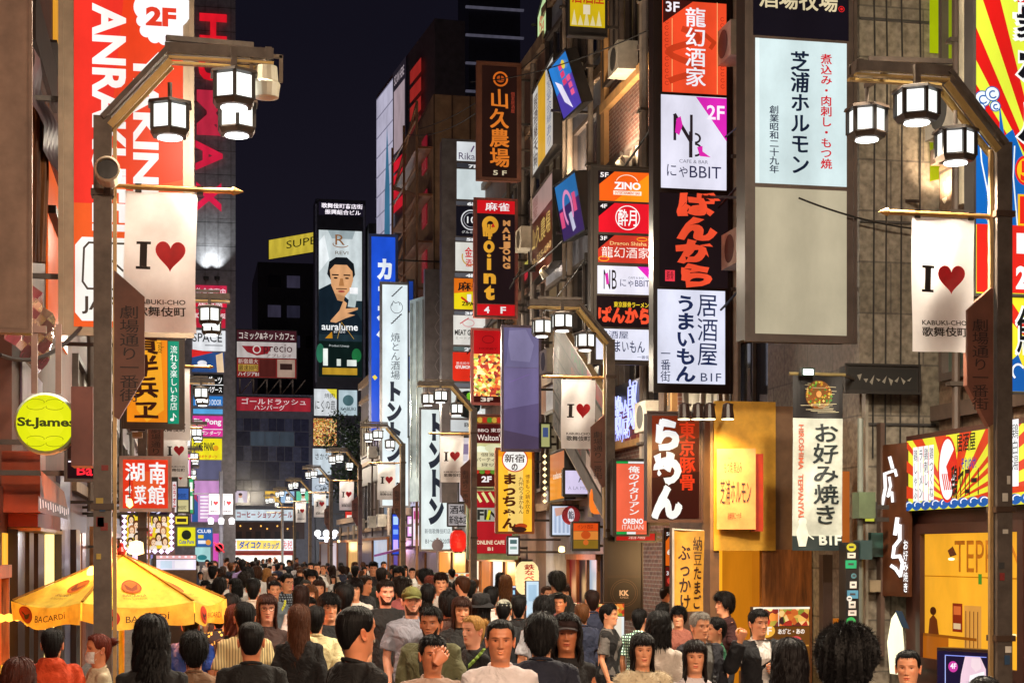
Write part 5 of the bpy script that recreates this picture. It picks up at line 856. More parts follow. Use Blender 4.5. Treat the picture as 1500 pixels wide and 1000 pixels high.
F = fy((868, 714, 882, 752), 31); th = empty('paper_lantern', F.center(), 'orange paper lantern with black characters beside the lamp post', 'lantern'); m = MB(); c = F.center(); m.lathe([(.06, .26), (.13, .22), (.16, .1), (.16, -.1), (.13, -.22), (.06, -.26)], c, 'e:F07A28:1.0', 16); m.build('shade', th, c); m = MB(); draw(m, F, [v('金町', 870, 720, 880, 746, '2A1408', .03)], 'e', .6, d0=.17); m.build('lettering', th, c)
# dragons done; hanging lanterns at street level
def plan(px, py, Y, rx, h, key, label, text=None, tc='C02018'):
    c = at(px, py, Y); th = empty('paper_lantern', c, label, 'lantern'); m = MB(); prof = [(rx * .45, h * .5)]
    n = 14
    for i in range(n + 1):
        z = h * (.46 - .92 * i / n); prof.append((rx * (1 - abs(z / (h * .5)) ** 4 * .5) * (1 + .012 * (-1) ** i), z))
    prof.append((rx * .45, -h * .5)); m.lathe(prof, c, key, 20); m.build('shade', th, c, smooth=False)
    m = MB(); m.lathe([(rx * .5, h * .5), (rx * .5, h * .56)], c, 'd:1A1210:.5', 14); m.lathe([(rx * .5, -h * .56), (rx * .5, -h * .5)], c, 'd:1A1210:.5', 14); m.tube([c + Vector((0, 0, h * .56)), c + Vector((0, 0, h * .95))], .012, 'd:1A1210:.5'); m.build('ring', th, c)
    if text:
        m = MB(); w = .45 * rx; F = Frame((0, 0, 1, 1), c + Vector((-w * .9, -rx * 1.0, h * .4)), Vector((w * 2, 0, 0)), Vector((0, 0, -h * .8)))
        class CF:
            rect = (0, 0, 1, 1)
            def P(s, x, y, d=0): a = (x - .5) * 2 * w / rx; return Vector((c.x + (rx + .01) * math.sin(a), c.y - (rx + .01) * math.cos(a), c.z + h * (.42 - .84 * y)))
        draw(m, CF(), [v(text, 0, 0, 1, 1, 'd:' + tc + ':.5', .045)]); m.build('lettering', th, c)
    ld = bpy.data.lights.new('lantern_or_fill_light', 'POINT'); ld.energy = 25; ld.color = (1, .6, .25); ld.shadow_soft_size = rx; lo = bpy.data.objects.new('lantern_or_fill_light', ld); COL.objects.link(lo); lo.parent = th; lo.location = (0, -rx * 1.6, -h * .3)
plan(772, 846, 36.5, .27, .75, 'e:FFE0A0:1.05', 'large glowing cream paper lantern with red characters', '鉄なべ餃子')
plan(671, 792, 46.5, .24, .62, 'e:E0281C:1.0', 'bright red paper lantern under the grey signboard')

# small floodlights on the right-hand facades
for px, py, Y, lb in ((1386, 288, 18.35, 'small cream floodlight on an elbow arm on the white drainpipe column'), (792, 396, 36.2, 'floodlight on a short arm above the gold brush wall sign'), (846, 292, 34, 'floodlight beside the lower leaning screen'), (905, 236, 29.5, 'floodlight on the gold cornice of the brick block')):
    q = at(px, py, Y); th = empty('floodlight', q, lb, 'floodlight', 'floodlights on the right-hand facades'); m = MB(); m.tube([q, q + Vector((.12, 0, -.16))], [.06, .085], 'd:D0C8B0:.4', 12); m.tube([q, q + Vector((.1, .1, .12)), q + Vector((.6, .1, .1))], .02, 'd:8A8070:.4'); m.build('body', th, q)
    sp = bpy.data.lights.new('flood', 'SPOT'); sp.energy = 150 if px > 1300 else 420; sp.color = (1, .74, .5); sp.spot_size = R(130); sp.spot_blend = .8; sp.shadow_soft_size = .08; so = bpy.data.objects.new('flood_beam', sp); COL.objects.link(so); so.parent = th; so.location = (-.25, -.1, 0); so.rotation_euler = Vector((.55, .1, .9)).to_track_quat('-Z', 'Y').to_euler()
# ---------------------------------------------------------------- projecting signs, left-hand side
F = fy((-60, -60, 42, 482), 12); sign('large blank beige signboard seen from behind at the left edge', F, [((-60, -60, 41, 480), 'd:B89C88:.5', [])], .5, k='d', case='d:A88C7A:.45', depth_=.3, arms=-2.2)
F = fy((93, -200, 277, 486), 17); fr = 'E8402A'
sign('big orange-red grill restaurant sign with white sideways capitals', F, [((108, -196, 268, 480), 'E8401C', [p('E85A24', (108, 300), (268, 260), (268, 480), (108, 480)), p('E83226', (108, -196), (200, -196), (150, 300), (108, 300)),
    t('YAKINIKU', 194, 74, 232, 375, 'FFF4F0', .035, 1), t('ANRAKUTEI', 134, 8, 184, 340, 'FFF4F0', .035, 1), [e(x, y, q, q, 'FAF4F8') for x, y, q in ((215, 10, 20), (208, 30, 9), (214, 44, 10), (226, 52, 10), (240, 55, 9), (254, 48, 12), (250, 10, 30), (235, 25, 26))], r(240, -30, 268, 52, 'FAF4F8'), t('2F', 213, 9, 258, 37, 'D83A24', .05),
    p('FAF4EC', (110, 362), (120, 350), (268, 350), (268, 470), (120, 472), (110, 460)), [l(q, 3, '4A3A30') for q in ([(262, 358), (130, 358), (123, 366), (121, 415), (128, 425), (262, 425)], [(150, 385), (143, 378), (143, 372), (149, 370), (155, 376), (180, 398)])], t('JAPAN', 120, 436, 215, 462, '4A3A30', .02)])], .93, case='d:7A6A58:.35:.4', depth_=.4, arms=-1.75, lip=.05)
# round sign
F = fy((22, 567, 114, 675), 14.6); c = F.center(); th = empty('round_sign', c, 'round lime-yellow pub sign with blackletter name and pale rim', 'sign')
rx = F.U.length / 2; m = MB(); m.lathe([(rx * .9, .12), (rx, .1), (rx * 1.03, 0), (rx, -.1), (rx * .9, -.12)], c, 'd:C8D8C8:.35', 40, axis='y'); m.build('rim', th, c)
m = MB(); F2 = Frame((0, 0, 100, 100), c + Vector((-rx, -.13, rx)), Vector((2 * rx, 0, 0)), Vector((0, 0, -2 * rx)))
draw(m, F2, [e(50, 50, 46, 46, 'D8DC10'), e(50, 50, 30, 30, 'DEE018'), t("St.James", 6, 41, 98, 60, '3A3A14', .035), [o_(50 + s_ * 15, y, 14, 5, .8, '6A6A10', a, a + 200) for s_ in (-1, 1) for y, a in ((16, 180), (24, 0), (76, 180), (84, 0))]], 'e', 1.0); m.build('face', th, c)
F = fy((104, 566, 136, 682), 14.35); m = MB(); slab(m, F, 'd:5A3028:.5', .4); m.build('side_box', th, c); m = MB(); m.bar(c + Vector((-.1, 0, rx)), c + Vector((-.1, 0, rx + .6)), .05, .05, 'd:6A5048:.4'); m.bar(c + Vector((.1, 0, rx)), c + Vector((.1, 0, rx + .6)), .05, .05, 'd:6A5048:.4'); m.bar(c + Vector((0, 0, rx + .55)), Vector((-2, 14.6, c.z + rx + .55)), .06, .06, 'd:6A5048:.4'); m.build('bracket', th, c)
F = fy((98, 638, 168, 702), 16.4); sign('dark bar sign with glowing red script low on the left', F, [((99, 674, 150, 700), '1A0A0E', [t('Bar', 113, 681, 146, 696, 'FF2A3A', .02, 0, .04)]), ((99, 640, 166, 672), '22120E', [t('Bona', 120, 650, 164, 668, 'C8B8B0', .0, 0, .04), r(100, 675, 160, 677, 'F0E8FF')])], 1.2, arms=-1.75)
F = fy((181, 484, 268, 626), 23.5); sign('orange izakaya sign with dark brush characters and a green strip', F, [((186, 498, 245, 618), 'F08A18', [p('F8A828', (200, 498), (235, 498), (240, 600), (215, 618), (200, 600)), v('賀半兵ヱ', 195, 486, 232, 616, '3A1A10', .065, .05), t('yubey', 229, 501, 240, 517, '5A3010', 0, 1)]), ((246, 499, 262, 620), '108A6A', [v('流れる楽しいお店', 249, 505, 260, 600, 'F0F8F0', .01, .04), e(252, 614, 3, 2.2, 'F0F8F0'), l([(254, 614), (254, 605), (258, 610)], 1.2, 'F0F8F0')])], .95, case='d:4A3828:.4', arms=-1.75)
F = fy((177, 670, 249, 747), 26); sign('square red lit sign with four white brush characters and 4F', F, [((180, 673, 246, 744), 'E0381C', [p('E85A2A', (195, 690), (235, 690), (235, 730), (195, 730)), t('湖', 184, 678, 211, 704, 'FFF8F4', .04, 0, .05), t('南', 219, 677, 242, 708, 'FFF8F4', .04, 0, .05), t('菜', 197, 711, 214, 738, 'FFF8F4', .04, 0, .05), t('館', 217, 711, 241, 738, 'FFF8F4', .04, 0, .05), t('4', 183, 711, 193, 722, 'FFF0E8', .02), t('F', 184, 725, 191, 737, 'FFF0E8', .02)])], .95, case='d:E8D0C8:.4', arms=-1.75)
F = fy((180, 745, 254, 810), 31); el = [r(188, 755, 255, 806, 'F0D030')]
rs = random.Random(2)
for i, (x, y) in enumerate(((195, 764), (203, 772), (221, 763), (233, 764), (246, 763), (196, 779), (204, 790), (238, 772), (245, 780), (194, 797), (220, 797), (230, 797), (238, 790), (248, 796))):
    el += [e(x, y, 5.5, 7.5, ('3A2014', '6A3A1A', 'A8683A')[i % 3]), p('F0E0D0', (x - 6, y + 11), (x - 4, y + 5), (x + 4, y + 5), (x + 6, y + 11)), e(x, y + .5, 3.4, 4.6, 'F4D0A8'), e(x - 1.4, y, .6, .5, '3A2014'), e(x + 1.4, y, .6, .5, '3A2014'), e(x, y + 2.6, 1, .5, 'C86A5A')]
el += [e(220, 779, 9, 9, 'F8F0F4'), [o_(220, 782, 9 - i * 2, 9 - i * 2, 1, 'E87A8A', 180, 360) for i in range(3)], p('D82838', (214, 780), (220, 776), (226, 780), (220, 786)), t('DMM', 213, 783, 228, 789, 'E03A4A', .04)]
F.rect = (182, 748, 261, 813); sign('square billboard crowded with portrait faces, framed by small bulbs', F, [((188, 755, 255, 806), 'F0D030', el)], .95, case='d:6A5048:.5', arms=-1.75, depth_=.3, cat='billboard')
m = MB()
for i in range(7):
    for x, y in ((184.5, 758 + i * 8), (258, 758 + i * 8), (192 + i * 10, 751), (192 + i * 10, 810)): m.lathe([(0, -.05), (.05, 0), (0, .05)], F.P(x, y, .06), 'e:E8D0FF:3', 8)
props(m.build('bulb_string', None, F.center()), 'small white bulbs round the portrait billboard', 'bulbs')
F = fy((200, 741, 246, 754), 30.5); sign('narrow dark sign with blue-white script above the portrait billboard', F, [((201, 742, 245, 753), '1A1020', [t('Rey', 206, 743, 240, 752, 'D8D8FF', .03, 0, .04)])], 1.1, arms=-1.8)
F = fy((252, 700, 259, 752), 36); sign('thin upright sign strip with red and white characters', F, [((252.5, 705, 258.5, 750), 'F0E0E0', [v('カラオケ', 253, 707, 258, 748, 'C02830', .03)])], .9, arms=-1.8)
F = fy((250, 714, 277, 750), 38); F.rect = (250, 714, 277, 750); sign('stacked blue and cream street signboards near the third banner', F, [((251, 715, 276, 731), '3A6AC0', [t('歌舞伎町', 254, 722, 273, 729, '1A2A50', .02)]), ((251, 732, 276, 749), 'E8DCA0', [t('歌舞伎町', 254, 740, 273, 746, '3A3020', .02)])], .75, arms=-1.8)
F = fy((190, 617, 213, 645), 24.2); m = MB(); c = F.center(); m.box(c + Vector((-.11, -.05, 0)), c + Vector((.11, .05, .11)), 'd:221A1A:.5'); m.box(c + Vector((-.07, -.2, -.1)), c + Vector((.07, .1, -.03)), 'd:B89A70:.5'); m.bar(c + Vector((0, 0, .1)), c + Vector((0, 0, .3)), .03, .03, 'd:221A1A:.5'); props(m.build('security_camera', None, c), 'small boxy security camera under the orange izakaya sign', 'camera')
# bare bulb
c = at(190, 738, 25.4); m = MB(); m.lathe([(0, -.06), (.05, -.02), (.04, .04), (.02, .08)], c, 'e:FFC860:8', 10); m.tube([c + Vector((0, 0, .08)), c + Vector((0, 0, .5))], .008, 'd:14100E'); props(m.build('bare_bulb', None, c), 'bare glowing bulb beside the square red sign', 'bulb')
ld = bpy.data.lights.new('square_light', 'POINT'); ld.energy = 350; ld.color = (.95, .9, 1); ld.shadow_soft_size = .3; lo = bpy.data.objects.new('post_light', ld); COL.objects.link(lo); lo.location = at(324, 766, 65.6)
# twin banners on a pole near the end
for i, px in enumerate((314, 333)):
    F = fy((px - 8, 723, px + 8, 753), 68); m = MB(); slab(m, F, 'cloth', .02); draw(m, F, [slab_i(px - 4, 733, 740, 3, 'd:2A2020'), heart(px + 2, 737, 7, 7, 'd:C40F1C'), t('歌舞伎町', px - 6, 747, px + 6, 750, 'd:2A2020', .03)]); props(m.build('banner', None, F.center()), f"small far heart banner on the grey post, {'left' if i == 0 else 'right'} one of the pair", 'banner')
q = at(324, 780, 68); m = MB(); m.tube([(q.x, 68.05, 0), (q.x, 68.05, at(324, 690, 68).z)], .09, 'd:6A6A70:.4'); m.bar(F.O + Vector((-1.2, .05, 0)), F.O + F.U + Vector((0, .05, 0)), .05, .05, 'd:6A6A70:.4'); 
for dx in (-.35, .0, .35): m.lathe([(.1, -.1), (.13, .1), (.05, .18)], (q.x + dx * 1.2, 67.9 - abs(dx) * .2, at(324, 764, 68).z + (dx > 0) * -.0), 'e:FFF4FF:1.8', 8)
props(m.build('lamp_post', None, (q.x, 68.05, 0)), 'far grey post with white globe lamps and twin banners', 'lamp post')
F = fy((314, 793, 328, 810), 66); c = F.center(); m = MB(); m.lathe([(0, .01), (F.U.length / 2, .01), (F.U.length / 2, -.02), (0, -.02)], c, 'd:C02030:.4', 20, axis='y'); m.lathe([(0, .03), (F.U.length / 2.7, .03), (0, .03)], c, 'd:2A50B0:.4', 20, axis='y'); m.bar(c + Vector((-.2, -.045, .2)), c + Vector((.2, -.045, -.2)), .02, .06, 'd:C02030:.4'); m.tube([(c.x, c.y + .05, 0), (c.x, c.y + .05, c.z + .2)], .03, 'd:8A8A90:.4'); props(m.build('no_parking_sign', None, (c.x, c.y, 0)), 'round blue no-parking sign with red rim and slash by the far drugstore', 'road sign')
F = fy((632, 784, 650, 812), 44); c = F.center(); m = MB(); m.lathe([(0, .01), (.16, .01), (.16, -.01), (0, -.01)], c, 'd:7A6A70:.4', 20, axis='y'); m.tube([(c.x, c.y + .03, 0), (c.x, c.y + .03, c.z + .2)], .03, 'd:8A8088:.4'); props(m.build('round_road_sign', None, (c.x, c.y, 0)), 'back of a round grey road sign on a thin post before the white kana sign', 'road sign')
# ---------------------------------------------------------------- umbrella
c = at(178, 812, 14.95); ux, uy, uz = c.x, c.y, c.z; th = empty('parasol', (ux, uy, .1), 'dirty yellow parasol with red bat roundels and rum lettering on its valance', 'parasol')
Rr = .93; rimz = -.4; nS = 6; ph = R(-90 + 12)
cor = [Vector((ux + Rr * math.cos(ph + R(30) + k * math.pi / 3), uy + Rr * math.sin(ph + R(30) + k * math.pi / 3), uz + rimz)) for k in range(nS)]
top = Vector((ux, uy, uz)); m = MB(); v2 = MB(); rb = MB()
for k in range(nS):
    a, b = cor[k], cor[(k + 1) % nS]; n = 10
    G = lambda i, j: top + (a - top) * (j / n) * (1 - i / n) + (b - top) * (j / n) * (i / n) + Vector((0, 0, -.05 * math.sin(math.pi * i / n) * (j / n) - .035 * math.sin(math.pi * j / n) * math.sin(math.pi * i / n)))
    m.add([G(i, j) for j in range(n + 1) for i in range(n + 1)], [(j * (n + 1) + i, j * (n + 1) + i + 1, (j + 1) * (n + 1) + i + 1, (j + 1) * (n + 1) + i) for j in range(n) for i in range(n)], 'canvas')
    out = ((a + b) / 2 - top); out.z = 0; out.normalize()
    def V(u, w, a=a, b=b, out=out, k=k): q = a + (b - a) * u + Vector((0, 0, -.05 * math.sin(math.pi * u))); return q + Vector((0, 0, -(.17 + .02 * math.sin(u * 6.3 * 1.5 + k)) * w)) + out * (.025 * w * math.sin(u * 9 + k) + .015)
    v2.add([V(i / 12, j / 4) for j in range(5) for i in range(13)], [(j * 13 + i, j * 13 + i + 1, (j + 1) * 13 + i + 1, (j + 1) * 13 + i) for j in range(4) for i in range(12)], 'canvas')
    class VF:
        rect = (0, 0, 1, 1)
        def P(s, x, y, d=0): return V(x, y) + out * (.004 + d)
    class TF:
        rect = (0, 0, 1, 1)
        def P(s, x, y, d=0):
            j = .25 + .75 * y; q = top + (a - top) * j * (1 - x) + (b - top) * j * x + Vector((0, 0, -.05 * math.sin(math.pi * x) * j - .035 * math.sin(math.pi * j) * math.sin(math.pi * x)))
            return q + out * (.006 + d) + Vector((0, 0, .008 + d))
    # outward normals: letters read left to right seen from outside
    L = (b - a).cross(Vector((0, 0, -1))).dot(out) > 0
    if (b - a).cross(Vector((0, 0, 1))).dot(out) < 0: V0 = V; V = lambda u, w, V0=V0: V0(1 - u, w); a, b = b, a
    draw(v2, VF(), [e(.22, .48, .11, .42, 'd:B01E14:.6'), e(.22, .48, .095, .36, 'd:D03A18:.6'), p('d:3A0E0A:.6', (.15, .35), (.22, .5), (.29, .35), (.27, .6), (.22, .75), (.17, .6)), t('BACARDÍ', .38, .3, .78, .68, 'd:3A2410:.6', .005)], d0=.003, step=.001)
    draw(m, TF(), [e(.5, .42, .15, .16, 'd:C86A14:.7'), o_(.5, .42, .16, .17, .025, 'd:B0400E:.7'), p('d:8A3A10:.7', (.38, .36), (.5, .46), (.62, .36), (.58, .5), (.5, .55), (.42, .5)), t('BACARDÍ', .36, .63, .64, .71, 'd:5A3A10:.7', .005), t('RON SUPERIOR', .37, .75, .63, .8, 'd:9A7A1A:.7', 0)], d0=.004, step=.001)
    rb.bar(top + Vector((0, 0, .01)), cor[k] + Vector((0, 0, .012)), .022, .012, 'd:A87818:.6')
m.build('canopy', th, (ux, uy, .1), smooth=True); v2.build('valance', th, (ux, uy, .1), smooth=True); rb.build('seam', th, (ux, uy, .1))
m = MB(); m.tube([(ux, uy, .1), (ux, uy, uz + .02)], .025, 'd:E8B830:.4', 10); m.lathe([(.04, .0), (.045, .03), (.02, .07), (.02, .1), (0, .11)], top, 'd:C02818:.4', 12); m.build('pole', th, (ux, uy, .1))
m = MB(); m.lathe([(.25, .0), (.25, .05), (.06, .09), (.05, .2)], (ux, uy, .1), 'd:3A3028:.5', 16); m.build('base', th, (ux, uy, .1))
q = Vector((ux - .25, uy - .1, uz - .32)); ld = bpy.data.lights.new('shop_light', 'POINT'); ld.energy = 8; ld.color = (1, .85, .45); ld.shadow_soft_size = .12; lo = bpy.data.objects.new('bulb_light', ld); COL.objects.link(lo); lo.location = q
m = MB(); m.lathe([(0, -.05), (.05, -.02), (.04, .03), (.015, .06)], q + Vector((0, 0, .16)), 'e:FFD070:5', 10); m.tube([q + Vector((0, 0, .2)), (ux, uy, uz - .05)], .008, 'd:14100E'); props(m.build('bare_bulb', None, q), 'glowing bulb hanging inside the yellow parasol', 'bulb')
# ---------------------------------------------------------------- street-level things on the right
F = f2(1376, 15.5, 1450, 15.0, 952, 1060); th = empty('advert_screen', (F.center().x, F.center().y, .1), 'upright black advert screen lit violet with a pale figure and 4F crest', 'screen')
m = MB(); slab(m, F, 'd:1A1618:.3', .14, .03); m.box((F.center().x - .3, 15.2, .1), (F.center().x + .3, 15.6, .16), 'd:1A1618:.4'); m.box((F.center().x - .06, 15.3, .1), (F.center().x + .06, 15.42, 1), 'd:1A1618:.4'); m.build('housing', th, (F.center().x, F.center().y, .1))
m = MB(); draw(m, F, [r(1376, 952, 1450, 1060, '1A1430'), l([(1388, 958), (1388, 1050)], 1.2, 'A8B8FF'), l([(1388, 958), (1448, 958)], 1.2, '8A9AFF'), e(1400, 974, 7, 8, 'C03A9A'), t('4F', 1396, 969, 1405, 977, 'F8E8F8', .03), p('E8C8D8', (1418, 958), (1440, 958), (1448, 975), (1450, 1060), (1405, 1060), (1412, 985)), p('F8F4F8', (1425, 985), (1446, 978), (1450, 1060), (1418, 1060)), p('F0D8E0', (1428, 960), (1440, 960), (1442, 974), (1434, 980), (1427, 972))], 'e', 1.05, d0=.035); m.build('panel', th, (F.center().x, F.center().y, .1))
# sticker-covered post
F = fy((1239, 794, 1258, 930), 17.6); base = Vector((F.center().x, 17.7, .1)); th = empty('sticker_post', base, 'black utility post covered in stickers beside the tiled tower', 'post')
m = MB(); m.box((F.O.x, 17.6, .1), ((F.O + F.U).x, 17.8, F.O.z), 'd:16161A:.5'); m.build('post', th, base); m = MB(); m.tube([(F.O.x + .22, 17.7, .1), (F.O.x + .22, 17.7, 3.6)], .035, 'd:6A7068:.4'); m.build('pipe', th, base); m = MB(); m.box((F.O.x + .14, 17.55, 2.45), (F.O.x + .34, 17.75, 2.75), 'd:5A6A50:.5'); m.build('junction_box', th, base); m = MB(); m.box((F.O.x + .16, 17.55, 1.98), (F.O.x + .3, 17.75, 2.2), 'd:2A4448:.5'); m.build('meter_box', th, base)
m = MB(); el = []
for i, (x, y, w, h, c) in enumerate(((1247, 801, 7, 6, 'd:C8C830'), (1247, 813, 6, 4, 'd:D8D8D0'), (1246, 826, 8, 6, 'd:18A070'), (1250, 843, 4, 4, 'd:4A7A8A'), (1249, 856, 5, 5, 'd:D8D8D8'), (1248, 870, 8, 6, 'd:4A8AB0'), (1243, 876, 4, 4, 'd:D0D8E0'), (1247, 885, 5, 5, 'd:E0E0E0'), (1247, 897, 6, 4, 'd:E8E0E0'), (1245, 910, 7, 7, 'd:2AB060'), (1250, 920, 6, 5, 'd:B8D8C0'))): el += [r(x - w, y - h, x + w, y + h, c) if i % 3 else e(x, y, w, h, c), r(x - w * .5, y - h * .3, x + w * .5, y + h * .2, 'd:3A3A40')]
draw(m, F, el, 'd'); m.build('sticker', th, base)
F = fy((1266, 738, 1281, 764), 17.75); sign('small yellow-green lit box sign on the pipe by the tiled tower', F, [((1266.5, 739, 1280.5, 763), 'D8D84A', [l([(1274, 743), (1278, 747)], 1.5, '3A3A1A'), l([(1276, 752), (1279, 756)], 1.5, '3A3A1A')])], .8, arms=8.05)
# food stand 4F
def stand(x0, x1, y0, y1, Y, label, faces, s_=.95, h=.5):
    F = fy((x0, y0, x1, y1), Y); b = Vector((F.center().x, Y, 0.1)); th = empty('menu_stand', b, label, 'stand')
    m = MB(); m.box((F.O.x, Y, .1), ((F.O + F.U).x, Y + h, (F.O + F.V).z + .0), 'd:5A3A20:.5'); slab(m, F, 'd:4A3020:.5', .08); m.build('cabinet', th, b)
    m = MB()
    for rc, bk, el_ in faces: draw(m, F, [r(*rc, bk)] + list(el_), 'e', s_)
    m.build('panel', th, b); return th
stand(1102, 1187, 888, 985, 19.2, 'lit glass food case with photos on top and a round 4F mark', [((1104, 890, 1185, 916), 'F0C030', [r(1104, 890, 1185, 916, 'food'), l([(1104, 890), (1185, 890)], 3, 'FFF0D8'), l([(1140, 890), (1140, 916)], 1, 'F0E8D8')]), ((1103, 917, 1186, 984), '6A4018', [e(1122, 923, 13, 10, 'F0B040'), t('4F', 1114, 917, 1130, 929, 'F8E8D0', .03), t('あがと・あの', 1139, 920, 1178, 928, 'F8E8D8', .03), e(1165, 936, 8, 5, 'D85050'), r(1106, 944, 1184, 946, 'C89040'), t('本日のおすすめ', 1112, 955, 1176, 964, 'F0D8B0', .01)])])
stand(832, 915, 882, 960, 25.2, 'food counter with dish photos and a round red crest', [((834, 884, 914, 902), 'E8B060', [r(858, 884, 914, 902, 'food'), e(869 - 20, 892, 11, 10, 'E0402A'), t('酔月', 842, 887, 857, 898, 'FFF4F0', .03)]), ((834, 903, 914, 958), 'E0E8E8', [r(838, 904, 862, 916, 'F4F8F8'), t('F', 846, 906, 852, 914, '2A4A9A', .04), e(872, 910, 5, 5, '30A898'), r(840, 920, 858, 950, '4A90B8'), e(850, 930, 7, 4, 'D8C060'), r(866, 904, 910, 940, 'E8DCC8'), t('御料理', 870, 910, 900, 920, '4A3020', .0)])], .9)
stand(770, 790, 850, 905, 31, 'slim upright white lightbox board leaning by the red doorway', [((771, 851, 789, 904), 'C8E0F0', [r(774, 856, 786, 880, 'A8C8E0')])], 1.0, .1)
stand(725, 756, 857, 900, 35, 'illuminated menu board with small dish pictures under the red net-cafe sign', [((726, 858, 755, 899), '3A3A5A', [[r(728 + (i % 4) * 7, 864 + (i // 4) * 8, 733 + (i % 4) * 7, 870 + (i // 4) * 8, ('E8D080', 'F0E8F0', 'D86A50', 'A0D0E8')[i % 4 if i % 3 else 3]) for i in range(12)], r(726, 858, 755, 860, 'E8E8FF')])], 1.05, .1)
stand(630, 690, 838, 870, 42, 'long lit food counter under the red lantern', [((631, 839, 689, 845), 'F8E8C8', [[r(634 + i * 8, 840, 639 + i * 8, 844, ('D86030', 'E8C050')[i % 2]) for i in range(7)]]), ((631, 846, 689, 869), 'D8C8A0', [[r(636 + i * 13, 850, 645 + i * 13, 862, ('C8E0D0', 'E8D890')[i % 2]) for i in range(4)]])], .95)
stand(228, 288, 812, 835, 34, 'stall with pink lit panels under the portrait billboard', [((229, 813, 287, 818), 'F0B0B0', [[e(236 + i * 9, 815, 2, 1.5, 'FFF0FF') for i in range(6)]]), ((229, 819, 287, 834), 'E8E0F0', [r(235, 821, 252, 832, 'C8D8E8'), r(256, 821, 283, 832, 'F8F0F8')])], .95)
# lit shopfronts along the right kerb (shop interiors glow)
def front(label, X, x0, x1, y0, y1, cols, lit=2.0, watt=0, col=(1, .6, .25)):
    F = fx(x0, x1, y0, y1, X); b = Vector((F.center().x, F.center().y, .1)); th = empty('shopfront', b, label, 'shopfront')
    m = MB(); slab(m, F, 'd:3A241A:.5', .06, .06); w = (x1 - x0)
    m.build('frame', th, b); g = MB(); n = len(cols)
    for i, c in enumerate(cols):
        a, e2 = x0 + w * (i + .06) / n, x0 + w * (i + .94) / n; g.poly([F.P(a, y0 + 1, .02), F.P(e2, y0 + 1, .02), F.P(e2, y1, .02), F.P(a, y1, .02)], f'e:{c}:{lit}')
    g.build('window', th, b)
    m = MB()
    for i in range(n + 1): q = x0 + w * i / n; m.bar(F.P(q, y0, .05), F.P(q, y1, .05), .07, .07, 'wood', up=F.N)
    m.bar(F.P(x0, y0, .05), F.P(x1, y0, .05), .12, .12, 'wood'); m.build('post', th, b)
    if watt:
        ld = bpy.data.lights.new('shop_light', 'POINT'); ld.energy = watt; ld.color = col; ld.shadow_soft_size = .3; lo = bpy.data.objects.new('shop_light', ld); COL.objects.link(lo); lo.parent = th; q = F.P((x0 + x1) / 2, y0 + 6, 1.3 if watt > 250 else .5); lo.location = q - b
        m = MB(); m.lathe([(.0, .07), (.06, .05), (.07, -.05), (0, -.07)], q + Vector((.0, 0, .25)), 'e:FFD890:4', 12); m.build('ceiling_lamp', th, b)
front('golden noodle shop with white globe lamps and wooden slats', 8.28, 1020, 1078, 812, 960, ('F0B040', 'C87020', 'FFE0A0', 'B86018'), 1.5, 110)
front('red doorway with dark curtain beside the tenant board', 8.3, 835, 880, 815, 930, ('7A1418', '2A1A20', 'B8C8D8'), .8, 25, (1, .4, .3))
front('row of bright shop doors beneath the red net-cafe sign', 8.35, 690, 760, 818, 900, ('F8E8C8', 'B86A30', 'D8E0E8', 'E89040'), 1.2, 110)
front('amber open kitchen under the white kana sign', 8.3, 625, 686, 806, 860, ('5A4A48', 'D88A30', 'F0B050'), 1.3, 80)
front('violet lit entrance with a striped awning frame', 8.4, 575, 622, 795, 840, ('4A3A8A', 'E8C0F0', '8A70D8', 'F0A850'), 1.2, 60, (.8, .5, 1))
front('bright bars and counters far along the right kerb', 8.5, 470, 570, 795, 832, ('4A3A40', 'C8B8C0', '2A2228', 'D8A050', '3A3040', 'A8B8D0'), .9, 60)
front('glowing amber counter of the near-left bar', -1.72, -45, 0, 840, 1000, ('E89028', 'B84A18'), 1.1, 420, (1, .22, .07))  # red light set well out from the wall, added to redden the near crowd
front('row of small lit shop windows beyond the parasol', -1.78, 130, 180, 775, 840, ('8A4A20', 'E8B060', '5A3A60', 'C06030'), 1.1, 50)
front('pink and violet shop windows at the far left corner', -1.83, 190, 226, 790, 822, ('C87AB0', 'E8C8F0', '6A5AA8'), 1.1, 50, (.9, .6, 1))
# awnings
m = MB(); a0, a1 = at(548, 812, 56), at(598, 800, 56)
m.add([at(548, 812, 58), at(600, 800, 57), Vector((8.3, 57, at(600, 796, 57).z)), Vector((8.3, 60, at(600, 796, 57).z))], [(0, 1, 2, 3)], 'd:9A5AB0:.5')
q = [at(548, 812, 58), at(600, 800, 57), Vector((8.3, 57, at(600, 796, 57).z)), Vector((8.3, 60, at(600, 796, 57).z))]; m = MB(); m.add(q + [x - Vector((0, 0, .08)) for x in q], [(0, 1, 2, 3), (7, 6, 5, 4), (0, 4, 5, 1), (1, 5, 6, 2), (2, 6, 7, 3), (3, 7, 4, 0)], 'd:9A5AB0:.5'); props(m.build('awning', None, q[0]), 'purple slanting awning over the violet entrance', 'awning')
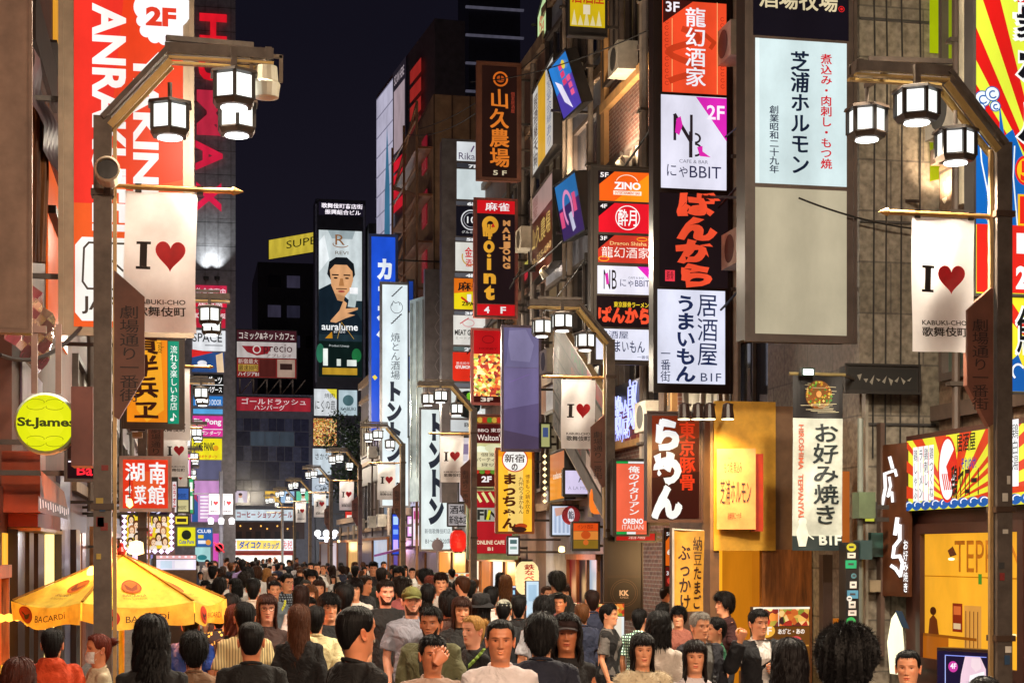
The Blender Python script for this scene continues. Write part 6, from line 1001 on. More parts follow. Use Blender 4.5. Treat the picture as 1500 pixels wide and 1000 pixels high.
# small tree near the far tenant panels
c = at(512, 800, 100); c.z = 0; th = empty('street_tree', c, 'dark leafy street tree in front of the far tenant panels', 'tree'); m = MB(); zt = at(512, 660, 100).z
m.tube([c, c + Vector((.1, 0, zt * .5)), c + Vector((0, 0, zt))], [.18, .13, .06], 'd:2A2018:.7'); rs = random.Random(5)
for i in range(7): a = rs.uniform(0, 6.28); m.tube([c + Vector((0, 0, zt * (.5 + i * .06))), c + Vector((1.1 * math.cos(a), 1.1 * math.sin(a), zt * (.75 + i * .06)))], [.06, .02], 'd:2A2018:.7', 6)
m.build('trunk', th, c); m = MB(); z0, z1 = at(512, 745, 100).z, at(512, 598, 100).z
for cl in range(34):
    a, q = rs.uniform(0, 6.28), rs.uniform(.1, 1); cc = c + Vector((1.25 * q * math.cos(a), 1.2 * q * math.sin(a), rs.uniform(z0, z1)))
    for i in range(46):
        d = Vector((rs.gauss(0, .3), rs.gauss(0, .3), rs.gauss(0, .28))); u = Vector((rs.gauss(0, 1), rs.gauss(0, 1), rs.gauss(0, 1))).normalized() * .13; w = u.cross(Vector((rs.gauss(0, 1), rs.gauss(0, 1), 1))).normalized() * .06
        o2 = cc + d; m.poly([o2 - u, o2 + w, o2 + u, o2 - w], 'd:2E4A24:.6' if cl % 3 else 'd:1A3018:.6')
m.build('crown', th, c)

# more small lit signs in the middle distance, right side
for rc, Y, lb, fc, bgc, el_ in (((574, 752, 585, 812), 60, 'upright blue neon panel beside the violet entrance', 1.2, '2A48C8', [r(576, 756, 583, 768, 'A8C8FF'), r(576, 775, 583, 782, '7AA0FF'), r(576, 790, 583, 806, 'C8A8FF')]),
    ((528, 700, 545, 742), 84, 'small white sign with three dark rows far along the right', .9, 'D8DCE8', [r(531, 706 + i * 10, 542, 710 + i * 10, '50586A') for i in range(3)]),
    ((546, 742, 560, 790), 78, 'narrow yellow sign strip far along the right', .9, 'E8C83A', [r(549, 748, 557, 766, '8A2A1A'), r(549, 770, 557, 786, '3A2A1A')]),
    ((505, 748, 520, 776), 96, 'little red sign far along the right near the square', .9, 'D83A30', [r(508, 754, 517, 760, 'F8E8E0'), r(508, 764, 517, 769, 'F8E8E0')]),
    ((604, 742, 618, 800), 55.5, 'pink and white upright sign left of the heavy kana sign', 1.0, 'F0C8E0', [r(606, 748, 616, 760, 'C84A8A'), r(606, 766, 616, 790, 'F8F0F8')]),
    ((672, 640, 690, 735), 44.5, 'pale upright sign strip behind the third right banner', .9, 'D8D0D8', [r(675, 650, 686, 665, '8A7A9A'), r(675, 675, 686, 722, 'F0ECF0')]),
    ((792, 620, 806, 655), 36.2, 'small olive lit box above the orange wall sign', .8, 'B8B878', [r(795, 626, 803, 640, '4A5A8A')]),
    ((744, 786, 760, 812), 36, 'small white lit sign under the brush kana sign', 1.0, 'E8F0F0', [r(747, 790, 757, 796, '4A6A6A'), r(747, 800, 757, 804, '8AA8A0')])):
    sign(lb, fy(rc, Y), [((rc[0] + 1, rc[1] + 1, rc[2] - 1, rc[3] - 1), bgc, el_)], fc, arms=8.4)

for i, (rc, Y, lb, bgc, el_) in enumerate((((266, 560, 280, 618), 58, 'upright red sign strip with white marks on the far left facades', 'D82838', [r(270, 566 + k * 13, 276, 574 + k * 13, 'F8F0F0') for k in range(4)]),
    ((264, 622, 279, 660), 66, 'white and blue sign square on the far left facades', 'E8ECF4', [r(267, 630, 276, 640, '3A62C0'), r(267, 646, 276, 650, '8A92A8')]),
    ((268, 664, 280, 700), 74, 'pink upright sign on the far left facades', 'E86AA8', [r(271, 670, 277, 694, 'FFE8F4')]),
    ((256, 755, 276, 768), 62, 'yellow horizontal sign above the stalls on the far left', 'F0D838', [r(259, 759, 273, 764, '3A2A1A')]),
    ((226, 786, 244, 806), 48, 'small white lit sign low beside the portrait billboard', 'F0F0F8', [r(229, 790, 241, 794, 'C83A5A'), r(229, 798, 241, 801, '6A6A80')]),
    ((276, 700, 284, 752), 82, 'green and white sign strip far down the left facades', '38A868', [r(278, 706, 282, 720, 'F4F8F4'), r(278, 726, 282, 746, 'F4F8F4')]))): sign(lb, fy(rc, Y), [((rc[0] + 1, rc[1] + 1, rc[2] - 1, rc[3] - 1), bgc, el_)], 1.0, arms=-1.85)
# ---------------------------------------------------------------- people
def mesh_np(name, vs, fs, mat, smooth=True):
    me = bpy.data.meshes.new(name); me.from_pydata([tuple(q) for q in vs], [], fs); me.materials.append(M(mat))
    if smooth: me.polygons.foreach_set('use_smooth', [True] * len(me.polygons))
    return me
HZ = np.array([-.055, -.03, -.012, .0, .012, .03, .05, .07, .09, .115, .14, .165, .19, .208, .221, .228, .23])
HW = np.array([.057, .056, .056, .057, .058, .062, .066, .069, .072, .0745, .0765, .0775, .071, .059, .041, .02, .0005])
HF = np.array([.047, .05, .062, .080, .087, .0865, .086, .0865, .088, .0905, .094, .093, .082, .066, .045, .022, .0005])
HB = np.array([.06, .058, .058, .06, .064, .073, .083, .091, .097, .1015, .103, .099, .087, .071, .049, .024, .0005])
def hprof(z): return np.interp(z, HZ, HW), np.interp(z, HZ, HF), np.interp(z, HZ, HB)
def hpos(z, ph):
    """point on the head; ph 0 = front (-y), pi/2 = +x; chin at z 0"""
    w, f, b = hprof(z); c, s = np.cos(ph), np.sin(ph)
    jaw = np.clip((.07 - z) / .07, 0, 1) * np.clip((z + .03) / .03, 0, 1)
    x = w * np.sign(s) * np.abs(s) ** .92 * (1 - .22 * jaw * np.clip(c, 0, 1))
    y = np.where(c > 0, -f * np.abs(c) ** .9, b * np.abs(c) ** .95)
    return x, y
G_ = lambda x, m, s: np.exp(-((x - m) / s) ** 2)
def face_disp(x, z, fem):
    ax = np.abs(x); d = np.zeros_like(x)
    t_ = np.clip((.122 - z) / .044, 0, 1); low = 1 / (1 + np.exp(-(z - .069) / .0022))
    d += (.005 + .016 * t_ ** 1.2) * np.exp(-(x / (.0075 + .006 * t_)) ** 2) * low * np.clip((.135 - z) / .015, 0, 1)
    d += .006 * G_(ax, .0125, .006) * G_(z, .075, .007)
    d += -.0105 * G_(ax, .032, .017) * G_(z, .116, .012) + .0035 * G_(ax, .031, .011) * G_(z, .1145, .0065)
    d += (.002 if fem else .004) * G_(ax, .028, .024) * G_(z, .137, .009)
    d += .005 * G_(z, .0505, .0052) * np.exp(-(ax / .021) ** 4) + .006 * G_(z, .0385, .0055) * np.exp(-(ax / .018) ** 4) - .004 * G_(z, .0447, .0022) * np.exp(-(ax / .022) ** 4)
    d += .004 * G_(ax, .046, .018) * G_(z, .088, .016) - .003 * G_(ax, .045, .014) * G_(z, .055, .016) + .004 * G_(ax, 0, .016) * G_(z, .012, .011) - .003 * G_(z, .027, .006) * G_(ax, 0, .02)
    return d
def head_grid(fem=False, smile=0):
    zs = np.concatenate([np.linspace(-.055, -.004, 10), np.arange(0, .15, .0021), np.linspace(.152, .229, 26), [.23]])
    n = 104; u = np.linspace(0, 2 * np.pi, n, endpoint=False); ph = u - .62 * np.sin(u)
    Z, P = np.meshgrid(zs, ph, indexing='ij'); x, y = hpos(Z, P)
    front = np.clip(np.cos(P) * 1.6, 0, 1); zz = Z.copy()
    if smile: zz = Z - .006 * smile * np.clip(np.abs(x) / .022, 0, 1.2) ** 2 * G_(Z, .044, .014)
    y = y - face_disp(x, zz, fem) * front
    col = np.ones(Z.shape + (3,)); ax = np.abs(x)
    def paint(m, c):
        m = np.clip(m, 0, 1)[..., None] * (front > .3)[..., None]; col[:] = col * (1 - m) + np.array(c) * m
    sg = lambda d, k: 1 / (1 + np.exp(np.clip(d * k, -40, 40)))
    paint(.35 * G_(ax, .046, .02) * G_(Z, .082, .016), (1, .72, .66))
    paint(.5 * G_(ax, .032, .018) * G_(Z, .118, .011), (.72, .55, .5))
    lip = sg(((ax / .0215) ** 2 + ((zz - .0445) / .0085) ** 2) - 1, 7)
    paint(lip * (.9 if fem else .6), (.75, .32, .3) if fem else (.72, .45, .42)); paint(sg(((ax / .022) ** 2 + ((zz - .0447) / .0016) ** 2) - 1, 5), (.25, .1, .09))
    if smile > 1: paint(sg(((ax / .015) ** 2 + ((zz - .0445) / .0036) ** 2) - 1, 7), (1.6, 1.6, 1.5))
    ey = ((ax - .0315) / .0145) ** 2 + ((Z - .1148) / .0045) ** 2
    paint(sg(ey - 1, 6), (.95, 1.0, 1.05)); paint(sg(((ax - .0315) / .0066) ** 2 + ((Z - .1148) / .0062) ** 2 - 1, 7) * sg(ey - 1.05, 7), (.06, .04, .035))
    paint(sg(((ax - .0315) / .0165) ** 2 + ((Z - .1203 + .02 * (ax - .03)) / .0019) ** 2 - 1, 4), (.1, .06, .05))
    bw = .0026 if fem else .0038
    paint(.9 * sg(((ax - .034) / .0195) ** 2 + ((Z - (.1345 - ((ax - .034) ** 2) * 9)) / bw) ** 2 - 1, 3), (.13, .09, .08))
    paint(sg(((ax - .0075) / .0042) ** 2 + ((Z - .0695) / .0022) ** 2 - 1, 3), (.3, .14, .12))
    vs = np.stack([x, y, Z], -1).reshape(-1, 3); C = col.reshape(-1, 3); m = len(zs); fs = []
    for i in range(m - 1):
        for j in range(n): a = i * n + j; b = i * n + (j + 1) % n; fs.append((a, b, b + n, a + n))
    ears = MB()
    for s in (-1, 1):
        rings = []
        for k, (rr, o) in enumerate(((.45, -.006), (1, .004), (1.08, .011), (.9, .013), (.5, .006), (.05, .004))):
            rings.append([(s * (.0735 + o + .01 * math.sin(a) * .3 + .004), .012 + .017 * rr * math.cos(a) + .008 * math.sin(a), .1 + .031 * rr * math.sin(a)) for a in np.linspace(0, 2 * np.pi, 14, endpoint=False)])
        ears.loft(rings, 's', cap=False)
    return vs, fs, C, n, ears
def remesh(mb, voxel, smooth=5):
    me = bpy.data.meshes.new('body'); me.from_pydata([tuple(q) for q in mb.v], [], mb.f); o = bpy.data.objects.new('body', me); COL.objects.link(o)
    md = o.modifiers.new('r', 'REMESH'); md.mode = 'VOXEL'; md.voxel_size = voxel
    ms = o.modifiers.new('s', 'SMOOTH'); ms.factor = .5; ms.iterations = smooth
    out = bpy.data.meshes.new_from_object(o.evaluated_get(bpy.context.evaluated_depsgraph_get())); bpy.data.objects.remove(o); bpy.data.meshes.remove(me); return out
def ell(w, d, z, yc=0, n=20, pw=1.0): return [(w * math.copysign(abs(math.cos(a)) ** pw, math.cos(a)), yc + d * math.copysign(abs(math.sin(a)) ** pw, math.sin(a)), z) for a in np.linspace(0, 2 * np.pi, n, endpoint=False)]
def ball(mb, c, r_): mb.lathe([(r_ * math.sin(a) + 1e-4, -r_ * math.cos(a)) for a in np.linspace(0, np.pi, 9)], c, 's', 12)
POSE = {}
def pose(name, fem=False, walk=0, L=None, Rr=None, lean=0):
    sw = .15 if fem else .178; sz = 1.345 if fem else 1.36
    arm = lambda s, q: [Vector((s * sw, .005, sz)), Vector((s * (sw + .045), .03 - walk * s * .06, sz - .27)), Vector((s * (sw + .035), -.05 - walk * s * .16, sz - .5))] if q is None else [Vector((s * sw, .005, sz))] + [Vector(k) for k in q]
    hip = .085; st = walk * .24
    leg = lambda s: [Vector((s * hip, 0, .88)), Vector((s * (hip + .005), -.02 - s * st * .55, .48)), Vector((s * (hip + .005), .02 - s * st * 1.1 + (.06 if s * st < 0 else 0), .085 + (.05 if s * st < 0 else 0)))]
    POSE[name] = dict(fem=fem, arms=(arm(-1, L), arm(1, Rr)), legs=(leg(-1), leg(1)))
pose('man'); pose('man_walk', walk=1); pose('woman', fem=True); pose('woman_walk', fem=True, walk=-1)
pose('hand_to_face', Rr=None, L=[(-.27, -.2, 1.26), (-.03, -.19, 1.53)])
pose('raised_fist', L=[(-.34, -.08, 1.20), (-.29, -.16, 1.43)], Rr=[(.25, -.07, 1.14), (.06, -.2, 1.16)])
pose('phone', fem=True, L=[(-.22, -.02, 1.12), (-.07, -.26, 1.2)])
TM = [(.80, .155, .105, .01), (.88, .168, .115, .012), (.96, .16, .108, .008), (1.06, .145, .1, 0), (1.16, .152, .108, 0), (1.26, .166, .12, .0), (1.33, .17, .112, .008), (1.375, .162, .09, .012), (1.405, .135, .078, .014), (1.43, .095, .068, .014), (1.455, .066, .06, .012), (1.5, .056, .056, .008)]
TF = [(.80, .16, .11, .012), (.88, .17, .12, .014), (.96, .155, .108, .01), (1.06, .125, .09, 0), (1.16, .13, .1, 0), (1.25, .148, .122, -.012), (1.32, .146, .1, .0), (1.365, .137, .082, .008), (1.395, .11, .068, .012), (1.425, .072, .058, .012), (1.45, .054, .052, .012), (1.5, .05, .05, .008)]
def torso(mb, fem, grow, z0=None, z1=9):
    P = [q for q in (TF if fem else TM) if (z0 is None or q[0] >= z0) and q[0] <= z1]
    mb.loft([ell(w + grow, d + grow, z, yc, 24, .88) for z, w, d, yc in P], 's')
HANDS = {}
def hand_mesh(curl):
    """right hand, wrist at origin, fingers towards -z, palm facing -x, thumb side -y"""
    if curl in HANDS: return HANDS[curl]
    m = MB(); m.loft([ell(.017, .027, .02), ell(.018, .028, 0), ell(.018, .036, -.03), ell(.017, .043, -.06), ell(.014, .043, -.088), ell(.009, .038, -.096)], 's')
    for k, (y, ln, r_) in enumerate(((-.032, .070, .0082), (-.011, .078, .0085), (.011, .073, .0082), (.031, .058, .0072))):
        a = 0; q = Vector((0, y, -.082)); pts = [q.copy() + Vector((0, 0, .02)), q.copy()]; rr = [r_, r_ * 1.05]
        for j, fr in enumerate((.45, .3, .25)):
            a += curl * (.5, 1.0, .8)[j] * (1 + .08 * k); q = q + Vector((-math.sin(a), (y * .06), -math.cos(a))) * ln * fr; pts.append(q.copy()); rr.append(r_ * (1, .92, .72)[j])
        m.tube(pts, rr, 's', 8); ball(m, pts[-1], rr[-1])
    q = [Vector((-.004, -.022, -.02)), Vector((-.014, -.05, -.045)), Vector((-.022, -.062, -.072)), Vector((-.03 - .012 * curl, -.062 + .014 * curl, -.094))]
    m.tube(q, [.014, .0115, .0095, .0075], 's', 8); ball(m, q[-1], .0075)
    HANDS[curl] = remesh(m, .0042, 4); return HANDS[curl]
BODY = {}
def geo(faces):
    vs = {}; es = {}
    for f in faces:
        for q in f.verts: vs[q.index] = q
        for q in f.edges: es[q.index] = q
    return list(vs.values()) + list(es.values()) + list(faces)
def body_mesh(pn, smile=0):
    if (pn, smile) in BODY: return BODY[pn, smile]
    P = POSE[pn]; fem = P['fem']; m = MB(); torso(m, fem, 0)
    kf = .86 if fem else 1
    for s, A in zip((-1, 1), P['arms']):
        d = (A[2] - A[1]).normalized(); m.tube([A[0] + Vector((-s * .05, 0, .0)), A[0], A[0] * .6 + A[1] * .4, A[1], A[1] * .65 + A[2] * .35, A[2], A[2] + d * .03], [.05 * kf, .056 * kf, .046 * kf, .038 * kf, .04 * kf, .027 * kf, .026 * kf], 's', 14); ball(m, A[0] + Vector((s * -.008, 0, -.006)), .053 * kf); ball(m, A[1], .039 * kf)
    for s, A in zip((-1, 1), P['legs']):
        m.tube([A[0] + Vector((0, 0, .06)), A[0] - Vector((0, 0, .06)), A[0] * .45 + A[1] * .55, A[1], A[1] * .65 + A[2] * .35, A[2] + Vector((0, 0, .03)), A[2]], [.08, .084, .068, .054, .054, .037, .036], 's', 16)
        f = A[2]; m.loft([[(f.x + .036 * w_ * math.cos(a), f.y + .03 - yy, max(f.z - .075, f.z - .075 + h_ * (1 + math.sin(a)) / 2)) for a in np.linspace(0, 6.283, 12, endpoint=False)] for yy, w_, h_ in ((-.03, .5, .05), (-.01, .85, .09), (.06, .95, .1), (.13, 1.15, .06), (.19, 1.05, .04), (.225, .5, .025))], 's')
    base = remesh(m, .0125, 4); bm = bmesh.new(); bm.from_mesh(base); tint = bm.verts.layers.float_color.new('tint')
    for vv in bm.verts: vv[tint] = (1, 1, 1, 1)
    bm.verts.index_update(); bm.edges.index_update()
    # neck: cut and bridge to the head
    g = [f for f in bm.faces if f.calc_center_median().z > 1.38]; geom = geo(g)
    bmesh.ops.bisect_plane(bm, geom=geom, plane_co=(0, 0, 1.412), plane_no=(0, 0, 1), clear_outer=True)
    vs, fs, C, n, ears = head_grid(fem, smile); nv = [bm.verts.new((q[0], q[1] + .006, q[2] + 1.47)) for q in vs]
    for vv, c in zip(nv, C): vv[tint] = (*c, 1)
    for f in fs: bm.faces.new([nv[i] for i in f])
    bm.faces.new([nv[i] for i in range(len(vs) - n, len(vs))])
    ev = [bm.verts.new((q[0], q[1] + .006, q[2] + 1.47)) for q in ears.v]
    for vv in ev: vv[tint] = (1, .86, .82, 1)
    for f in ears.f: bm.faces.new([ev[i] for i in f])
    def bridge(zc, rad):
        es = [e_ for e_ in bm.edges if e_.is_boundary and (e_.verts[0].co - zc).length < rad and e_.verts[0] not in evs and e_.verts[1] not in evs]
        try: bmesh.ops.bridge_loops(bm, edges=es)
        except Exception as ex: print('bridge', pn, ex)
    evs = set(ev); bridge(Vector((0, 0, 1.413)), .12)
    for s, A in zip((-1, 1), P['arms']):
        bm.verts.index_update(); bm.edges.index_update(); d = (A[2] - A[1]).normalized(); g = [f for f in bm.faces if (f.calc_center_median() - A[2]).length < .05]; geom = geo(g)
        bmesh.ops.bisect_plane(bm, geom=geom, plane_co=A[2], plane_no=d, clear_outer=True)
        curl = 1.15 if pn == 'raised_fist' else (.55 if pn in ('phone', 'hand_to_face') else .35)
        hm = bmesh.new(); hm.from_mesh(hand_mesh(curl)); bmesh.ops.bisect_plane(hm, geom=list(hm.verts) + list(hm.edges) + list(hm.faces), plane_co=(0, 0, -.004), plane_no=(0, 0, 1), clear_outer=True)
        zax = -d; ref = Vector((0, -1, 0)) if abs(d.y) < .8 else Vector((0, 0, 1)); xax = Vector((s, 0, 0))
        if pn == 'hand_to_face' and s < 0: xax = Vector((0, -1, .0))
        if pn == 'raised_fist' and s < 0: xax = Vector((0, -1, 0))
        xax = (xax - zax * xax.dot(zax)).normalized(); yax = zax.cross(xax) * (1)
        mir = s; mp = {}
        if s < 0: yax = -yax
        for q in hm.verts: mp[q] = bm.verts.new(A[2] + d * .004 + xax * q.co.x + yax * q.co.y + zax * q.co.z); mp[q][tint] = (1, .93, .9, 1)
        for f in hm.faces: bm.faces.new([mp[q] for q in f.verts])
        hm.free(); bridge(A[2], .055)
    bmesh.ops.recalc_face_normals(bm, faces=bm.faces)
    me = bpy.data.meshes.new('person'); bm.to_mesh(me); bm.free(); me.materials.append(M('skin')); me.polygons.foreach_set('use_smooth', [True] * len(me.polygons)); BODY[pn, smile] = me; return me
CL = {}
def folds(me, amp, seed):
    me.update(); n = len(me.vertices); nr = [v_.normal.copy() for v_ in me.vertices]
    for i, v_ in enumerate(me.vertices):
        c = v_.co; k = noise.noise(Vector((c.x * 6 + seed, c.y * 6, c.z * 9))) + .6 * noise.noise(Vector((c.x * 14, c.y * 14 + seed, c.z * 5 + c.x * 12)))
        v_.co = c + nr[i] * amp * k
def top_mesh(pn, kind):
    """kind: tee, long, vest, jacket (open), hoodie, fur"""
    if (pn, kind) in CL: return CL[pn, kind]
    P = POSE[pn]; fem = P['fem']; m = MB(); g = {'tee': .014, 'long': .016, 'vest': .018, 'jacket': .03, 'hoodie': .03, 'fur': .045}[kind]; kf = .86 if fem else 1
    torso(m, fem, g, .8, 1.44)
    for s, A in zip((-1, 1), P['arms']):
        ball(m, A[0] + Vector((-s * .01, 0, -.008)), (.053 * kf + g * .9))
        if kind == 'vest': continue
        e_ = g + .006
        if kind == 'tee': e2 = A[0] * .22 + A[1] * .78; m.tube([A[0] + Vector((-s * .05, 0, 0)), A[0], A[0] * .5 + A[1] * .5, e2], [.045 * kf + g, .051 * kf + g, .05 * kf + g + .008, .05 * kf + g + .014], 's', 16)
        else: m.tube([A[0] + Vector((-s * .05, 0, 0)), A[0], A[0] * .5 + A[1] * .5, A[1], A[1] * .5 + A[2] * .5, A[1] * .06 + A[2] * .94], [.045 * kf + g, .051 * kf + g, .048 * kf + e_, .042 * kf + e_, .04 * kf + e_, .032 * kf + e_], 's', 16); ball(m, A[1], .043 * kf + e_)
    if kind == 'hoodie': m.loft([ell(.1, .05, 1.39, .09), ell(.12, .07, 1.43, .085), ell(.1, .06, 1.475, .08), ell(.06, .03, 1.49, .08)], 's')
    me = remesh(m, .0125, 5); folds(me, {'fur': .02, 'hoodie': .012}.get(kind, .008), hash(pn) % 9 + len(kind))
    if kind == 'fur':
        rs = np.random.RandomState(3); base = [(v_.co.copy(), v_.normal.copy()) for v_ in me.vertices]
        bm = bmesh.new(); bm.from_mesh(me)
        for i in rs.choice(len(base), 7000):
            c, n_ = base[i]; d = (n_ + Vector(rs.normal(0, .5, 3)) + Vector((0, 0, -.6))).normalized() * rs.uniform(.015, .035); w = n_.cross(Vector(rs.normal(0, 1, 3))).normalized() * .0025; bm.faces.new([bm.verts.new(c - w), bm.verts.new(c + w), bm.verts.new(c + d)])
        bm.to_mesh(me); bm.free()
    if kind in ('tee', 'long', 'vest'):
        bm = bmesh.new(); bm.from_mesh(me); zc = 1.437 if not fem else 1.428; rx, ry = (.071, .066) if not fem else (.06, .058); R_ = []
        for a in np.linspace(0, 2 * np.pi, 28, endpoint=False):
            c = Vector((rx * math.sin(a), .012 - ry * math.cos(a), zc - .008 - .02 * math.cos(a))); o2 = Vector((math.sin(a), -math.cos(a), 0)); R_.append([bm.verts.new(c + o2 * .009 * math.cos(b) + Vector((0, 0, .012 * math.sin(b)))) for b in np.linspace(0, 2 * np.pi, 6, endpoint=False)])
        for i in range(28):
            for j in range(6): bm.faces.new([R_[i][j], R_[i][(j + 1) % 6], R_[(i + 1) % 28][(j + 1) % 6], R_[(i + 1) % 28][j]])
        bm.to_mesh(me); bm.free()
    if kind == 'jacket':
        bm = bmesh.new(); bm.from_mesh(me)
        cut = []
        for f in bm.faces:
            c = f.calc_center_median()
            if c.z < .82 or (c.y < 0 and abs(c.x) < .035 + max(0, c.z - 1.05) * .12 and f.normal.y < -.2): cut.append(f)
        bmesh.ops.delete(bm, geom=cut, context='FACES'); bm.to_mesh(me); bm.free()
    me.materials.clear(); me.materials.append(M('fabric')); me.polygons.foreach_set('use_smooth', [True] * len(me.polygons)); CL[pn, kind] = me; return me
def legs_mesh(pn):
    if (pn, 'legs') in CL: return CL[pn, 'legs']
    P = POSE[pn]; fem = P['fem']; m = MB(); torso(m, fem, .008, .8, .97); m.loft([ell(.12, .1, .76, .012), ell(.17, .12, .82, .012), ell(.172, .124, .9, .012)], 's')
    for s, A in zip((-1, 1), P['legs']): m.tube([A[0] + Vector((0, 0, .05)), A[0] - Vector((0, 0, .08)), A[0] * .45 + A[1] * .55, A[1], A[1] * .5 + A[2] * .5, A[2] + Vector((0, 0, .0))], [.09, .096, .084, .072, .07, .062], 's', 16)
    me = remesh(m, .014, 4); folds(me, .008, 3); me.materials.clear(); me.materials.append(M('denim')); me.polygons.foreach_set('use_smooth', [True] * len(me.polygons)); CL[pn, 'legs'] = me; return me
# ---- hair
HAIR = {}
def hair_mesh(style):
    if style in HAIR: return HAIR[style]
    rs = np.random.RandomState(sum(map(ord, style))); m = MB(); nph, ns = 88, 26
    long_ = style in ('long', 'wavy', 'bob', 'tail'); tk = {'short': .017, 'crop': .011, 'spiky': .024, 'mop': .03, 'long': .019, 'wavy': .024, 'bob': .024, 'tail': .012, 'bun': .013, 'afro': .055, 'grey': .02}[style]
    fr = {'short': .178, 'crop': .186, 'spiky': .165, 'mop': .148, 'long': .155, 'wavy': .185, 'bob': .15, 'tail': .182, 'bun': .185, 'afro': .17, 'grey': .182}[style]
    side = .06 if style in ('long', 'wavy', 'bob', 'mop') else (.10 if style == 'afro' else .112); back = -.005 if style != 'crop' else .03
    def zl(ph):
        a = abs((ph + math.pi) % (2 * math.pi) - math.pi)
        return float(np.interp(a, [0, .6, .95, 1.15, 1.35, 1.75, 2.1, 2.6, 3.15], [fr, fr + .004, fr - .012, .125 if side > .1 else side + .02, side, side, (side + back) / 2, back, back - .005]))
    def surf(ph, s_, extra=0):
        z0 = zl(ph); z = z0 + (.2295 - z0) * math.cos(s_ * math.pi / 2) ** .9; x, y = hpos(np.array(z), np.array(ph)); x = float(x); y = float(y)
        a = abs((ph + math.pi) % (2 * math.pi) - math.pi); top_ = math.cos(s_ * math.pi / 2)
        n_ = Vector((x * 1.1, y, (z - .1) * 1.1 * (1 if z > .1 else .3))).normalized()
        fade = 1 if (long_ or style in ('afro', 'mop')) else (.35 + .65 * min(1, top_ * 1.6) if style in ('crop', 'short', 'spiky', 'grey') else .7)
        edge = min(1, (1 - s_) * 9 + .12) if not long_ else min(1, (1 - s_) * 12 + .3)
        th = tk * fade * edge + .002; cl = noise.noise(Vector((math.sin(ph) * 7, math.cos(ph) * 7, s_ * 2.3 + tk * 90))) * .28 + noise.noise(Vector((math.sin(ph) * 19, math.cos(ph) * 19, s_ * 3))) * .2
        return Vector((x, y, z)) + n_ * (th * (1 + cl) + extra), n_
    for i in range(ns):
        for j in range(nph):
            q = [surf(2 * math.pi * (j + b) / nph, min(.999, (i + a) / ns))[0] for a, b in ((0, 0), (1, 0), (1, 1), (0, 1))]
            m.poly(q if i else q[1:3] + [q[0]], 'h')
    for k in range(nph):
        a = [surf(2 * math.pi * (k + b) / nph, .999)[0] for b in (0, 1)]; c = []
        for b, q in ((1, a[1]), (0, a[0])): c.append(Vector((q.x * .93, q.y * .93, q.z + .004)))
        m.poly([a[0], a[1], c[0], c[1]], 'h')
    def strip(q, d, ln, w, g):
        """tapering lock"""
        d = d.normalized(); sd = d.cross(Vector((q.x, q.y, .05))).normalized() * w; pts = [q]; v_ = d.copy()
        for _ in range(3): v_ = (v_ + Vector((0, 0, -g))).normalized(); pts.append(pts[-1] + v_ * ln / 3)
        for a in range(3): k0, k1 = 1 - a / 3, 1 - (a + 1) / 3; m.poly([pts[a] - sd * k0, pts[a] + sd * k0, pts[a + 1] + sd * k1, pts[a + 1] - sd * k1] if a < 2 else [pts[a] - sd * k0, pts[a] + sd * k0, pts[a + 1]], 'h')
    nt = {'afro': 7500, 'mop': 1300, 'spiky': 1100, 'crop': 700}.get(style, 850)
    for _ in range(nt):
        ph = rs.uniform(0, 2 * np.pi); s_ = rs.uniform(.03, .97) ** .8; q, n_ = surf(ph, s_, -.004); q2, _n = surf(ph, min(.999, s_ + .05)); d = (q2 - q).normalized()
        up = {'spiky': .9, 'crop': .35, 'afro': 1.6, 'mop': .3}.get(style, .22); d = d + n_ * up * rs.uniform(.4, 1.2) + Vector(rs.normal(0, .25 if style != 'afro' else .8, 3))
        strip(q, d, rs.uniform(.6, 1.3) * {'crop': .013, 'spiky': .035, 'mop': .045, 'afro': .022, 'tail': .02, 'bun': .02}.get(style, .03), rs.uniform(.0018, .0042) * (.55 if style == 'afro' else 1), .25 if style != 'afro' else 0)
    if style in ('mop', 'bob', 'long', 'spiky'):
        for _ in range(150): ph = rs.uniform(-.8, .8); q, n_ = surf(ph, .9, -.003); strip(q, Vector((rs.normal(0, .12), -.1, -1)), rs.uniform(.02, .04), .003, .2)
    if style in ('long', 'wavy', 'bob'):
        L = {'long': -.2, 'wavy': -.19, 'bob': -.045}[style]; n2, k2 = 64, 22; p0 = 1.02 if style != 'bob' else .95
        jit = rs.uniform(-.03, .02, n2 + 1)
        def cur(j, i, inn=0):
            u = j / n2; ph = p0 + (2 * math.pi - 2 * p0) * u; w_ = i / k2; z = .15 + (L + jit[j] * w_ - .15) * w_
            x, y = hpos(np.array(max(.06, z)), np.array(ph)); x, y = float(x), float(y); fl = 1 + .12 * w_ + (.16 * math.sin(w_ * 2.8) if style != 'long' else .05 * math.sin(w_ * 3))
            wav = (.010 if style == 'wavy' else .003) * math.sin(w_ * 17 + j * .7) + .006 * noise.noise(Vector((j * .45, w_ * 2.5, 1)))
            rr = (tk * .9 - inn) + wav; n_ = Vector((x, y, 0)).normalized(); q = Vector((x, y, 0)) * fl + n_ * rr; q.z = z
            if z < -.02 and q.y < .02: q.y += (.0 - z) * -.05
            return q
        for j in range(n2):
            for i in range(k2):
                m.poly([cur(j, i), cur(j, i + 1), cur(j + 1, i + 1), cur(j + 1, i)], 'h'); m.poly([cur(j, i, .016), cur(j + 1, i, .016), cur(j + 1, i + 1, .016), cur(j, i + 1, .016)], 'h')
            m.poly([cur(j, k2), cur(j + 1, k2), cur(j + 1, k2, .016), cur(j, k2, .016)], 'h')
        for j in (0, n2):
            for i in range(k2): m.poly([cur(j, i), cur(j, i + 1), cur(j, i + 1, .016), cur(j, i, .016)], 'h')
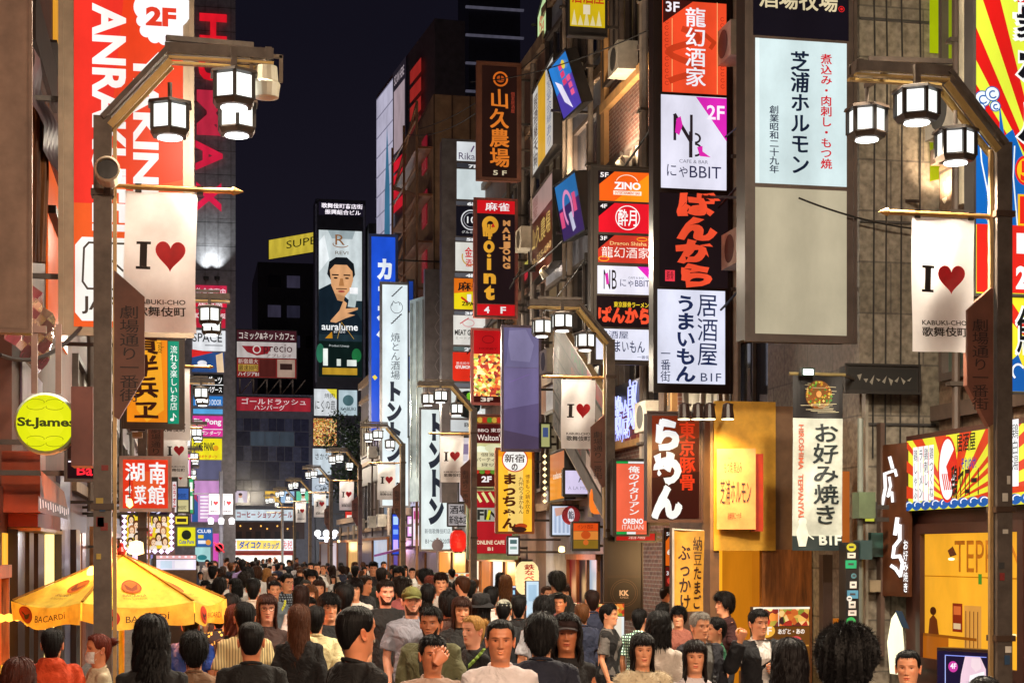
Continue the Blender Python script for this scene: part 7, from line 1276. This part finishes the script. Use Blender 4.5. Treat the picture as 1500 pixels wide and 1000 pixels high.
        for _ in range(500): j = rs.randint(0, n2 + 1); i = rs.randint(0, k2 + 1); q = cur(j, i); strip(q, Vector((q.x * 2, q.y * 2, -1)) + Vector(rs.normal(0, .15, 3)), rs.uniform(.03, .07), .003, .3)
    if style in ('bun', 'tail'):
        c = Vector((0, .125, .17 if style == 'bun' else .13))
        if style == 'bun':
            m.lathe([(.001, .035), (.022, .03), (.037, .012), (.037, -.012), (.022, -.03), (.001, -.035)], c, 'h', 16, axis='y')
            for _ in range(160): a = Vector(rs.normal(0, 1, 3)).normalized(); strip(c + a * .033, a.cross(Vector((0, 1, 0))) + a * .5, .03, .003, 0)
        else:
            pts = [Vector((0, .09, .13)), Vector((0, .13, .12)), Vector((0, .145, .04)), Vector((0, .13, -.06)), Vector((0, .12, -.13))]; m.tube(pts, [.018, .02, .024, .018, .003], 'h', 12)
            for _ in range(160): q = pts[1] + (pts[3] - pts[1]) * rs.uniform(0, 1) + Vector(rs.normal(0, .012, 3)); strip(q, Vector((0, .1, -1)), .06, .003, .1)
    me = mesh_np('hair', [(q[0], q[1] + .006, q[2] + 1.47) for q in m.v], m.f, 'hair'); HAIR[style] = me; return me
EXTRA = {}
def extra_mesh(kind):
    if kind in EXTRA: return EXTRA[kind]
    m = MB(); mat = 'fabric'
    if kind == 'cap':
        n = 40; prof = [(.0, 1), (.3, .975), (.6, .86), (.85, .6), (1, .3), (1.0, .0)]; rings = []
        for s_, h_ in prof: rings.append([((.088 * s_ + .0005) * math.sin(a), (.105 * s_ + .0005) * -math.cos(a) + .0, .15 + .098 * h_) for a in np.linspace(0, 2 * np.pi, n, endpoint=False)])
        m.loft(rings[::-1], 'h'); br = []
        for s_ in (0, .5, 1): br.append([(.085 * math.sin(a) * (1 - .08 * s_), -.1 * math.cos(a) - .075 * s_ * math.cos(a) ** .7 if math.cos(a) > 0 else 0, .165 - .012 * s_ - .02 * abs(math.sin(a)) ** 2 * 1) for a in np.linspace(-1.25, 1.25, 17)])
        top_ = [q for q in br]
        for a in range(2):
            for j in range(16):
                q = [br[a][j], br[a][j + 1], br[a + 1][j + 1], br[a + 1][j]]; m.poly(q, 'h'); m.poly([(x, y, z - .006) for x, y, z in q[::-1]], 'h')
        for j in range(16): q = [br[2][j], br[2][j + 1]]; m.poly(q + [(x, y, z - .006) for x, y, z in q[::-1]], 'h')
        m.lathe([(.008, 0), (.006, .006), (.001, .008)], (0, 0, .247), 'h', 8)
    elif kind == 'hat':
        m.lathe([(.001, .1), (.06, .098), (.085, .085), (.095, .02), (.1, 0), (.15, -.04), (.152, -.045), (.1, -.008), (.09, .0)], (0, .0, .155), 'h', 28)
    elif kind == 'glasses':
        for s in (-1, 1):
            pts = [(s * .034 + .024 * math.cos(a), -.106, .114 + .018 * math.sin(a)) for a in np.linspace(0, 2 * np.pi, 17)]; m.tube(pts, .0018, 'h', 5); m.tube([(s * .058, -.104, .118), (s * .077, -.06, .118), (s * .08, .012, .112)], .0018, 'h', 5)
        m.tube([(-.011, -.107, .118), (.011, -.107, .118)], .0018, 'h', 5)
    elif kind == 'beard':
        for lo, hi, amax in ((lambda a: -.012, lambda a: .024 + .062 * np.clip((abs(a) - .4) / .7, 0, 1), 1.25),):
            n, k = 30, 7; P = []
            for i in range(k + 1):
                row = []
                for j in range(n + 1):
                    a = -amax + 2 * amax * j / n; z = lo(a) + (hi(a) - lo(a)) * i / k; x, y = hpos(np.array(z), np.array(a)); y = y - float(face_disp(np.array([float(x)]), np.array([z]), False)[0]) * min(1, math.cos(a) * 1.6); o2 = .0028 + .0014 * noise.noise(Vector((a * 20, z * 200, 0))) if 0 < i < k and 0 < j < n else .0; row.append((float(x) * (1 + o2 * 9), float(y) - o2, z))
                P.append(row)
            for i in range(k):
                for j in range(n): m.poly([P[i][j], P[i][j + 1], P[i + 1][j + 1], P[i + 1][j]], 'h')
        mat = 'hair'
    elif kind == 'mask':
        n, k = 28, 10; P = []
        for i in range(k + 1):
            row = []
            for j in range(n + 1): a = -1.12 + 2.24 * j / n; z = -.006 + .098 * i / k; x, y = hpos(np.array(z), np.array(a)); bul = .016 * math.cos(a) ** 2 * math.sin(math.pi * (i + .8) / (k + 1.6)); row.append((float(x) * 1.03, float(y) - .006 - bul, z))
            P.append(row)
        for i in range(k):
            for j in range(n): m.poly([P[i][j], P[i][j + 1], P[i + 1][j + 1], P[i + 1][j]], 'h')
        for s in (-1, 1): m.tube([P[8][0 if s < 0 else n], (s * .078, .018, .12), (s * .079, .03, .1), P[2][0 if s < 0 else n]], .0012, 'h', 4)
    elif kind in ('strap', 'strap2'):
        pts = []
        for a in np.linspace(0, 1, 15): ang = -1.9 + a * 3.3; pts.append((.15 * math.cos(a * 3.1), -.13 * math.sin(math.pi * a * .98 + .02) - .005, 1.44 - .44 * a - 1.47))
        for q0, q1 in zip(pts, pts[1:]): m.bar(q0, q1, .032, .006, 'h', up=(.0, -1, .2))
    elif kind == 'backpack':
        m.loft([[(w * math.cos(a), .19 + d * math.sin(a), z - 1.47) for a in np.linspace(0, 2 * np.pi, 18, endpoint=False)] for z, w, d in ((.93, .11, .05), (.97, .15, .09), (1.15, .16, .1), (1.3, .14, .08), (1.36, .08, .04))], 'h')
        for s in (-1, 1):
            q = [(s * .1, .12, -.11), (s * .105, .04, -.035), (s * .105, -.09, -.08), (s * .12, -.14, -.2), (s * .15, -.08, -.34), (s * .14, .1, -.45)]
            for a, b in zip(q, q[1:]): m.bar(a, b, .04, .012, 'h', up=(0, -1, .3))
    elif kind == 'phone': m.box((-.1, -.30, -.24), (-.03, -.29, -.10), 'h')
    me = mesh_np(kind, [(q[0], q[1] + .006, q[2] + 1.47) for q in m.v], m.f, mat); EXTRA[kind] = me; return me
def lc(h, k=1.0): return (*[x * k for x in lin(h)], 1)
SKIN = {'a': 'DC9A74', 'b': 'CA825C', 'c': 'B4704C', 'w': 'E2A084', 'd': '8A5A40'}
def child(name, me, par, col, label=None):
    o = bpy.data.objects.new(name, me); COL.objects.link(o); o.parent = par; o.color = col
    if label: o['label'] = label
    return o
PLACED = []
def person(x, Y, sc, yaw, pn, hair, hc, top, tc, label, skin='a', legs='22242C', extras=(), smile=0, group=None, z=0, top_mat=None, under=None):
    fem = POSE[pn]['fem']; o = bpy.data.objects.new('person', body_mesh(pn, smile)); COL.objects.link(o)
    o.location = (x, Y, z); o.scale = (sc, sc, sc); o.rotation_euler = (0, 0, R(yaw)); o.color = lc(SKIN[skin]); props(o, label, 'person', group or 'crowd of passers-by')
    if hair: child('hair', hair_mesh(hair), o, lc(hc))
    if under: child('shirt', top_mesh(pn, 'tee'), o, lc(under))
    me = top_mesh(pn, top); c = child({'jacket': 'jacket', 'hoodie': 'hoodie', 'vest': 'vest', 'fur': 'coat'}.get(top, 'shirt'), me, o, lc(tc))
    if top_mat:
        c.material_slots[0].link = 'OBJECT'; c.material_slots[0].material = M(top_mat)
    child('trousers', legs_mesh(pn), o, lc(legs))
    for k, c2 in extras: child({'strap2': 'strap'}.get(k, k), extra_mesh(k), o, lc(c2))
    PLACED.append((x, Y)); return o
def pp(px, ytop, hp, yaw, *a, lim=(.86, 1.1), **k):
    if abs(yaw) < 60 and 'smile' not in k: k['smile'] = int(px) % 2
    """person whose head stands at column px with its top at row ytop and is hp pixels tall"""
    hp *= .65 if hp <= 40 else .73; g = 0.0; sc = (CZ - g) / (1.725 + .25 * (ytop - HOR) / hp); sc = min(lim[1], max(lim[0], sc)); d = FPX * (CZ - 1.725 * sc) / (ytop - HOR) if ytop > HOR + 8 else FPX * .25 * sc / hp
    d = min(max(d, .7 * FPX * .25 * sc / hp), 1.4 * FPX * .25 * sc / hp)
    t_ = (px - 750) / FPX; X = d * (SA + t_ * CA); Y = d * (CA - t_ * SA)
    for _ in range(12):
        hit = [q for q in PLACED if (q[0] - X) ** 2 + (q[1] - Y) ** 2 < .30 ** 2]
        if not hit: break
        X *= 1.03; Y *= 1.03
    return person(X, Y, sc, yaw + math.degrees(math.atan2(-X, Y)), *a, **k)
BK = '0E0B0C'; BR = '3A2014'; WH = 'E4DED8'; NV = '1A1E2E'; DK = '121114'
# yaw: 0 faces the camera, 180 turns the back to it, +90 faces right in the picture
PEOPLE = [
(77, 918, 62, 172, 'man', 'short', BK, 'hoodie', 'D84A1E', 'person with short black hair seen from behind in an orange-red hoodie, bottom left corner', {}),
(143, 925, 60, -75, 'woman', 'bun', '6A2412', 'tee', 'C8B89A', 'woman in profile with a white face mask and reddish hair tied in a bun', dict(extras=(('mask', 'F0ECE8'),), skin='b')),
(28, 962, 55, 150, 'woman', 'wavy', '4A1E12', 'long', '2A1414', 'person with wavy brown hair at the bottom left edge beside the orange hoodie', {}),
(222, 898, 88, 178, 'woman', 'wavy', '0A0708', 'long', '0E0C0E', 'woman in black with very long black hair seen from behind right of the parasol pole', {}),
(280, 896, 50, 165, 'man', 'short', BK, 'tee', '1E48B0', 'person in a royal blue shirt under the right edge of the parasol', {}),
(284, 924, 68, 185, 'woman', 'mop', '0A0808', 'long', '8A6A50', 'person with a round mass of black hair and brown top near the bottom left', {}),
(322, 884, 46, 170, 'man', 'short', BK, 'tee', '111111', 'person in a black shirt with a yellow floral pattern right of the parasol', dict(top_mat='floral')),
(368, 907, 76, 178, 'man', 'crop', BK, 'tee', '0C0B0C', 'man with cropped black hair seen from behind in black, bottom centre-left foreground', dict(skin='b')),
(358, 880, 60, 188, 'man', 'short', BK, 'tee', 'E0CC96', 'man seen from behind in a pale yellow striped tee with a dark crossbody strap', dict(extras=(('strap', '1A1614'),), top_mat='stripe')),
(391, 868, 56, 5, 'woman', 'long', '3E1C12', 'vest', '3A2420', 'woman with long reddish hair and glasses facing the camera', dict(extras=(('glasses', '1A1010'),), skin='w')),
(438, 883, 60, 172, 'woman', 'long', '5A3420', 'long', '161416', 'woman with long brown hair seen from behind beside the cream tee', {}),
(462, 885, 54, 180, 'man', 'short', BK, 'tee', 'EADCA8', 'man seen from behind in a plain cream tee, centre-left', {}),
(524, 883, 100, 122, 'man', 'crop', BK, 'tee', '0C0A0C', 'big man in a black shirt in the foreground turning his face to the right', dict(skin='b', smile=1)),
(482, 868, 54, 15, 'man', 'mop', BK, 'tee', '141418', 'young man with a black mop fringe looking down behind the cream tee', {}),
(499, 851, 42, 5, 'man', 'short', BK, 'jacket', '2A3040', 'frowning man in a dark denim jacket over a black tee', dict(under='101012')),
(519, 846, 42, 0, 'man', 'mop', '1A1010', 'tee', 'EEE8E0', 'man with parted dark hair in a white tee facing the camera', {}),
(565, 847, 50, 18, 'man', 'short', '1E120C', 'long', '141214', 'man with a trimmed beard in an open black shirt looking right', dict(extras=(('beard', '4A3024'),), skin='w')),
(603, 857, 56, 12, 'man', 'crop', '3A2414', 'tee', '8E8C98', 'man in an olive cap and grey-blue tee with a moustache', dict(extras=(('cap', '6A6A34'), ('beard', '6A4430')), skin='w')),
(631, 886, 64, -14, 'man', 'short', '120C0A', 'jacket', '6E6E4E', 'dark bearded man in an open olive overshirt behind the man covering his face', dict(extras=(('beard', '2A1A12'),), skin='b', under='3A3A30')),
(634, 927, 76, 12, 'hand_to_face', 'short', BK, 'tee', 'B89C8C', 'man holding one hand up across his face in a pinkish shirt', dict(skin='b')),
(676, 872, 54, 8, 'woman', 'long', '3A1C10', 'jacket', '121012', 'woman with long brown fringe hair in a black jacket', dict(under='1A1818')),
(692, 898, 60, -48, 'woman', 'bun', 'C89650', 'tee', '141214', 'blonde woman with tied-back hair and a green bag strap over a black top', dict(extras=(('strap', '7A9A3A'),), skin='w')),
(733, 903, 84, 2, 'man', 'crop', BK, 'tee', 'E2D8D8', 'smiling man with short hair in a white tee, centre foreground', dict(skin='b', smile=2)),
(793, 902, 86, 175, 'man', 'mop', BK, 'tee', '14182A', 'man seen from behind in a dark navy shirt right of the smiling man', {}),
(830, 896, 76, 0, 'woman', 'wavy', '140C0A', 'vest', '161416', 'woman in a dark cap and black vest with bare shoulders holding a small torch', dict(extras=(('cap', '2A1614'),), skin='c')),
(893, 882, 44, 72, 'woman', 'short', BK, 'vest', '141214', 'staff woman in a black waistcoat over a grey tee facing right', dict(under='6A6460', smile=2)),
(937, 890, 40, 160, 'man', 'short', BK, 'tee', '8AA89A', 'man seen from behind in a pale green patterned shirt near the menu board', dict(top_mat='check')),
(965, 893, 60, 165, 'woman', 'bob', BK, 'long', 'D8CCC0', 'woman seen from behind in a white top with a dark bob', {}),
(941, 925, 66, 12, 'woman', 'long', '120A0A', 'fur', 'D8C8A8', 'woman with straight black hair in a fluffy cream coat', dict(smile=1)),
(975, 858, 32, 130, 'man', 'crop', '2A1A14', 'tee', '141416', 'man with shaved hair in a black printed tee under the yellow flag', dict(skin='b')),
(994, 887, 38, -8, 'man', 'mop', BK, 'tee', '9A5A4A', 'young man with a black fringe in a reddish-brown top', {}),
(1026, 895, 54, 32, 'man', 'grey', '9A948C', 'jacket', '22222C', 'older man with grey hair in a dark jacket', dict(under='6A6A68', smile=1)),
(1048, 902, 42, -70, 'woman', 'short', BK, 'tee', '2A6A4A', 'person with short black hair in a green top beside the grey-haired man', {}),
(1018, 935, 64, 5, 'woman', 'long', '1A0E0C', 'tee', 'E4DCE0', 'young woman with a fringe in a white tee with a black strap, lower right', dict(extras=(('strap', '141214'),), smile=1)),
(1060, 866, 44, -65, 'man', 'mop', '140C0A', 'tee', '3A1414', 'man leaning left in a dark maroon printed tee by the food stand', {}),
(1112, 890, 54, 30, 'raised_fist', 'short', '1A1614', 'jacket', '15161C', 'laughing man in a dark blazer over a white tee raising his fist', dict(under='E8E4E0', smile=2, extras=(('strap', '141214'),))),
(1157, 933, 90, 178, 'woman', 'bob', '0E0809', 'tee', 'E0B8B0', 'woman seen from behind with a black bob and pale pink top', {}),
(1241, 925, 122, 176, 'man', 'afro', '080607', 'tee', '100E10', 'person with a large bushy black head of hair seen from behind, nearest on the right', {}),
(1330, 948, 68, -6, 'woman', 'bun', BK, 'tee', '2A1614', 'woman with hair tied back looking at the camera below the shop window', {}),
(1442, 988, 80, 180, 'man', 'short', BK, 'tee', '14161C', 'top of a dark-haired head at the bottom right below the advert screen', {}),
(402, 849, 40, 8, 'woman', 'short', '1A1010', 'long', '7A8690', 'woman with short hair in a blue-grey top with a yellow bag strap', dict(extras=(('strap', 'D8D83A'),))),
(421, 838, 40, 32, 'man', 'short', BK, 'long', '3A4048', 'man with glasses in a dark checked shirt looking right', dict(top_mat='check', extras=(('glasses', '141010'),))),
(441, 855, 44, 174, 'woman', 'long', '2A1610', 'tee', 'D8D0CC', 'woman with long dark hair seen from behind in a white top, mid-crowd left', {}),
(371, 845, 42, 176, 'man', 'short', BK, 'tee', 'E4D8C8', 'man seen from behind in a white tee carrying a dark backpack', dict(extras=(('backpack', '1A181A'),))),
(391, 831, 28, 170, 'woman', 'long', 'B07A44', 'tee', 'D89890', 'woman with blonde hair and a pink top in the crowd on the left', {}),
(344, 846, 34, -80, 'woman', 'bob', BK, 'tee', '2A2428', 'person in profile facing left with a black bob, crowd left of the white tee', {}),
(322, 845, 38, 168, 'man', 'mop', '140C0C', 'tee', '1E1A20', 'dark-haired person seen from behind just beyond the tip of the parasol', {}),
(338, 867, 48, 176, 'man', 'short', BK, 'tee', '2E2422', 'man in dark brown seen from behind right of the floral shirt', {}),
(345, 884, 52, 170, 'woman', 'wavy', '5A2418', 'tee', '241A1C', 'woman with wavy reddish-brown hair seen from behind beside the striped tee', {}),
(312, 827, 30, 165, 'man', 'short', BK, 'tee', 'D8D4D0', 'man in a white tee seen from behind near the pink stall', dict(extras=(('backpack', '141418'),))),
(355, 818, 24, 178, 'man', 'short', BK, 'tee', 'A08CC8', 'man in a lilac shirt seen from behind among far heads', {}),
(448, 848, 32, 12, 'man', 'grey', '4A4440', 'tee', '8A6A5A', 'older man with glasses half hidden behind long dark hair', dict(extras=(('glasses', '1A1010'),))),
(457, 834, 34, -4, 'man', 'mop', BK, 'tee', '2A2A30', 'young man with fluffy black hair facing the camera in dark grey', {}),
(467, 847, 40, 6, 'woman', 'long', '3A1E14', 'jacket', 'E0D8D0', 'woman with brown fringe hair in a white zip jacket', dict(under='D8D0C8')),
(536, 841, 40, 60, 'man', 'short', '2A1810', 'tee', '1A1A22', 'man in profile looking right behind the open black shirt', dict(skin='b')),
(559, 830, 36, 172, 'man', 'short', '1A0E0A', 'long', '2E3430', 'man seen from behind with short dark hair in a green-grey shirt', {}),
(547, 822, 28, 0, 'man', 'spiky', '140C0A', 'tee', '2A2426', 'young man with spiky hair facing the camera before the white arch light', {}),
(584, 829, 34, -10, 'man', 'mop', BK, 'tee', '3A3438', 'young man with a black fringe near the violet entrance', {}),
(520, 827, 26, 178, 'man', 'short', BK, 'tee', '26242A', 'man with black hair seen from behind by the pale shutter', {}),
(595, 844, 36, -20, 'man', 'short', '2A1A14', 'tee', '2A2A2E', 'man in a white cap behind the olive cap', dict(extras=(('cap', 'E0DCD8'),))),
(627, 853, 44, 174, 'man', 'short', BK, 'tee', '1A181C', 'man in black seen from behind right of the olive cap', {}),
(630, 842, 32, 165, 'woman', 'wavy', '6A2A18', 'tee', '4A2A28', 'person with reddish hair beyond the man in black', {}),
(658, 864, 50, 176, 'woman', 'mop', '100A0A', 'tee', '4A3028', 'person with thick black hair seen from behind left of the brown fringe', {}),
(655, 850, 34, 178, 'man', 'short', BK, 'tee', '1E1A20', 'first of two dark heads at the lit food counter', {}),
(671, 848, 38, 174, 'man', 'short', BK, 'long', '2A2A38', 'second dark head at the lit food counter in a navy shirt', {}),
(689, 848, 40, 180, 'man', 'short', BK, 'tee', 'A8927A', 'man in a beige shirt seen from behind at the end of the food counter', {}),
(705, 868, 50, 160, 'woman', 'long', BK, 'long', '161418', 'woman in a black bucket hat seen from behind', dict(extras=(('hat', '141216'),))),
(719, 857, 44, 178, 'man', 'short', BK, 'tee', 'E8DCD4', 'man in a white tee seen from behind by the menu board of dishes', {}),
(738, 876, 46, 172, 'man', 'crop', BK, 'tee', '1A1C20', 'man in a pale grey cap seen from behind behind the smiling man', dict(extras=(('cap', 'A8A898'),))),
(760, 870, 44, 178, 'man', 'short', BK, 'tee', '121014', 'man in a black tee seen from behind below the cream lantern', {}),
(797, 872, 52, 174, 'man', 'mop', BK, 'tee', 'C8C8D0', 'man in a pale tee seen from behind beside the white lightbox board', {}),
(815, 857, 24, 40, 'woman', 'bun', BK, 'tee', '2A2440', 'small figure of a woman by the red doorway', {}),
]
for px, yt, hp, yw, pn, hr, hc_, tp_, tc_, lb, kw in PEOPLE: pp(px, yt, hp, yw, pn, hr, hc_, tp_, tc_, lb, **kw)
# the far crowd: individuals filling the street up to the square
rs = random.Random(21); kinds = [('man', 'short'), ('man_walk', 'mop'), ('woman', 'long'), ('woman_walk', 'bob'), ('man_walk', 'crop'), ('woman', 'tail'), ('man', 'spiky'), ('phone', 'wavy'), ('man_walk', 'short')]
tops = [('E0DCD8', 'white'), ('16161A', 'black'), ('2A3048', 'navy'), ('B8A898', 'beige'), ('6A6A70', 'grey'), ('A85A5A', 'red')]
n_far = 0; tries = 0
while n_far < 215 and tries < 9000:
    tries += 1; Y = 15 + 105 * rs.random() ** 1.35; X = rs.uniform(.1 if Y > 24 else 1.2, 6.6 if Y > 30 else 5.6)
    if any((q[0] - X) ** 2 + (q[1] - Y) ** 2 < .5 ** 2 for q in PLACED): continue
    dpt = X * SA + Y * CA; px = 750 + FPX * (X * CA - Y * SA) / dpt
    if dpt < 24 and not (330 < px < (720 if dpt < 17 else 900)): continue
    pn, hr = rs.choice(kinds); tc_, tn = rs.choices(tops, (8, 4, 2, 4, 2, 2))[0]; sc = rs.uniform(.86, 1.06) * (.95 if pn.startswith('woman') else 1); back = rs.random() < .5
    k = min(range(9), key=lambda i: abs(RY[i] - Y)); side = 'left' if X < 2.2 else ('middle' if X < 4.4 else 'right'); ex = ()
    q = rs.random()
    if q < .1: ex = (('backpack', rs.choice(('141418', '2A3048', '4A2A22'))),)
    elif q < .17: ex = (('cap', rs.choice(('E0DCD8', '16161A', '2A3A5A'))),)
    elif q < .27: ex = (('strap', '141214'),)
    if pn == 'phone': ex = (('phone', '20242C'),)
    acc = {'phone': ' holding phone', 'backpack': ' and backpack', 'cap': ' and cap', 'strap': ' with bag strap'}[ex[0][0]] if ex else ''
    hw = {'short': 'short hair', 'mop': 'fringed mop', 'long': 'long hair', 'bob': 'bob', 'crop': 'cropped hair', 'tail': 'ponytail', 'spiky': 'spiky hair', 'wavy': 'wavy hair'}[hr]
    person(X, Y, sc, (180 if back else 0) + rs.uniform(-35, 35), pn, hr, rs.choice((BK, BK, '1E120C', '2A1610', '4A2A18', '6A4020')), rs.choice(('tee', 'tee', 'long')), tc_, f"{tn} top{acc}, {hw}, {'back turned' if back else 'facing us'}, near {ORD[k]} lamp, {side} of street", rs.choice('aab'), extras=ex, smile=0 if back else rs.choice((0, 1)), top_mat=rs.choice((None, None, None, None, 'stripe', 'check')) if tn in ('beige', 'grey', 'red') else None)
    n_far += 1
